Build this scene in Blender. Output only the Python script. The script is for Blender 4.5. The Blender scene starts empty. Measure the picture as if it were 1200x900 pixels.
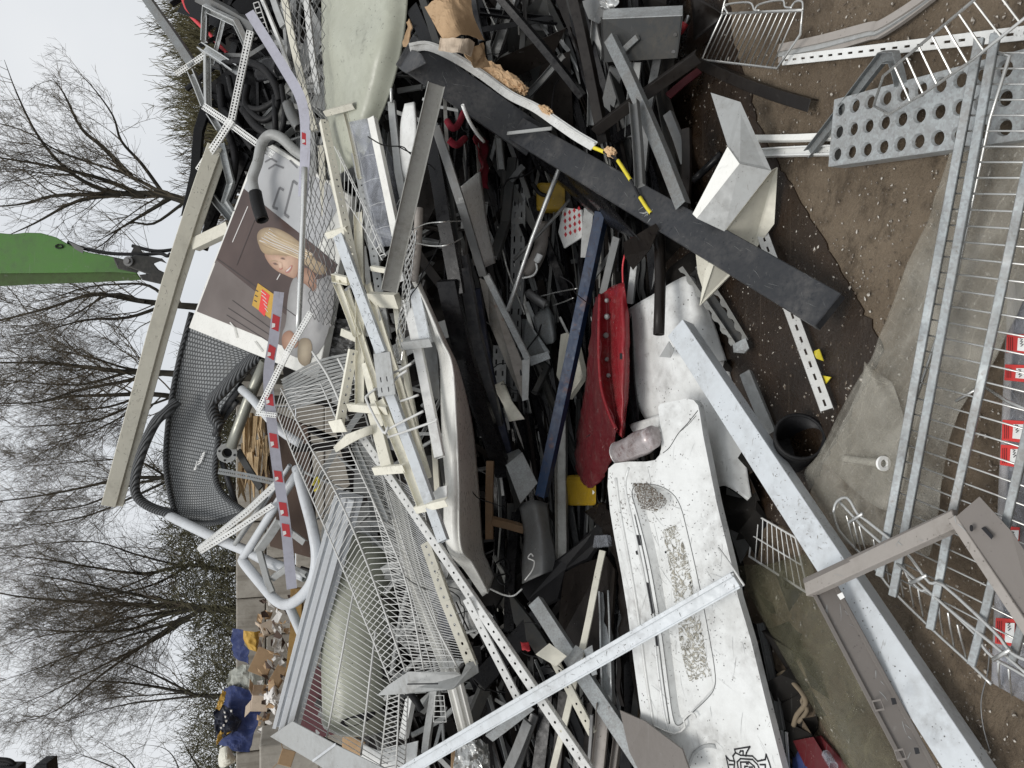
import bpy, bmesh, math, random
from mathutils import Vector, Matrix, noise
random.seed(7)
scene = bpy.context.scene
COL = scene.collection
R = math.radians

# ---------------------------------------------------------------- camera
CAM = Vector((0.0, 0.0, 1.6))
PITCH = R(15.5)
F = 901.0                                   # focal length in pixels of a 1200 wide frame
FWD = Vector((0, math.cos(PITCH), -math.sin(PITCH)))
UPV = Vector((0, math.sin(PITCH), math.cos(PITCH)))
RGT = Vector((1, 0, 0))
cam_d = bpy.data.cameras.new('camera')
cam_o = bpy.data.objects.new('camera', cam_d)
COL.objects.link(cam_o)
cam_d.sensor_width = 36.0
cam_d.lens = 36.0 * F / 1200.0
cam_d.clip_start = 0.05
cam_d.clip_end = 600.0
# phone held upright, picture stored on its side: image right is world down, image top is world right
cam_o.matrix_world = Matrix((
    (-UPV.x, RGT.x, -FWD.x, CAM.x),
    (-UPV.y, RGT.y, -FWD.y, CAM.y),
    (-UPV.z, RGT.z, -FWD.z, CAM.z),
    (0, 0, 0, 1)))
scene.camera = cam_o

# ---------------------------------------------------------------- sky, sun, exposure (overcast)
SUN_EL, SUN_ROT = R(68), R(215)
wd = bpy.data.worlds.new('World')
scene.world = wd
wd.use_nodes = True
nt = wd.node_tree
nt.nodes.clear()
out = nt.nodes.new('ShaderNodeOutputWorld')
bg = nt.nodes.new('ShaderNodeBackground')
sky = nt.nodes.new('ShaderNodeTexSky')
sky.sky_type = 'NISHITA'
sky.sun_disc = False
sky.sun_elevation = SUN_EL
sky.sun_rotation = SUN_ROT
sky.dust_density = 4.0
hs = nt.nodes.new('ShaderNodeHueSaturation')
hs.inputs['Saturation'].default_value = 0.25
tc = nt.nodes.new('ShaderNodeTexCoord')
nz = nt.nodes.new('ShaderNodeTexNoise')
nz.inputs['Scale'].default_value = 2.2
nz.inputs['Detail'].default_value = 5
rp = nt.nodes.new('ShaderNodeValToRGB')
rp.color_ramp.elements[0].position = 0.3
rp.color_ramp.elements[0].color = (6.6, 6.95, 7.4, 1)
rp.color_ramp.elements[1].position = 0.75
rp.color_ramp.elements[1].color = (8.4, 8.55, 8.7, 1)
mx = nt.nodes.new('ShaderNodeMix')
mx.data_type = 'RGBA'
mx.inputs[0].default_value = 0.86          # a closed cloud deck: little of the clear sky is left
nt.links.new(sky.outputs['Color'], hs.inputs['Color'])
nt.links.new(tc.outputs['Generated'], nz.inputs['Vector'])
nt.links.new(nz.outputs['Fac'], rp.inputs['Fac'])
nt.links.new(hs.outputs['Color'], mx.inputs[6])
nt.links.new(rp.outputs['Color'], mx.inputs[7])
nt.links.new(mx.outputs[2], bg.inputs['Color'])
bg.inputs['Strength'].default_value = 0.1
nt.links.new(bg.outputs['Background'], out.inputs['Surface'])

sun_d = bpy.data.lights.new('sun', 'SUN')
sun_d.energy = 1.5
sun_d.angle = R(25)
sun_d.color = (1.0, 0.97, 0.93)
sun_o = bpy.data.objects.new('sun', sun_d)
COL.objects.link(sun_o)
sd = Vector((math.sin(SUN_ROT) * math.cos(SUN_EL), math.cos(SUN_ROT) * math.cos(SUN_EL), math.sin(SUN_EL)))
sun_o.rotation_euler = sd.to_track_quat('Z', 'Y').to_euler()
sun_o.location = (0, 0, 30)

scene.view_settings.view_transform = 'Standard'
scene.view_settings.look = 'None'
scene.view_settings.exposure = 0.16
scene.view_settings.gamma = 1.0
scene.render.engine = 'CYCLES'
scene.cycles.max_bounces = 8
scene.cycles.transparent_max_bounces = 12
scene.cycles.use_denoising = True

# ---------------------------------------------------------------- placing by sight line and distance
def W(px, py, Z):
    return CAM + Z * (FWD + RGT * ((450 - py) / F) + UPV * ((600 - px) / F))

def gz(px):
    d = math.sin(PITCH) - (600 - px) / F * math.cos(PITCH)
    return 1.6 / d if d > 0.02 else 80.0

PROFILE = [(-100, 6.3), (150, 5.4), (250, 5.0), (350, 4.55), (450, 3.98), (520, 3.62), (570, 3.66), (650, 3.52), (700, 3.40), (760, 3.20), (850, 2.93), (950, 2.46), (1300, 1.5)]
def bumpf(x, a, b, c, d):
    return 0.0 if x <= a or x >= d else ((x - a) / (b - a) if x < b else (1.0 if x <= c else (d - x) / (d - c)))
def base(px, py):
    z = PROFILE[-1][1]
    for (a, za), (b, zb) in zip(PROFILE, PROFILE[1:]):
        if px <= b:
            z = za + (zb - za) * (px - a) / (b - a)
            break
    z += 0.62 * bumpf(px, 530, 590, 670, 745) * bumpf(py, 20, 190, 600, 790)      # the dark hollow in the heap's face
    return min(z, gz(px) - 0.01)

def Q(px, py, off=0.0):
    """a point on the face of the heap, off metres behind (+) or in front (-) of it"""
    p = W(px, py, base(px, py) + off)
    if p.z < 0.012:
        p = W(px, py, gz(px) * 0.993)
    return p

def G(px, py, h=0.0):
    """a point h metres above the ground on that sight line"""
    d = W(px, py, 1.0) - CAM
    t = (h - CAM.z) / d.z
    return CAM + d * t

def proj(p):
    d = p - CAM
    z = d.dot(FWD)
    return 600 - d.dot(UPV) / z * F, 450 - d.dot(RGT) / z * F, z
def buried(p0, p1, gap=0.05, left=0):
    # true if the whole length stays behind the face of the heap
    for k in range(9):
        px, py, z = proj(p0.lerp(p1, k / 8))
        lim = 0 if not left else (515 if py < 420 else 545 if py < 520 else 572 if py < 720 else 545)
        if px < lim or z < base(px, py) + gap:
            return False
    return True

def mpp(p):                                  # metres per pixel at a point
    return (p - CAM).dot(FWD) / F

def onplane(px, py, p0, n, eps=0.0):
    d = W(px, py, 1.0) - CAM
    t = (p0 - CAM).dot(n) / d.dot(n)
    q = CAM + d * t
    return q + (n if n.dot(CAM - q) > 0 else -n) * eps

# ---------------------------------------------------------------- mesh collecting
class MB:
    def __init__(s):
        s.v, s.f, s.uv = [], [], None
    def add(s, vs, fs):
        k = len(s.v)
        s.v.extend(vs)
        s.f.extend([tuple(i + k for i in f) for f in fs])
        return s

def frame(t, at, roll=0.0):
    t = t.normalized()
    n = CAM - at
    n = n - t * n.dot(t)
    if n.length < 1e-6:
        n = t.orthogonal()
    n.normalize()
    y = n.cross(t)
    if roll:
        q = Matrix.Rotation(R(roll), 3, t)
        y, n = q @ y, q @ n
    return y, n

def catmull(pts, k=6):
    if len(pts) < 3:
        return pts
    P = [pts[0] * 2 - pts[1]] + list(pts) + [pts[-1] * 2 - pts[-2]]
    o = []
    for i in range(1, len(P) - 2):
        a, b, c, d = P[i - 1], P[i], P[i + 1], P[i + 2]
        for j in range(k):
            t = j / k
            o.append(0.5 * ((2 * b) + (c - a) * t + (2 * a - 5 * b + 4 * c - d) * t * t + (3 * b - a - 3 * c + d) * t ** 3))
    o.append(P[-2])
    return o

def sweep(mb, prof, pts, roll=0.0, inner=None, caps=True, scale=None, twist=0.0):
    """carry a closed outline along a line of points; inner = second outline for a hollow section"""
    n = len(pts)
    tang = []
    for i in range(n):
        a = pts[max(0, i - 1)]
        b = pts[min(n - 1, i + 1)]
        d = b - a
        tang.append(d.normalized() if d.length > 1e-9 else Vector((0, 0, 1)))
    y, nn = frame(tang[0], pts[0], roll)
    rings, rings2 = [], []
    for i in range(n):
        if i:
            q = tang[i - 1].rotation_difference(tang[i])
            y = q @ y
            nn = q @ nn
            if twist:
                q = Matrix.Rotation(R(twist) / (n - 1), 3, tang[i])
                y, nn = q @ y, q @ nn
        s = scale[i] if scale else 1.0
        m = 1.0
        if 0 < i < n - 1:
            c = (pts[i] - pts[i - 1]).normalized().dot((pts[i + 1] - pts[i]).normalized())
            m = 1.0 / max(0.6, math.sqrt(max(0.05, (1 + c) / 2)))
        bd = Vector((0, 0, 0))
        if m > 1.01:
            bd = ((pts[i + 1] - pts[i]).normalized() - (pts[i] - pts[i - 1]).normalized())
            if bd.length > 1e-6:
                bd.normalize()
        def put(a, b):
            v = y * (a * s) + nn * (b * s)
            if m > 1.01:
                v = v + bd * (v.dot(bd) * (m - 1))
            return pts[i] + v
        rings.append([put(a, b) for a, b in prof])
        if inner:
            rings2.append([put(a, b) for a, b in inner])
    def tubes(rs, flip):
        k = len(rs[0])
        vs = [p for r in rs for p in r]
        fs = []
        for i in range(len(rs) - 1):
            for j in range(k):
                a, b = i * k + j, i * k + (j + 1) % k
                c, d = a + k, b + k
                fs.append((a, c, d, b) if flip else (a, b, d, c))
        return vs, fs, k
    vs, fs, k = tubes(rings, False)
    if not inner:
        if caps:
            fs.append(tuple(reversed(range(k))))
            fs.append(tuple(range((n - 1) * k, n * k)))
        mb.add(vs, fs)
    else:
        vs2, fs2, k2 = tubes(rings2, True)
        o = len(vs)
        vs = vs + vs2
        fs = fs + [tuple(i + o for i in f) for f in fs2]
        e = (n - 1) * k
        for j in range(k):
            j2 = (j + 1) % k
            fs.append((j, o + j, o + j2, j2))
            fs.append((e + j, e + j2, o + e + j2, o + e + j))
        mb.add(vs, fs)
    return mb

def circ(r, n=10, ph=0.0):
    return [(r * math.cos(2 * math.pi * i / n + ph), r * math.sin(2 * math.pi * i / n + ph)) for i in range(n)]
def pbox(w, t):
    return [(-w / 2, -t), (w / 2, -t), (w / 2, 0), (-w / 2, 0)]
def pL(w, h, t=0.003, side=1):
    o = [(-w / 2, 0), (-w / 2, -t), (w / 2 - t, -t), (w / 2 - t, -h), (w / 2, -h), (w / 2, 0)]
    return o if side > 0 else [(-a, b) for a, b in reversed(o)]
def pU(w, h, t=0.003):                       # open towards the viewer
    return [(-w / 2, 0), (-w / 2, -h), (w / 2, -h), (w / 2, 0), (w / 2 - t, 0), (w / 2 - t, -h + t), (-w / 2 + t, -h + t), (-w / 2 + t, 0)]
def pUb(w, h, t=0.003):                      # open to the back
    return [(-w / 2, -h), (-w / 2 + t, -h), (-w / 2 + t, -t), (w / 2 - t, -t), (w / 2 - t, -h), (w / 2, -h), (w / 2, 0), (-w / 2, 0)]
def pC(w, h, t=0.003, lip=0.012):            # lipped channel open to the viewer
    return [(-w / 2 + lip, 0), (-w / 2, 0), (-w / 2, -h), (w / 2, -h), (w / 2, 0), (w / 2 - lip, 0), (w / 2 - lip, -t), (w / 2 - t, -t),
            (w / 2 - t, -h + t), (-w / 2 + t, -h + t), (-w / 2 + t, -t), (-w / 2 + lip, -t)]

def link(o, parent=None):
    COL.objects.link(o)
    if parent is not None:
        o.parent = parent
    return o

def build(mb, name, mat, parent=None, bevel=0.0, solid=0.0, smooth=False, merge=0.0, tri=False):
    vs = mb.v
    if parent is not None:
        loc = Vector(ROOTLOC[parent.name])
    else:
        lo = Vector((min(v.x for v in vs), min(v.y for v in vs), min(v.z for v in vs)))
        hi = Vector((max(v.x for v in vs), max(v.y for v in vs), max(v.z for v in vs)))
        loc = (lo + hi) / 2
        loc.z = lo.z
    me = bpy.data.meshes.new(name)
    me.from_pydata([(v - loc)[:] for v in vs], [], mb.f)
    if mb.uv:
        ul = me.uv_layers.new(name='uv')
        for p in me.polygons:
            for li in p.loop_indices:
                ul.data[li].uv = mb.uv[me.loops[li].vertex_index]
    if merge:
        b = bmesh.new()
        b.from_mesh(me)
        bmesh.ops.remove_doubles(b, verts=b.verts, dist=merge)
        b.to_mesh(me)
        b.free()
    me.update()
    if smooth:
        me.shade_smooth()
    o = bpy.data.objects.new(name, me)
    me.materials.append(mat)
    link(o, parent)
    if parent is None:
        o.location = loc
    ROOTLOC[o.name] = loc
    if solid:
        m = o.modifiers.new('solid', 'SOLIDIFY')
        m.thickness = solid
        m.offset = 0
    if bevel:
        m = o.modifiers.new('bevel', 'BEVEL')
        m.width = bevel
        m.segments = 2 if bevel > 0.004 else 1
        m.limit_method = 'ANGLE'
        m.angle_limit = R(40)
    return o
ROOTLOC = {}

def tag(o, label, cat, group=None):
    o['label'] = label
    o['category'] = cat
    if group:
        o['group'] = group
    return o
def kind(o, k):
    o['kind'] = k
    return o
def root(name, label, cat, at, group=None):
    o = bpy.data.objects.new(name, None)
    o.location = at
    o.empty_display_size = 0.1
    COL.objects.link(o)
    ROOTLOC[o.name] = Vector(at)
    return tag(o, label, cat, group)

def wob(pts, amp=0.004, n=4):
    """resample a straight bar with one slight bow and a little unevenness"""
    o = []
    ph = random.uniform(0, 9)
    L = sum((b - a).length for a, b in zip(pts, pts[1:]))
    amp *= min(1.6, L / 0.8)
    bow = Vector((random.uniform(-1, 1), random.uniform(-1, 1), random.uniform(-1, 1)))
    tot = (len(pts) - 1) * n
    for i in range(len(pts) - 1):
        a, b = pts[i], pts[i + 1]
        for j in range(n):
            t = (i * n + j) / tot
            p = a.lerp(b, j / n) + bow * (amp * math.sin(math.pi * t))
            if (i or j):
                p = p + Vector((noise.noise((ph, t * 5, 0)), noise.noise((ph + 5, t * 5, 3)), noise.noise((ph, 7, t * 5)))) * (amp * .22)
            o.append(p)
    o.append(pts[-1])
    return o

def pts_of(seq, off):
    return [Q(p[0], p[1], p[2] if len(p) > 2 else off) for p in seq]

def bar(name, label, cat, seq, w, mat, shape='box', off=0.0, t=None, roll=0.0, parent=None, group=None, bevel=0.0015, bent=0.011, smooth=False, wall=0.003, pts=None, side=1, twist=0.0, tag_it=True):
    """one length of steel section: seq in pixels (+ depth), w in pixels across"""
    P = pts if pts else pts_of(seq, off)
    mid = P[len(P) // 2]
    s = mpp((P[0] + P[-1]) / 2)
    wm = w * s
    tm = (t * s) if t else wm
    if bent:
        P = wob(P, bent)
    if not roll and shape in ('L', 'sq', 'box', 'U', 'Ub', 'C'):
        roll = (1 if shape == 'L' or proj(P[-1])[1] > proj(P[0])[1] else -1) * random.uniform(14, 30) * (side if shape == 'L' else 1)
    mb = MB()
    inner = None
    if shape == 'box':
        pr = pbox(wm, tm)
    elif shape == 'tube':
        pr = circ(wm / 2, 12)
        inner = circ(wm / 2 * 0.86, 12)
        smooth = True
        bevel = 0
    elif shape == 'sq':
        pr = pbox(wm, tm)
        k = min(wall, wm * 0.2)
        inner = [(-wm / 2 + k, -tm + k), (wm / 2 - k, -tm + k), (wm / 2 - k, -k), (-wm / 2 + k, -k)]
    elif shape == 'rod':
        pr = circ(wm / 2, 8)
        smooth = True
        bevel = 0
    elif shape == 'L':
        pr = pL(wm, tm, wall, side)
    elif shape == 'U':
        pr = pU(wm, tm, wall)
    elif shape == 'Ub':
        pr = pUb(wm, tm, wall)
    elif shape == 'C':
        pr = pC(wm, tm, wall, wm * 0.16)
    else:
        pr = shape(wm, tm)
    sweep(mb, pr, P, roll, inner, twist=twist)
    o = build(mb, name, mat, parent, bevel=bevel, smooth=smooth)
    if parent is None and tag_it:
        tag(o, label, cat, group)
    return o

def tubepath(name, label, cat, seq, w, mat, off=0.0, parent=None, k=6, group=None, n=10, pts=None, hollow=True):
    P = catmull(pts if pts else pts_of(seq, off), k)
    r = w * mpp(P[len(P) // 2]) / 2
    mb = MB()
    sweep(mb, circ(r, n), P, inner=circ(r * 0.82, n) if hollow else None)
    o = build(mb, name, mat, parent, smooth=True)
    if parent is None:
        tag(o, label, cat, group)
    return o

def strip(mb, o, x, y, L, Wd, pitch, hl, hw, rnd=False, rows=1, rowgap=None):
    """flat strip along x from o, holes hl x hw every pitch, rows of them across y (y centred)"""
    n = max(1, int(L / pitch))
    p = L / n
    for r in range(rows):
        yh = Wd / rows
        yc = -Wd / 2 + yh * (r + 0.5)
        for i in range(n):
            c = o + x * (p * (i + 0.5)) + y * yc
            ou = [(p / 2, 0), (p / 2, yh / 2), (0, yh / 2), (-p / 2, yh / 2), (-p / 2, 0), (-p / 2, -yh / 2), (0, -yh / 2), (p / 2, -yh / 2)]
            if rnd:
                inn = circ(1.0, 8)
                inn = [(a * hl / 2, b * hw / 2) for a, b in inn]
            else:
                inn = [(hl / 2, 0), (hl / 2, hw / 2), (0, hw / 2), (-hl / 2, hw / 2), (-hl / 2, 0), (-hl / 2, -hw / 2), (0, -hw / 2), (hl / 2, -hw / 2)]
            vs = [c + x * a + y * b for a, b in ou] + [c + x * a + y * b for a, b in inn]
            mb.add(vs, [(j, (j + 1) % 8, 8 + (j + 1) % 8, 8 + j) for j in range(8)])

def perf(name, label, cat, seq, w, mat, off=0.0, pitch=9, hole=(3, 2.4), rnd=False, roll=0.0, side=0.0, side2=0.0, rows=1, parent=None, group=None, thick=0.002, sideholes=True):
    """slotted or drilled rail: a face w px wide with real holes and folded sides going back"""
    P = pts_of(seq, off)
    mb = MB()
    if not roll and side:
        roll = 20
    elif not roll and side2:
        roll = -20
    for a, b in zip(P, P[1:]):
        s = mpp((a + b) / 2)
        x = (b - a).normalized()
        y, n = frame(x, (a + b) / 2, roll)
        L = (b - a).length
        wm = w * s
        strip(mb, a, x, y, L, wm, pitch * s, hole[0] * s, hole[1] * s, rnd, rows)
        for sgn, dd in ((1, side), (-1, side2)):
            if dd:
                d = dd * s
                oo = a + y * (sgn * wm / 2) - n * (d / 2)
                if sideholes:
                    strip(mb, oo, x, n, L, d, pitch * s, hole[0] * s, min(hole[1] * s, d * 0.5), rnd)
                else:
                    mb.add([oo + n * (d / 2), oo - n * (d / 2), oo - n * (d / 2) + x * L, oo + n * (d / 2) + x * L], [(0, 1, 2, 3)])
    o = build(mb, name, mat, parent, solid=thick, merge=0.0002)
    if parent is None:
        tag(o, label, cat, group)
    return o

def plate(name, label, cat, seq, mat, off=0.0, thick=0.003, parent=None, pts=None, group=None, bevel=0.0):
    P = pts if pts else pts_of(seq, off)
    mb = MB().add(P, [tuple(range(len(P)))])
    o = build(mb, name, mat, parent, solid=thick, bevel=bevel)
    if parent is None and label:
        tag(o, label, cat, group)
    return o

def patch_pts(rows, nu, nv, smooth=True):
    def lin(ps, k):
        o = []
        m = len(ps) - 1
        for i in range(k + 1):
            t = i / k * m
            j = min(m - 1, int(t))
            o.append(ps[j].lerp(ps[j + 1], t - j))
        return o
    def res(ps, k):
        if smooth and len(ps) > 2:
            return lin(catmull(ps, 8), k)
        return lin(ps, k)
    cols = [res(r, nu) for r in rows]
    out = []
    for j in range(nu + 1):
        out.append(res([c[j] for c in cols], nv))
    return out                                # out[u][v]

def patch(name, label, cat, rows, mat, off=0.0, nu=16, nv=16, thick=0.003, amp=0.0, freq=6.0, smooth=True, parent=None, group=None, shade=True, pts=None, fn=None, seed=0, ridged=False):
    """sheet through a grid of points, dented by noise"""
    Rw = pts if pts else [pts_of(r, off) for r in rows]
    g = patch_pts(Rw, nu, nv, smooth)
    mb = MB()
    mb.uv = []
    U, V = len(g), len(g[0])
    vs = []
    c = Rw[0][0]
    nrm = (Rw[-1][0] - Rw[0][0]).cross(Rw[0][-1] - Rw[0][0])
    if nrm.length > 1e-9:
        nrm.normalize()
    if nrm.dot(CAM - c) < 0:
        nrm = -nrm
    for i in range(U):
        for j in range(V):
            p = g[i][j]
            if amp:
                q = (p - c) * freq
                if ridged:
                    q = q + Vector((seed * 3.1, seed, 0))
                    p = p + nrm * (amp * (1 - 3.2 * abs(noise.noise(q)) + 0.6 * (1 - 3 * abs(noise.noise(q * 2.1)))))
                else:
                    p = p + nrm * (amp * (noise.noise(q + Vector((seed, 0, 0))) + 0.5 * noise.noise(q * 2.3)))
            if fn:
                p = p + nrm * fn(i / (U - 1), j / (V - 1))
            vs.append(p)
            mb.uv.append((i / (U - 1), j / (V - 1)))
    fs = [(i * V + j, i * V + j + 1, (i + 1) * V + j + 1, (i + 1) * V + j) for i in range(U - 1) for j in range(V - 1)]
    mb.add(vs, fs)
    o = build(mb, name, mat, parent, solid=thick, smooth=shade)
    if parent is None and label:
        tag(o, label, cat, group)
    return o

def wires(mb, lines, r, n=5, k=1):
    pr = circ(r, n)
    for l in lines:
        sweep(mb, pr, catmull(l, k) if k > 1 else l)
    return mb

def boxmb(mb, c, x, y, z, sx, sy, sz):
    vs = []
    for a in (-1, 1):
        for b in (-1, 1):
            for d in (-1, 1):
                vs.append(c + x * (a * sx / 2) + y * (b * sy / 2) + z * (d * sz / 2))
    return mb.add(vs, [(0, 1, 3, 2), (4, 6, 7, 5), (0, 4, 5, 1), (2, 3, 7, 6), (0, 2, 6, 4), (1, 5, 7, 3)])

from mathutils.bvhtree import BVHTree
def scuffs(o, parent, poly, n, L, ang, spread, mat, w=0.0014, name='scratch', seed=1, eps=0.0012, curve=0.25):
    """fine scratches lying on the surface of o inside the box poly (pixels)"""
    rnd = random.Random(seed)
    loc = ROOTLOC[o.name]
    bvh = BVHTree.FromPolygons([v.co + loc for v in o.data.vertices], [tuple(p.vertices) for p in o.data.polygons])
    def hit(px, py):
        d = (W(px, py, 1.0) - CAM).normalized()
        h = bvh.ray_cast(CAM, d)
        if h[0] is None:
            return None
        nn = h[1] if h[1].dot(d) < 0 else -h[1]
        return h[0] + nn * eps, nn
    mb = MB()
    for i in range(n):
        x0, y0 = rnd.uniform(poly[0], poly[2]), rnd.uniform(poly[1], poly[3])
        a = ang + rnd.gauss(0, spread)
        l = rnd.uniform(*L)
        c = rnd.uniform(-curve, curve)
        pts = []
        for k in range(4):
            t = k / 3 - .5
            h = hit(x0 + math.cos(a + c * t) * l * t, y0 + math.sin(a + c * t) * l * t)
            if h is None:
                break
            pts.append(h)
        if len(pts) < 4:
            continue
        ww = w * rnd.uniform(.4, 1.3)
        for k in range(3):
            (p, pn), (q, qn) = pts[k], pts[k + 1]
            d = (q - p)
            if d.length < 1e-6:
                continue
            sd = pn.cross(d.normalized()) * ww * (.5, 1, .6)[k]
            se = pn.cross(d.normalized()) * ww * (1, .6, .2)[k]
            mb.add([p + sd, p - sd, q - se, q + se], [(0, 1, 2, 3)])
    if mb.f:
        r = build(mb, name, mat, parent)
        r['kind'] = 'stuff'
        return r

# ---------------------------------------------------------------- materials
def nod(nt, t, **kw):
    n = nt.nodes.new(t)
    for k, v in kw.items():
        setattr(n, k, v)
    return n
def newmat(name):
    m = bpy.data.materials.new(name)
    m.use_nodes = True
    nt = m.node_tree
    b = nt.nodes['Principled BSDF']
    return m, nt, b
def objvec(nt, rnd=True):
    tc = nod(nt, 'ShaderNodeTexCoord')
    if not rnd:
        return tc.outputs['Object']
    oi = nod(nt, 'ShaderNodeObjectInfo')
    mu = nod(nt, 'ShaderNodeMath', operation='MULTIPLY')
    mu.inputs[1].default_value = 37.0
    nt.links.new(oi.outputs['Random'], mu.inputs[0])
    ad = nod(nt, 'ShaderNodeVectorMath', operation='ADD')
    nt.links.new(tc.outputs['Object'], ad.inputs[0])
    nt.links.new(mu.outputs[0], ad.inputs[1])
    return ad.outputs[0]
def ntex(nt, vec, scale, detail=4, rough=0.55, dist=0.0):
    n = nod(nt, 'ShaderNodeTexNoise')
    n.inputs['Scale'].default_value = scale
    n.inputs['Detail'].default_value = detail
    n.inputs['Roughness'].default_value = rough
    n.inputs['Distortion'].default_value = dist
    nt.links.new(vec, n.inputs['Vector'])
    return n.outputs['Fac']
def mrange(nt, v, a, b, c=0.0, d=1.0):
    m = nod(nt, 'ShaderNodeMapRange')
    m.inputs[1].default_value, m.inputs[2].default_value = a, b
    m.inputs[3].default_value, m.inputs[4].default_value = c, d
    nt.links.new(v, m.inputs[0])
    return m.outputs[0]
def mixc(nt, fac, a, b, mode='MIX'):
    m = nod(nt, 'ShaderNodeMix', data_type='RGBA', blend_type=mode)
    if isinstance(fac, float):
        m.inputs[0].default_value = fac
    else:
        nt.links.new(fac, m.inputs[0])
    for k, c in ((6, a), (7, b)):
        if isinstance(c, tuple):
            m.inputs[k].default_value = (c[0], c[1], c[2], 1)
        else:
            nt.links.new(c, m.inputs[k])
    return m.outputs[2]
def bump(nt, b, h, strength=0.2, dist=0.002):
    n = nod(nt, 'ShaderNodeBump')
    n.inputs['Strength'].default_value = strength
    n.inputs['Distance'].default_value = dist
    nt.links.new(h, n.inputs['Height'])
    nt.links.new(n.outputs[0], b.inputs['Normal'])
def mathn(nt, op, a, b):
    m = nod(nt, 'ShaderNodeMath', operation=op)
    for k, c in ((0, a), (1, b)):
        if isinstance(c, (int, float)):
            m.inputs[k].default_value = c
        else:
            nt.links.new(c, m.inputs[k])
    return m.outputs[0]

def paint(name, rgb, rough=0.45, metal=0.0, dirt=0.35, dcol=(0.10, 0.085, 0.065), speck=0.25, var=0.08, scale=5.0, spec=0.4, rust=0.0, bmp=0.12, scol=None):
    """painted or bare metal with grime in patches, small black specks and scratches"""
    m, nt, b = newmat(name)
    v = objvec(nt)
    n1 = ntex(nt, v, scale, 6, 0.6)
    n2 = ntex(nt, v, scale * 7, 5, 0.65)
    hsv = nod(nt, 'ShaderNodeHueSaturation')
    hsv.inputs['Color'].default_value = (*rgb, 1)
    oi = nod(nt, 'ShaderNodeObjectInfo')
    nt.links.new(mrange(nt, oi.outputs['Random'], 0, 1, 1 - var, 1 + var), hsv.inputs['Value'])
    c = hsv.outputs[0]
    if dirt > 0:
        d = mathn(nt, 'MULTIPLY', mrange(nt, n1, 0.45, 0.75), mrange(nt, n2, 0.3, 0.7))
        c = mixc(nt, mathn(nt, 'MULTIPLY', d, dirt * 1.6), c, dcol)
        c = mixc(nt, mathn(nt, 'MULTIPLY', mrange(nt, n2, 0.35, 0.75), dirt * 0.35), c, dcol)
    mp = nod(nt, 'ShaderNodeMapping')
    mp.inputs['Rotation'].default_value = (0.5, 0.3, 0.9)
    mp.inputs['Scale'].default_value = (2.0, 60.0, 60.0)
    nt.links.new(v, mp.inputs[0])
    scr = mathn(nt, 'MULTIPLY', mrange(nt, ntex(nt, mp.outputs[0], 1.6, 3, 0.6), 0.66, 0.72), mrange(nt, ntex(nt, v, scale * 0.9, 3), 0.42, 0.6))
    lum = (rgb[0] + rgb[1] + rgb[2]) / 3
    sc_col = (dcol[0] * 1.2, dcol[1] * 1.2, dcol[2] * 1.2) if lum > 0.2 else (lum * 2.2 + 0.035, lum * 2.2 + 0.034, lum * 2.1 + 0.032)
    c = mixc(nt, mathn(nt, 'MULTIPLY', scr, min(0.8, 0.15 + dirt)), c, sc_col)
    c = mixc(nt, mathn(nt, 'MULTIPLY', mrange(nt, ntex(nt, v, scale * 0.45, 5, 0.6), 0.42, 0.72), min(0.5, dirt * 0.75)), c, (rgb[0] * 0.62 + dcol[0] * 0.12, rgb[1] * 0.60 + dcol[1] * 0.12, rgb[2] * 0.56 + dcol[2] * 0.12))
    sm = mathn(nt, 'MULTIPLY', mrange(nt, ntex(nt, v, scale * 5, 8, 0.72, 0.6), 0.60, 0.67), mrange(nt, ntex(nt, v, scale * 0.8, 3), 0.45, 0.62))
    c = mixc(nt, mathn(nt, 'MULTIPLY', sm, min(0.85, dirt * 1.7)), c, dcol if lum > 0.2 else sc_col)
    if speck > 0:
        vo = nod(nt, 'ShaderNodeTexVoronoi')
        vo.inputs['Scale'].default_value = scale * 16
        nt.links.new(v, vo.inputs['Vector'])
        sp = mathn(nt, 'MULTIPLY', mrange(nt, vo.outputs['Distance'], 0.10, 0.20, 1, 0), mrange(nt, ntex(nt, v, scale * 2.5, 2), 0.5, 0.62))
        c = mixc(nt, mathn(nt, 'MULTIPLY', sp, min(1.0, speck * 3)), c, scol or (dcol[0] * 0.4, dcol[1] * 0.4, dcol[2] * 0.4))
    if rust > 0:
        c = mixc(nt, mathn(nt, 'MULTIPLY', mrange(nt, ntex(nt, v, scale * 1.7, 8, 0.7), 0.58, 0.68), rust), c, (0.16, 0.06, 0.02))
    nt.links.new(c, b.inputs['Base Color'])
    b.inputs['Metallic'].default_value = metal
    nt.links.new(mrange(nt, n2, 0.3, 0.75, max(0.05, rough - 0.12), min(1, rough + 0.22)), b.inputs['Roughness'])
    b.inputs['Specular IOR Level'].default_value = spec if (rgb[0] + rgb[1] + rgb[2]) / 3 > 0.08 else min(spec, 0.22)
    if bmp:
        bump(nt, b, ntex(nt, v, scale * 4, 5, 0.6), bmp, 0.004)
    return m

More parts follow.
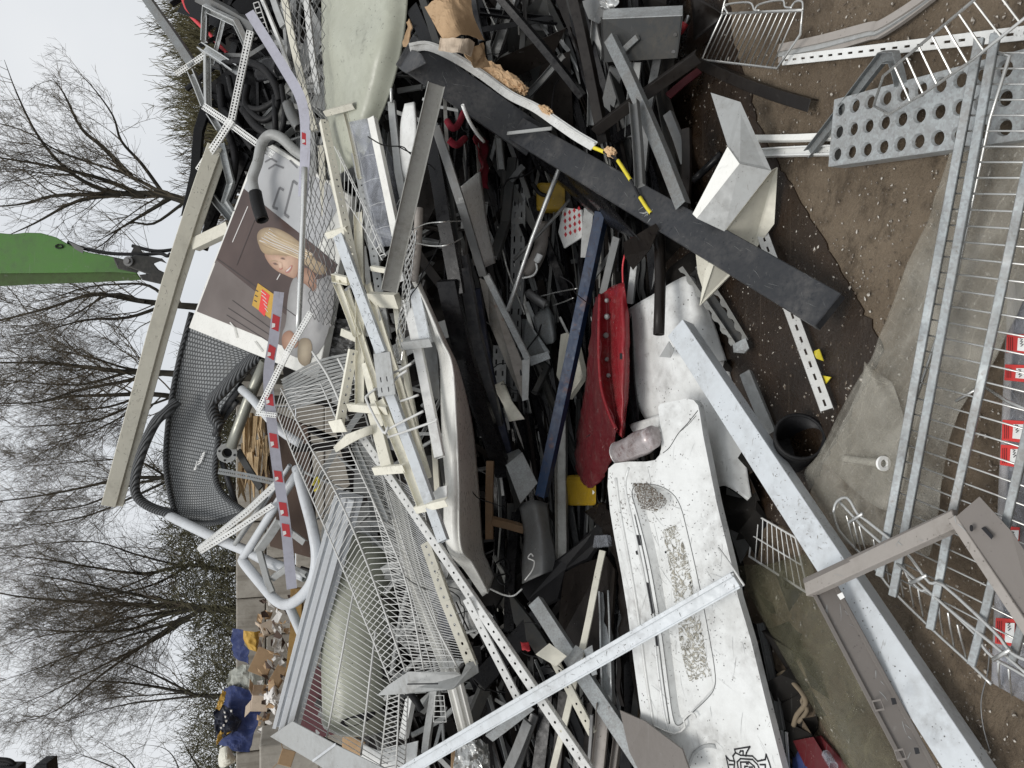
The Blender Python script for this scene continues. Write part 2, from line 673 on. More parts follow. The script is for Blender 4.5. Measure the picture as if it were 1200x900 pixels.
def galv(name, rgb=(0.37, 0.378, 0.378), rough=0.42, scale=170, dirt=0.45):
    m, nt, b = newmat(name)
    v = objvec(nt)
    vo = nod(nt, 'ShaderNodeTexVoronoi')
    vo.inputs['Scale'].default_value = scale
    nt.links.new(v, vo.inputs['Vector'])
    bw = nod(nt, 'ShaderNodeRGBToBW')
    nt.links.new(vo.outputs['Color'], bw.inputs[0])
    c = mixc(nt, mrange(nt, bw.outputs[0], 0.2, 0.8), (rgb[0] * 0.86, rgb[1] * 0.86, rgb[2] * 0.86), (min(1, rgb[0] * 1.10), min(1, rgb[1] * 1.15), min(1, rgb[2] * 1.15)))
    n1 = ntex(nt, v, 7, 8, 0.72)
    c = mixc(nt, mathn(nt, 'MULTIPLY', mrange(nt, n1, 0.45, 0.68), dirt), c, (0.15, 0.13, 0.11))
    c = mixc(nt, mathn(nt, 'MULTIPLY', mrange(nt, ntex(nt, v, 40, 6, 0.7), 0.60, 0.70), dirt), c, (0.10, 0.075, 0.055))
    nt.links.new(c, b.inputs['Base Color'])
    b.inputs['Metallic'].default_value = 0.35
    nt.links.new(mrange(nt, ntex(nt, v, 18, 4), 0.3, 0.7, rough - 0.1, rough + 0.2), b.inputs['Roughness'])
    bump(nt, b, ntex(nt, v, 25, 3), 0.08, 0.003)
    return m

M = {}
M['cream'] = paint('cream_paint', (0.74, 0.715, 0.61), 0.45, dirt=0.24, speck=0.2)
M['cream_dirty'] = paint('cream_paint_dirty', (0.62, 0.60, 0.51), 0.5, dirt=0.24, speck=0.3, scale=3.5)
M['white'] = paint('white_paint', (0.77, 0.775, 0.755), 0.38, dirt=0.3, speck=0.25)
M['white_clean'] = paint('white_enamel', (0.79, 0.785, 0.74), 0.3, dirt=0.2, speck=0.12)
M['bluewhite'] = paint('pale_blue_white_paint', (0.63, 0.665, 0.69), 0.4, dirt=0.32, speck=0.35)
M['car_white'] = paint('car_white', (0.72, 0.73, 0.715), 0.28, dirt=0.42, speck=1.0, scale=3.4, spec=0.5, dcol=(0.07, 0.055, 0.04))
M['greywhite'] = paint('grey_white_plastic', (0.54, 0.56, 0.58), 0.4, dirt=0.2, speck=0.1)
M['lilac'] = paint('lilac_tape', (0.46, 0.46, 0.53), 0.45, dirt=0.25, speck=0.1)
M['galv'] = galv('galvanised_steel')
M['galv_mid'] = galv('galvanised_rack_steel', (0.27, 0.282, 0.288), 0.48, 170, 0.5)
M['galv_dark'] = galv('galvanised_steel_dull', (0.20, 0.205, 0.205), 0.5, 170, 0.55)
M['alu'] = paint('aluminium', (0.62, 0.63, 0.62), 0.32, metal=0.75, dirt=0.22, speck=0.1)
M['alu_dark'] = paint('aluminium_grimy', (0.36, 0.36, 0.34), 0.45, metal=0.6, dirt=0.5, speck=0.2)
M['steel'] = paint('bare_steel', (0.19, 0.19, 0.19), 0.42, metal=0.6, dirt=0.45, speck=0.2)
M['steel_olive'] = paint('steel_pipe', (0.30, 0.30, 0.26), 0.35, metal=0.6, dirt=0.35)
M['charcoal'] = paint('charcoal_powder_coat', (0.030, 0.032, 0.036), 0.36, dirt=0.5, dcol=(0.12, 0.115, 0.11), speck=0.3, scale=7)
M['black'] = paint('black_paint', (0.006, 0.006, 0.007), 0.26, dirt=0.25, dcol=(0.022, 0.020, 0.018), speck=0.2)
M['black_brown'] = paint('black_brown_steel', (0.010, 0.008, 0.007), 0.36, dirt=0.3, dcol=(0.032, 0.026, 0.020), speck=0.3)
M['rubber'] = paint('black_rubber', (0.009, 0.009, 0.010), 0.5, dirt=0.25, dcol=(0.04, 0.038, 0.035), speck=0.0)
M['darkgrey'] = paint('dark_grey_steel', (0.045, 0.047, 0.047), 0.42, metal=0.2, dirt=0.4, speck=0.3)
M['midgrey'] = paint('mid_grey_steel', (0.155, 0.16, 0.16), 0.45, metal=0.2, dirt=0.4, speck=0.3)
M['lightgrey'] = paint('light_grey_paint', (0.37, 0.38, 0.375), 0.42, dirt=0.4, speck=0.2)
M['taupe'] = paint('taupe_paint', (0.165, 0.148, 0.134), 0.42, dirt=0.2, dcol=(0.10, 0.09, 0.08), speck=0.3)
M['taupe_light'] = paint('taupe_pale_paint', (0.34, 0.312, 0.285), 0.42, dirt=0.25, speck=0.25)
M['olive_sheet'] = paint('pale_olive_enamel', (0.40, 0.41, 0.335), 0.33, dirt=0.3, speck=0.5, scale=3.0, dcol=(0.10, 0.10, 0.08))
M['red'] = paint('red_car_paint', (0.20, 0.012, 0.018), 0.17, dirt=0.3, dcol=(0.20, 0.12, 0.10), speck=0.6, spec=0.6, scol=(0.34, 0.20, 0.19))
M['red_worn'] = paint('red_car_paint_scratched', (0.095, 0.010, 0.014), 0.38, dirt=0.5, dcol=(0.10, 0.05, 0.045), speck=0.9, scale=9, scol=(0.34, 0.24, 0.22))
M['darkred'] = paint('wine_red', (0.055, 0.006, 0.010), 0.5, dirt=0.2)
M['blue'] = paint('blue_paint', (0.005, 0.022, 0.058), 0.4, dirt=0.35, dcol=(0.09, 0.07, 0.06), rust=0.4)
M['navy'] = paint('navy_plastic', (0.010, 0.014, 0.030), 0.45, dirt=0.3)
M['yellow'] = paint('yellow_plastic', (0.30, 0.19, 0.010), 0.45, dirt=0.6, dcol=(0.12, 0.08, 0.02))
M['yellow_tape'] = paint('yellow_tape', (0.70, 0.58, 0.04), 0.4, dirt=0.15)
M['tape_red'] = paint('red_print', (0.55, 0.05, 0.06), 0.45, dirt=0.1, speck=0)
M['label_red'] = paint('red_label', (0.62, 0.045, 0.04), 0.45, dirt=0.05, speck=0)
M['label_white'] = paint('white_label', (0.80, 0.80, 0.78), 0.5, dirt=0.05, speck=0)
M['ink'] = paint('black_ink', (0.02, 0.02, 0.022), 0.6, dirt=0, speck=0)
M['green'] = paint('green_machine_paint', (0.075, 0.195, 0.036), 0.38, dirt=0.5, dcol=(0.05, 0.06, 0.04), speck=0.25, scale=2)
M['green_dirty'] = paint('grimy_green_paint', (0.06, 0.11, 0.03), 0.5, dirt=0.7, dcol=(0.05, 0.045, 0.03), speck=0.3, scale=2)
M['grease'] = paint('greasy_steel', (0.03, 0.03, 0.028), 0.4, metal=0.3, dirt=0.5, dcol=(0.12, 0.11, 0.10))
M['cardboard'] = paint('cardboard', (0.42, 0.29, 0.175), 0.85, dirt=0.35, dcol=(0.2, 0.13, 0.08), speck=0.1, spec=0.1)
M['cardboard_pale'] = paint('cardboard_pale', (0.56, 0.46, 0.36), 0.85, dirt=0.3, speck=0.1, spec=0.1)
M['paper'] = paint('white_paper', (0.70, 0.68, 0.65), 0.8, dirt=0.2, speck=0.1, spec=0.1)
M['foam'] = paint('tan_insulation', (0.62, 0.43, 0.26), 0.95, dirt=0.25, dcol=(0.36, 0.22, 0.12), speck=0, spec=0.05, bmp=0.8, scale=9)
M['fibre'] = paint('torn_fibre', (0.46, 0.36, 0.24), 0.95, dirt=0.4, dcol=(0.14, 0.10, 0.06), spec=0.05)
M['rope'] = paint('dirty_rope', (0.20, 0.16, 0.11), 0.9, dirt=0.4, spec=0.1)
M['wire_white'] = paint('white_wire_coating', (0.62, 0.62, 0.60), 0.35, dirt=0.2, speck=0, bmp=0)
M['wire_zinc'] = paint('zinc_wire', (0.60, 0.60, 0.58), 0.3, metal=0.8, dirt=0.2, speck=0, bmp=0)
M['wire_dark'] = paint('dull_fence_wire', (0.20, 0.20, 0.20), 0.45, metal=0.6, dirt=0.3, speck=0, bmp=0)
M['tarp_blue'] = paint('blue_tarpaulin', (0.026, 0.042, 0.135), 0.55, dirt=0.35, dcol=(0.10, 0.10, 0.14), speck=0)
M['tarp_yellow'] = paint('ochre_tarpaulin', (0.50, 0.30, 0.05), 0.6, dirt=0.3, speck=0)
M['tarp_grey'] = paint('grey_sheeting', (0.36, 0.37, 0.33), 0.7, dirt=0.3, speck=0)
M['cloth_red'] = paint('dark_red_cloth', (0.14, 0.012, 0.022), 0.9, dirt=0.3, speck=0, spec=0.1)
M['pink'] = paint('pink_plastic', (0.50, 0.10, 0.15), 0.6, dirt=0.2)
M['rustyellow'] = paint('rusted_yellow_rail', (0.26, 0.15, 0.035), 0.7, dirt=0.7, dcol=(0.05, 0.03, 0.015), rust=0.8)
M['wood_dim'] = paint('dim_wood', (0.17, 0.11, 0.065), 0.85, dirt=0.4, spec=0.1)
M['brownwood'] = paint('dark_brown_wood', (0.075, 0.05, 0.04), 0.8, dirt=0.4, spec=0.15)
M['pinkscuff'] = paint('pale_scuff', (0.34, 0.22, 0.20), 0.7, dirt=0, speck=0)

def wood_mat(name, c1, c2):
    m, nt, b = newmat(name)
    v = objvec(nt)
    mp = nod(nt, 'ShaderNodeMapping')
    mp.inputs['Scale'].default_value = (1, 14, 14)
    nt.links.new(v, mp.inputs[0])
    n = ntex(nt, mp.outputs[0], 6, 6, 0.6, 1.0)
    nt.links.new(mixc(nt, mrange(nt, n, 0.3, 0.7), c1, c2), b.inputs['Base Color'])
    b.inputs['Roughness'].default_value = 0.85
    b.inputs['Specular IOR Level'].default_value = 0.15
    bump(nt, b, n, 0.5, 0.004)
    return m
M['splinter'] = wood_mat('splintered_wood', (0.34, 0.23, 0.12), (0.62, 0.47, 0.29))

def concrete_mat(name):
    m, nt, b = newmat(name)
    v = objvec(nt)
    n1 = ntex(nt, v, 1.4, 7, 0.65)
    n2 = ntex(nt, v, 12, 6, 0.6)
    mp = nod(nt, 'ShaderNodeMapping')
    mp.inputs['Scale'].default_value = (9, 9, 0.6)
    nt.links.new(v, mp.inputs[0])
    n3 = ntex(nt, mp.outputs[0], 1.0, 4)
    c = mixc(nt, mrange(nt, n1, 0.3, 0.7), (0.30, 0.278, 0.24), (0.46, 0.435, 0.385))
    c = mixc(nt, mrange(nt, n3, 0.5, 0.7, 0, 0.6), c, (0.17, 0.15, 0.125))
    c = mixc(nt, mrange(nt, n2, 0.5, 0.8, 0, 0.4), c, (0.14, 0.12, 0.10))
    nt.links.new(c, b.inputs['Base Color'])
    b.inputs['Roughness'].default_value = 0.9
    b.inputs['Specular IOR Level'].default_value = 0.2
    bump(nt, b, n2, 0.5, 0.01)
    return m
M['concrete'] = concrete_mat('weathered_concrete')

def bark_mat(name, c1, c2):
    m, nt, b = newmat(name)
    v = objvec(nt)
    n = ntex(nt, v, 3, 5, 0.6)
    nt.links.new(mixc(nt, mrange(nt, n, 0.35, 0.65), c1, c2), b.inputs['Base Color'])
    b.inputs['Roughness'].default_value = 0.95
    b.inputs['Specular IOR Level'].default_value = 0.1
    return m
M['bark'] = bark_mat('bare_bark', (0.028, 0.026, 0.021), (0.055, 0.050, 0.041))
M['twig'] = bark_mat('twigs', (0.075, 0.064, 0.048), (0.135, 0.115, 0.086))
M['scrub'] = bark_mat('olive_scrub', (0.085, 0.080, 0.045), (0.15, 0.135, 0.08))
M['ivy'] = bark_mat('dull_undergrowth', (0.070, 0.068, 0.042), (0.12, 0.112, 0.07))

def ground_mat(name, wet):
    m, nt, b = newmat(name)
    v = objvec(nt, False)
    n1 = ntex(nt, v, 1.6, 9, 0.68)
    n2 = ntex(nt, v, 9, 8, 0.68, 0.4)
    n3 = ntex(nt, v, 90, 6, 0.7)
    if wet:
        c = mixc(nt, mrange(nt, n1, 0.35, 0.65), (0.013, 0.008, 0.0045), (0.036, 0.022, 0.013))
        c = mixc(nt, mrange(nt, n2, 0.60, 0.78, 0, 0.6), c, (0.065, 0.047, 0.032))
    else:
        c = mixc(nt, mrange(nt, n1, 0.3, 0.7), (0.112, 0.081, 0.053), (0.245, 0.192, 0.134))
        c = mixc(nt, mrange(nt, n2, 0.50, 0.70, 0, 0.9), c, (0.060, 0.044, 0.030))
        c = mixc(nt, mrange(nt, n3, 0.58, 0.70, 0, 0.6), c, (0.30, 0.26, 0.21))
        c = mixc(nt, mrange(nt, n3, 0.40, 0.30, 0, 0.6), c, (0.045, 0.033, 0.024))
    vo = nod(nt, 'ShaderNodeTexVoronoi')
    vo.inputs['Scale'].default_value = 48
    nt.links.new(v, vo.inputs['Vector'])
    sp = mathn(nt, 'MULTIPLY', mrange(nt, vo.outputs['Distance'], 0.10, 0.17, 1, 0), mrange(nt, ntex(nt, v, 6, 3), 0.52, 0.6))
    c = mixc(nt, sp, c, (0.38, 0.35, 0.31))
    if wet:                                   # drag marks along the plate
        mp = nod(nt, 'ShaderNodeMapping')
        mp.inputs['Rotation'].default_value = (0, 0, R(-36))
        mp.inputs['Scale'].default_value = (1.2, 50, 1)
        nt.links.new(v, mp.inputs[0])
        sc = ntex(nt, mp.outputs[0], 1.0, 4)
        c = mixc(nt, mrange(nt, sc, 0.62, 0.74, 0, 0.3), c, (0.11, 0.085, 0.062))
    nt.links.new(c, b.inputs['Base Color'])
    nt.links.new(mrange(nt, n2, 0.35, 0.65, 0.20 if wet else 0.5, 0.5 if wet else 0.95), b.inputs['Roughness'])
    b.inputs['Specular IOR Level'].default_value = 0.45 if wet else 0.3
    bump(nt, b, mathn(nt, 'ADD', n2, mathn(nt, 'MULTIPLY', n3, 0.5)), 1.0 if not wet else 0.4, 0.03)
    return m
M['mud'] = ground_mat('mud_ground', False)
M['wetplate'] = ground_mat('wet_dirty_plate', True)

def film_mat(name, col, alpha, rough=0.35, crease=12.0):
    """thin plastic film: part see-through, part milky, with creases"""
    m, nt, b = newmat(name)
    v = objvec(nt)
    n1 = ntex(nt, v, 4, 6, 0.6, 0.8)
    fold = mathn(nt, 'ABSOLUTE', mathn(nt, 'SUBTRACT', ntex(nt, v, 7, 4, 0.55, 1.2), 0.5), 0)
    cr = mrange(nt, fold, 0.0, 0.022, 1, 0)
    c = mixc(nt, mrange(nt, n1, 0.35, 0.7), (col[0] * 0.6, col[1] * 0.6, col[2] * 0.58), col)
    if crease:
        # the sheet was folded: a net of flattened fold lines
        wa = nod(nt, 'ShaderNodeVectorMath', operation='ADD')
        nt.links.new(v, wa.inputs[0])
        nn = nod(nt, 'ShaderNodeTexNoise')
        nn.inputs['Scale'].default_value = 5
        nt.links.new(v, nn.inputs['Vector'])
        sc_ = nod(nt, 'ShaderNodeVectorMath', operation='SCALE')
        sc_.inputs['Scale'].default_value = 0.09
        nt.links.new(nn.outputs['Color'], sc_.inputs[0])
        nt.links.new(sc_.outputs[0], wa.inputs[1])
        br = nod(nt, 'ShaderNodeTexBrick')
        br.inputs['Scale'].default_value = crease
        br.inputs['Mortar Size'].default_value = 0.05
        br.inputs['Mortar Smooth'].default_value = 1.0
        br.inputs['Brick Width'].default_value = 2.6
        br.inputs['Row Height'].default_value = 1.0
        mpp_ = nod(nt, 'ShaderNodeMapping')
        mpp_.inputs['Rotation'].default_value = (0, 0, R(35))
        nt.links.new(wa.outputs[0], mpp_.inputs[0])
        nt.links.new(mpp_.outputs[0], br.inputs['Vector'])
        cr = mathn(nt, 'MAXIMUM', mathn(nt, 'MULTIPLY', cr, 0.35), br.outputs['Fac'])
    c = mixc(nt, mathn(nt, 'MULTIPLY', cr, 0.45), c, (min(1, col[0] * 1.8), min(1, col[1] * 1.8), min(1, col[2] * 1.75)))
    nt.links.new(c, b.inputs['Base Color'])
    nt.links.new(mrange(nt, n1, 0.3, 0.7, max(0.06, alpha - 0.13), alpha + 0.13), b.inputs['Alpha'])
    b.inputs['Roughness'].default_value = rough
    bump(nt, b, mathn(nt, 'ADD', n1, mathn(nt, 'MULTIPLY', cr, 0.15)), 0.5, 0.012)
    return m
M['film'] = film_mat('beige_plastic_film', (0.50, 0.475, 0.41), 0.23, 0.3, 26.0)
M['smoky'] = film_mat('smoky_acrylic', (0.15, 0.142, 0.092), 0.27, 0.06, 0)
M['clear'] = film_mat('clear_plastic', (0.46, 0.48, 0.54), 0.30, 0.15, 0)

def wicker_mat(name):
    m, nt, b = newmat(name)
    tc = nod(nt, 'ShaderNodeTexCoord')
    sp = nod(nt, 'ShaderNodeSeparateXYZ')
    nt.links.new(tc.outputs['UV'], sp.inputs[0])
    # basket weave: each strand runs over and under, shifted from row to row
    rows = mathn(nt, 'MULTIPLY', sp.outputs[1], 62.0)
    ri = mathn(nt, 'FLOOR', rows, 0)
    rf = mathn(nt, 'FRACT', rows, 0)
    sh = mathn(nt, 'MULTIPLY', mathn(nt, 'MODULO', ri, 2.0), 0.5)
    cf = mathn(nt, 'FRACT', mathn(nt, 'ADD', mathn(nt, 'MULTIPLY', sp.outputs[0], 23.0), sh), 0)
    a = mathn(nt, 'ABSOLUTE', mathn(nt, 'SUBTRACT', cf, 0.5), 0)
    c2 = mathn(nt, 'ABSOLUTE', mathn(nt, 'SUBTRACT', rf, 0.5), 0)
    strand = mathn(nt, 'MULTIPLY', mrange(nt, a, 0.30, 0.46, 1, 0), mrange(nt, c2, 0.30, 0.48, 1, 0))
    n = ntex(nt, tc.outputs['Object'], 7, 5)
    col = mixc(nt, strand, (0.055, 0.058, 0.060), (0.225, 0.235, 0.24))
    col = mixc(nt, mrange(nt, n, 0.5, 0.8, 0, 0.4), col, (0.17, 0.17, 0.16))
    nt.links.new(col, b.inputs['Base Color'])
    b.inputs['Roughness'].default_value = 0.5
    bump(nt, b, strand, 0.9, 0.006)
    return m
M['wicker'] = wicker_mat('grey_wicker')
def wrap_mat(name):
    m, nt, b = newmat(name)
    v = objvec(nt)
    wv = nod(nt, 'ShaderNodeTexWave', bands_direction='DIAGONAL')
    wv.inputs['Scale'].default_value = 26
    wv.inputs['Distortion'].default_value = 1.5
    nt.links.new(v, wv.inputs['Vector'])
    nt.links.new(mixc(nt, mrange(nt, wv.outputs['Fac'], 0.2, 0.8), (0.018, 0.019, 0.02), (0.085, 0.09, 0.095)), b.inputs['Base Color'])
    b.inputs['Roughness'].default_value = 0.55
    bump(nt, b, wv.outputs['Fac'], 0.8, 0.006)
    return m
M['wrap'] = wrap_mat('wrapped_cane')
def flat(name, rgb, rough=0.35):
    m, nt, b = newmat(name)
    v = objvec(nt)
    n = ntex(nt, v, 9, 5)
    nt.links.new(mixc(nt, mrange(nt, n, 0.3, 0.8, 0, 0.35), rgb, (rgb[0] * 0.75, rgb[1] * 0.75, rgb[2] * 0.75)), b.inputs['Base Color'])
    b.inputs['Roughness'].default_value = rough
    return m
def print_mat(name, top, bot):
    """printed picture ground: colour runs over the sheet in soft patches"""
    m, nt, b = newmat(name)
    v = objvec(nt)
    n = ntex(nt, v, 3.0, 3)
    nt.links.new(mixc(nt, mrange(nt, n, 0.3, 0.7), top, bot), b.inputs['Base Color'])
    b.inputs['Roughness'].default_value = 0.3
    return m

def vcol_mat():
    m, nt, b = newmat('printed_photo')
    a = nod(nt, 'ShaderNodeAttribute')
    a.attribute_name = 'tone'
    n = ntex(nt, objvec(nt), 30, 4)
    nt.links.new(mixc(nt, mrange(nt, n, 0.3, 0.8, 0, 0.22), a.outputs['Color'], (0.10, 0.09, 0.085)), b.inputs['Base Color'])
    b.inputs['Roughness'].default_value = 0.3
    return m
M['photo'] = vcol_mat()

# ================================================================ SETTING
# ground: one sheet to the horizon, finer near the camera
def make_ground():
    xs = [-300, -80, -30, -14, -8] + [-5 + i * 0.2 for i in range(51)] + [8, 14, 30, 80, 300]
    ys = [-60, -12, -4] + [-1 + i * 0.2 for i in range(41)] + [9, 12, 18, 30, 80, 320]
    vs, fs = [], []
    for x in xs:
        for y in ys:
            z = 0.0
            if abs(x) < 6 and -1 < y < 8:
                z = -0.001 - 0.004 * abs(noise.noise((x * 1.3, y * 1.3, 0))) - 0.002 * abs(noise.noise((x * 4, y * 4, 2)))
            vs.append(Vector((x, y, z)))
    n = len(ys)
    for i in range(len(xs) - 1):
        for j in range(n - 1):
            fs.append((i * n + j, (i + 1) * n + j, (i + 1) * n + j + 1, i * n + j + 1))
    o = build(MB().add(vs, fs), 'ground', M['mud'], smooth=True)
    return kind(o, 'structure')
make_ground()
# dark wet steel plate lying on the yard at the foot of the heap
pl = [(760, -60), (845, -60), (862, 60), (896, 165), (935, 232), (985, 318), (1036, 408), (1004, 470), (965, 540), (930, 620), (850, 600), (760, 300)]
pj = []
rj = random.Random(2)
for (a, b), (c, d) in zip(pl, pl[1:] + pl[:1]):
    for k in range(14):
        t = k / 14
        pj.append((a + (c - a) * t + rj.gauss(0, 1.3), b + (d - b) * t + rj.gauss(0, 1.3)))
pl = pj
mbp = MB()
top = [G(a, b, 0.0035) for a, b in pl]
bot = [G(a, b, 0.0035) - Vector((0, 0, 0.015)) for a, b in pl]
k = len(pl)
mbp.add(top + bot, [tuple(range(k))] + [(i, (i + 1) % k, k + (i + 1) % k, k + i) for i in range(k)])
kind(build(mbp, 'pavement_plate', M['wetplate']), 'structure')

# stones, glass and plastic crumbs trodden into the yard
def crumbs():
    mb = MB()
    rnd = random.Random(3)
    for i in range(3600):
        px = rnd.uniform(800, 1200)
        py = rnd.uniform(-40, 900)
        p = G(px, py, 0.004)
        s = rnd.choice([0.0012, 0.0016, 0.0016, 0.002, 0.002, 0.0025, 0.0035, 0.005]) * rnd.uniform(0.6, 1.4)
        a = rnd.uniform(0, 6.28)
        x = Vector((math.cos(a), math.sin(a), 0))
        y = Vector((-math.sin(a), math.cos(a), 0))
        h = s * rnd.uniform(0.3, 1.0)
        l = s * rnd.uniform(0.8, 3.0)
        mb.add([p + x * l, p + y * s, p - x * l * 0.7 + y * s * 0.2, p - y * s, p + Vector((0, 0, h)) + x * s * 0.3, p + Vector((0, 0, h * 0.7)) - x * s * 0.4],
               [(0, 1, 4), (1, 2, 5), (1, 5, 4), (2, 3, 5), (3, 0, 4), (3, 4, 5)])
    o = build(mb, 'ground_litter', M['crumb'])
    kind(o, 'stuff')
    o['label'] = 'pale crumbs of stone and plastic scattered over the muddy yard'
def crumb_mat():
    m, nt, b = newmat('crumbs')
    tc = nod(nt, 'ShaderNodeTexCoord')
    n = ntex(nt, tc.outputs['Object'], 90, 1)
    nt.links.new(mixc(nt, mrange(nt, n, 0.50, 0.62), (0.10, 0.075, 0.052), (0.48, 0.45, 0.40)), b.inputs['Base Color'])
    b.inputs['Roughness'].default_value = 0.7
    return m
M['crumb'] = crumb_mat()
crumbs()

# ---------------------------------------------------------------- concrete block wall behind the heap
def block_wall():
    Z = 16.0
    p0 = W(276, 640, Z)
    topz = p0.z
    yb = p0.y
    r = root('concrete_barrier', 'weathered grey wall of stacked concrete blocks behind the heap', 'wall', Vector((-5.5, yb, 0)))
    rnd = random.Random(5)
    me = None
    L, H, D = 1.60, 0.60, 0.6
    z = topz - H
    course = 0
    proto = None
    while z > -H * 0.9:
        x = -15.0 + (0.8 if course % 2 else 0.0) + 0.12
        while x < 3.0:
            if proto is None:
                mb = MB()
                n = 5
                # front face a little bowed and chipped
                boxmb(mb, Vector((0, 0, 0)), Vector((1, 0, 0)), Vector((0, 1, 0)), Vector((0, 0, 1)), L - 0.025, D, H - 0.02)
                me = bpy.data.meshes.new('block')
                me.from_pydata([v[:] for v in mb.v], [], mb.f)
                me.materials.append(M['concrete'])
            o = bpy.data.objects.new('block', me)
            link(o, r)
            o.location = Vector((x + rnd.uniform(-.01, .01), D / 2 + rnd.uniform(-0.03, 0.03), z + H / 2)) - Vector((-5.5, 0, 0))
            o.rotation_euler = (0, 0, rnd.uniform(-0.012, 0.012))
            m = o.modifiers.new('bevel', 'BEVEL')
            m.width = 0.025
            m.segments = 2
            proto = o
            x += L
        z -= H
        course += 1
block_wall()

# ---------------------------------------------------------------- bare trees
def limb_tree(name, label, Z, base_px, limbs, seed, dens=1.0, r0=0.16, group='bare trees behind the yard', lean=0.0, matb='bark', matt='twig', twig=1.0, side=1.0):
    """limbs: lists of pixel points followed from the fork upwards; branches and twigs grow from them"""
    rnd = random.Random(seed)
    ground = W(base_px[0], base_px[1], Z)
    foot = Vector((ground.x, ground.y, -0.1))
    rt = root(name, label, 'tree', Vector((ground.x, ground.y, 0)), group)
    trunk, crown = MB(), MB()
    def tube(mb, pts, ra, rb, n):
        sc = [1.0 + (rb / ra - 1.0) * (i / (len(pts) - 1)) for i in range(len(pts))]
        sweep(mb, circ(ra, n), pts, scale=sc, caps=False)
    fork = W(limbs[0][0][0], limbs[0][0][1], Z)
    r0 *= 0.8
    tube(trunk, catmull([foot, foot.lerp(fork, 0.35) + Vector((rnd.uniform(-.1, .1), 0, 0)), foot.lerp(fork, 0.7), fork], 3), r0, r0 * 0.72, 8)
    up = Vector((0, 0, 1))
    def grow(p, d, L, r, lvl):
        n = 3 if lvl >= 3 else (4 if lvl == 2 else 6)
        pts = [p]
        q = p.copy()
        for i in range(n):
            d = (d + Vector((rnd.uniform(-1, 1), rnd.uniform(-1, 1), rnd.uniform(-.7, 1))) * (0.26 if lvl < 3 else 0.34) + up * 0.06).normalized()
            q = q + d * (L / n)
            pts.append(q.copy())
        tube(crown, pts, r, max(0.0014, r * 0.35), 3 if lvl > 1 else 4)
        if lvl < 4:
            cnt = {1: 6, 2: 5.2, 3: 3.4}[lvl] * dens
            cnt = int(cnt) + (1 if rnd.random() < cnt % 1 else 0)
            for i in range(cnt):
                t = rnd.uniform(0.15, 0.98)
                k = min(n - 1, int(t * n))
                b = pts[k].lerp(pts[k + 1], t * n - k)
                dd = (pts[k + 1] - pts[k]).normalized()
                ax = dd.cross(Vector((rnd.uniform(-1, 1), rnd.uniform(-1, 1), rnd.uniform(-1, 1))))
                if ax.length < 1e-4:
                    continue
                nd = Matrix.Rotation(R(rnd.uniform(28, 68)), 3, ax.normalized()) @ dd
                nd = (nd + up * 0.10).normalized()
                grow(b, nd, L * rnd.uniform(0.35, 0.62), max(0.0024 * twig, r * 0.45), lvl + 1)
    for li, lb in enumerate(limbs):
        zz = 0.0
        pts = []
        drift = rnd.uniform(-0.14, 0.14)
        for i, (a, b) in enumerate(lb):
            pts.append(W(a, b, Z + (drift * i if li else drift * i * 0.5)))
        pts = catmull(pts, 4)
        Ls = sum((pts[i + 1] - pts[i]).length for i in range(len(pts) - 1))
        ra = r0 * (0.58 if li == 0 else rnd.uniform(0.22, 0.40))
        tube(trunk, pts, ra, ra * 0.07, 6)
        m = int(Ls * 4.2 * dens * side) + 3
        for i in range(m):
            t = rnd.uniform(0.06, 1.0)
            x = t * (len(pts) - 1)
            k = min(len(pts) - 2, int(x))
            b = pts[k].lerp(pts[k + 1], x - k)
            dd = (pts[k + 1] - pts[k]).normalized()
            ax = dd.cross(Vector((rnd.uniform(-1, 1), rnd.uniform(-1, 1), rnd.uniform(-1, 1))))
            if ax.length < 1e-4:
                continue
            nd = Matrix.Rotation(R(rnd.uniform(30, 70)), 3, ax.normalized()) @ dd
            grow(b, (nd + up * 0.2).normalized(), min(2.6, 0.5 + Ls * 0.32) * (1.05 - 0.55 * t) * rnd.uniform(0.6, 1.1), max(0.006, ra * 0.28 * (1 - 0.6 * t)), 2 if Ls < 2.2 else 1 if rnd.random() < 0.45 else 2)
    build(trunk, 'trunk', M[matb], rt, smooth=True)
    build(crown, 'crown', M[matt], rt)
    return rt

limb_tree('bare_tree', 'spreading bare tree beside the green digger arm, its limbs fanning against open sky', 13.0, (330, 236), [
    [(222, 237), (190, 228), (150, 227), (100, 228), (60, 230), (20, 240), (-40, 243)],
    [(192, 228), (166, 192), (142, 165), (132, 135), (105, 98), (80, 76)],
    [(190, 226), (150, 205), (120, 195), (70, 178), (25, 152), (-30, 138)],
    [(165, 228), (120, 210), (60, 195), (0, 185), (-40, 180)],
    [(170, 230), (120, 222), (80, 200), (45, 160), (20, 110), (5, 70)],
    [(200, 232), (170, 250), (140, 268), (110, 285)],
    [(215, 238), (180, 262), (150, 262), (118, 288), (90, 300)],
    [(140, 228), (90, 236), (40, 262), (0, 280)],
    [(154, 207), (120, 172), (95, 150), (75, 110), (60, 90)]], 11, 1.0, 0.15)
limb_tree('bare_tree', 'bare tree rising close to the green digger arm in the leaning cream bar', 14.0, (330, 362), [
    [(235, 360), (200, 357), (160, 352), (110, 345), (60, 360), (0, 375), (-40, 380)],
    [(205, 358), (175, 335), (140, 333), (100, 337), (50, 352), (0, 352)],
    [(195, 357), (150, 372), (100, 375), (50, 388), (0, 395)],
    [(170, 354), (130, 345), (80, 372), (30, 382)]], 23, 1.0, 0.14)
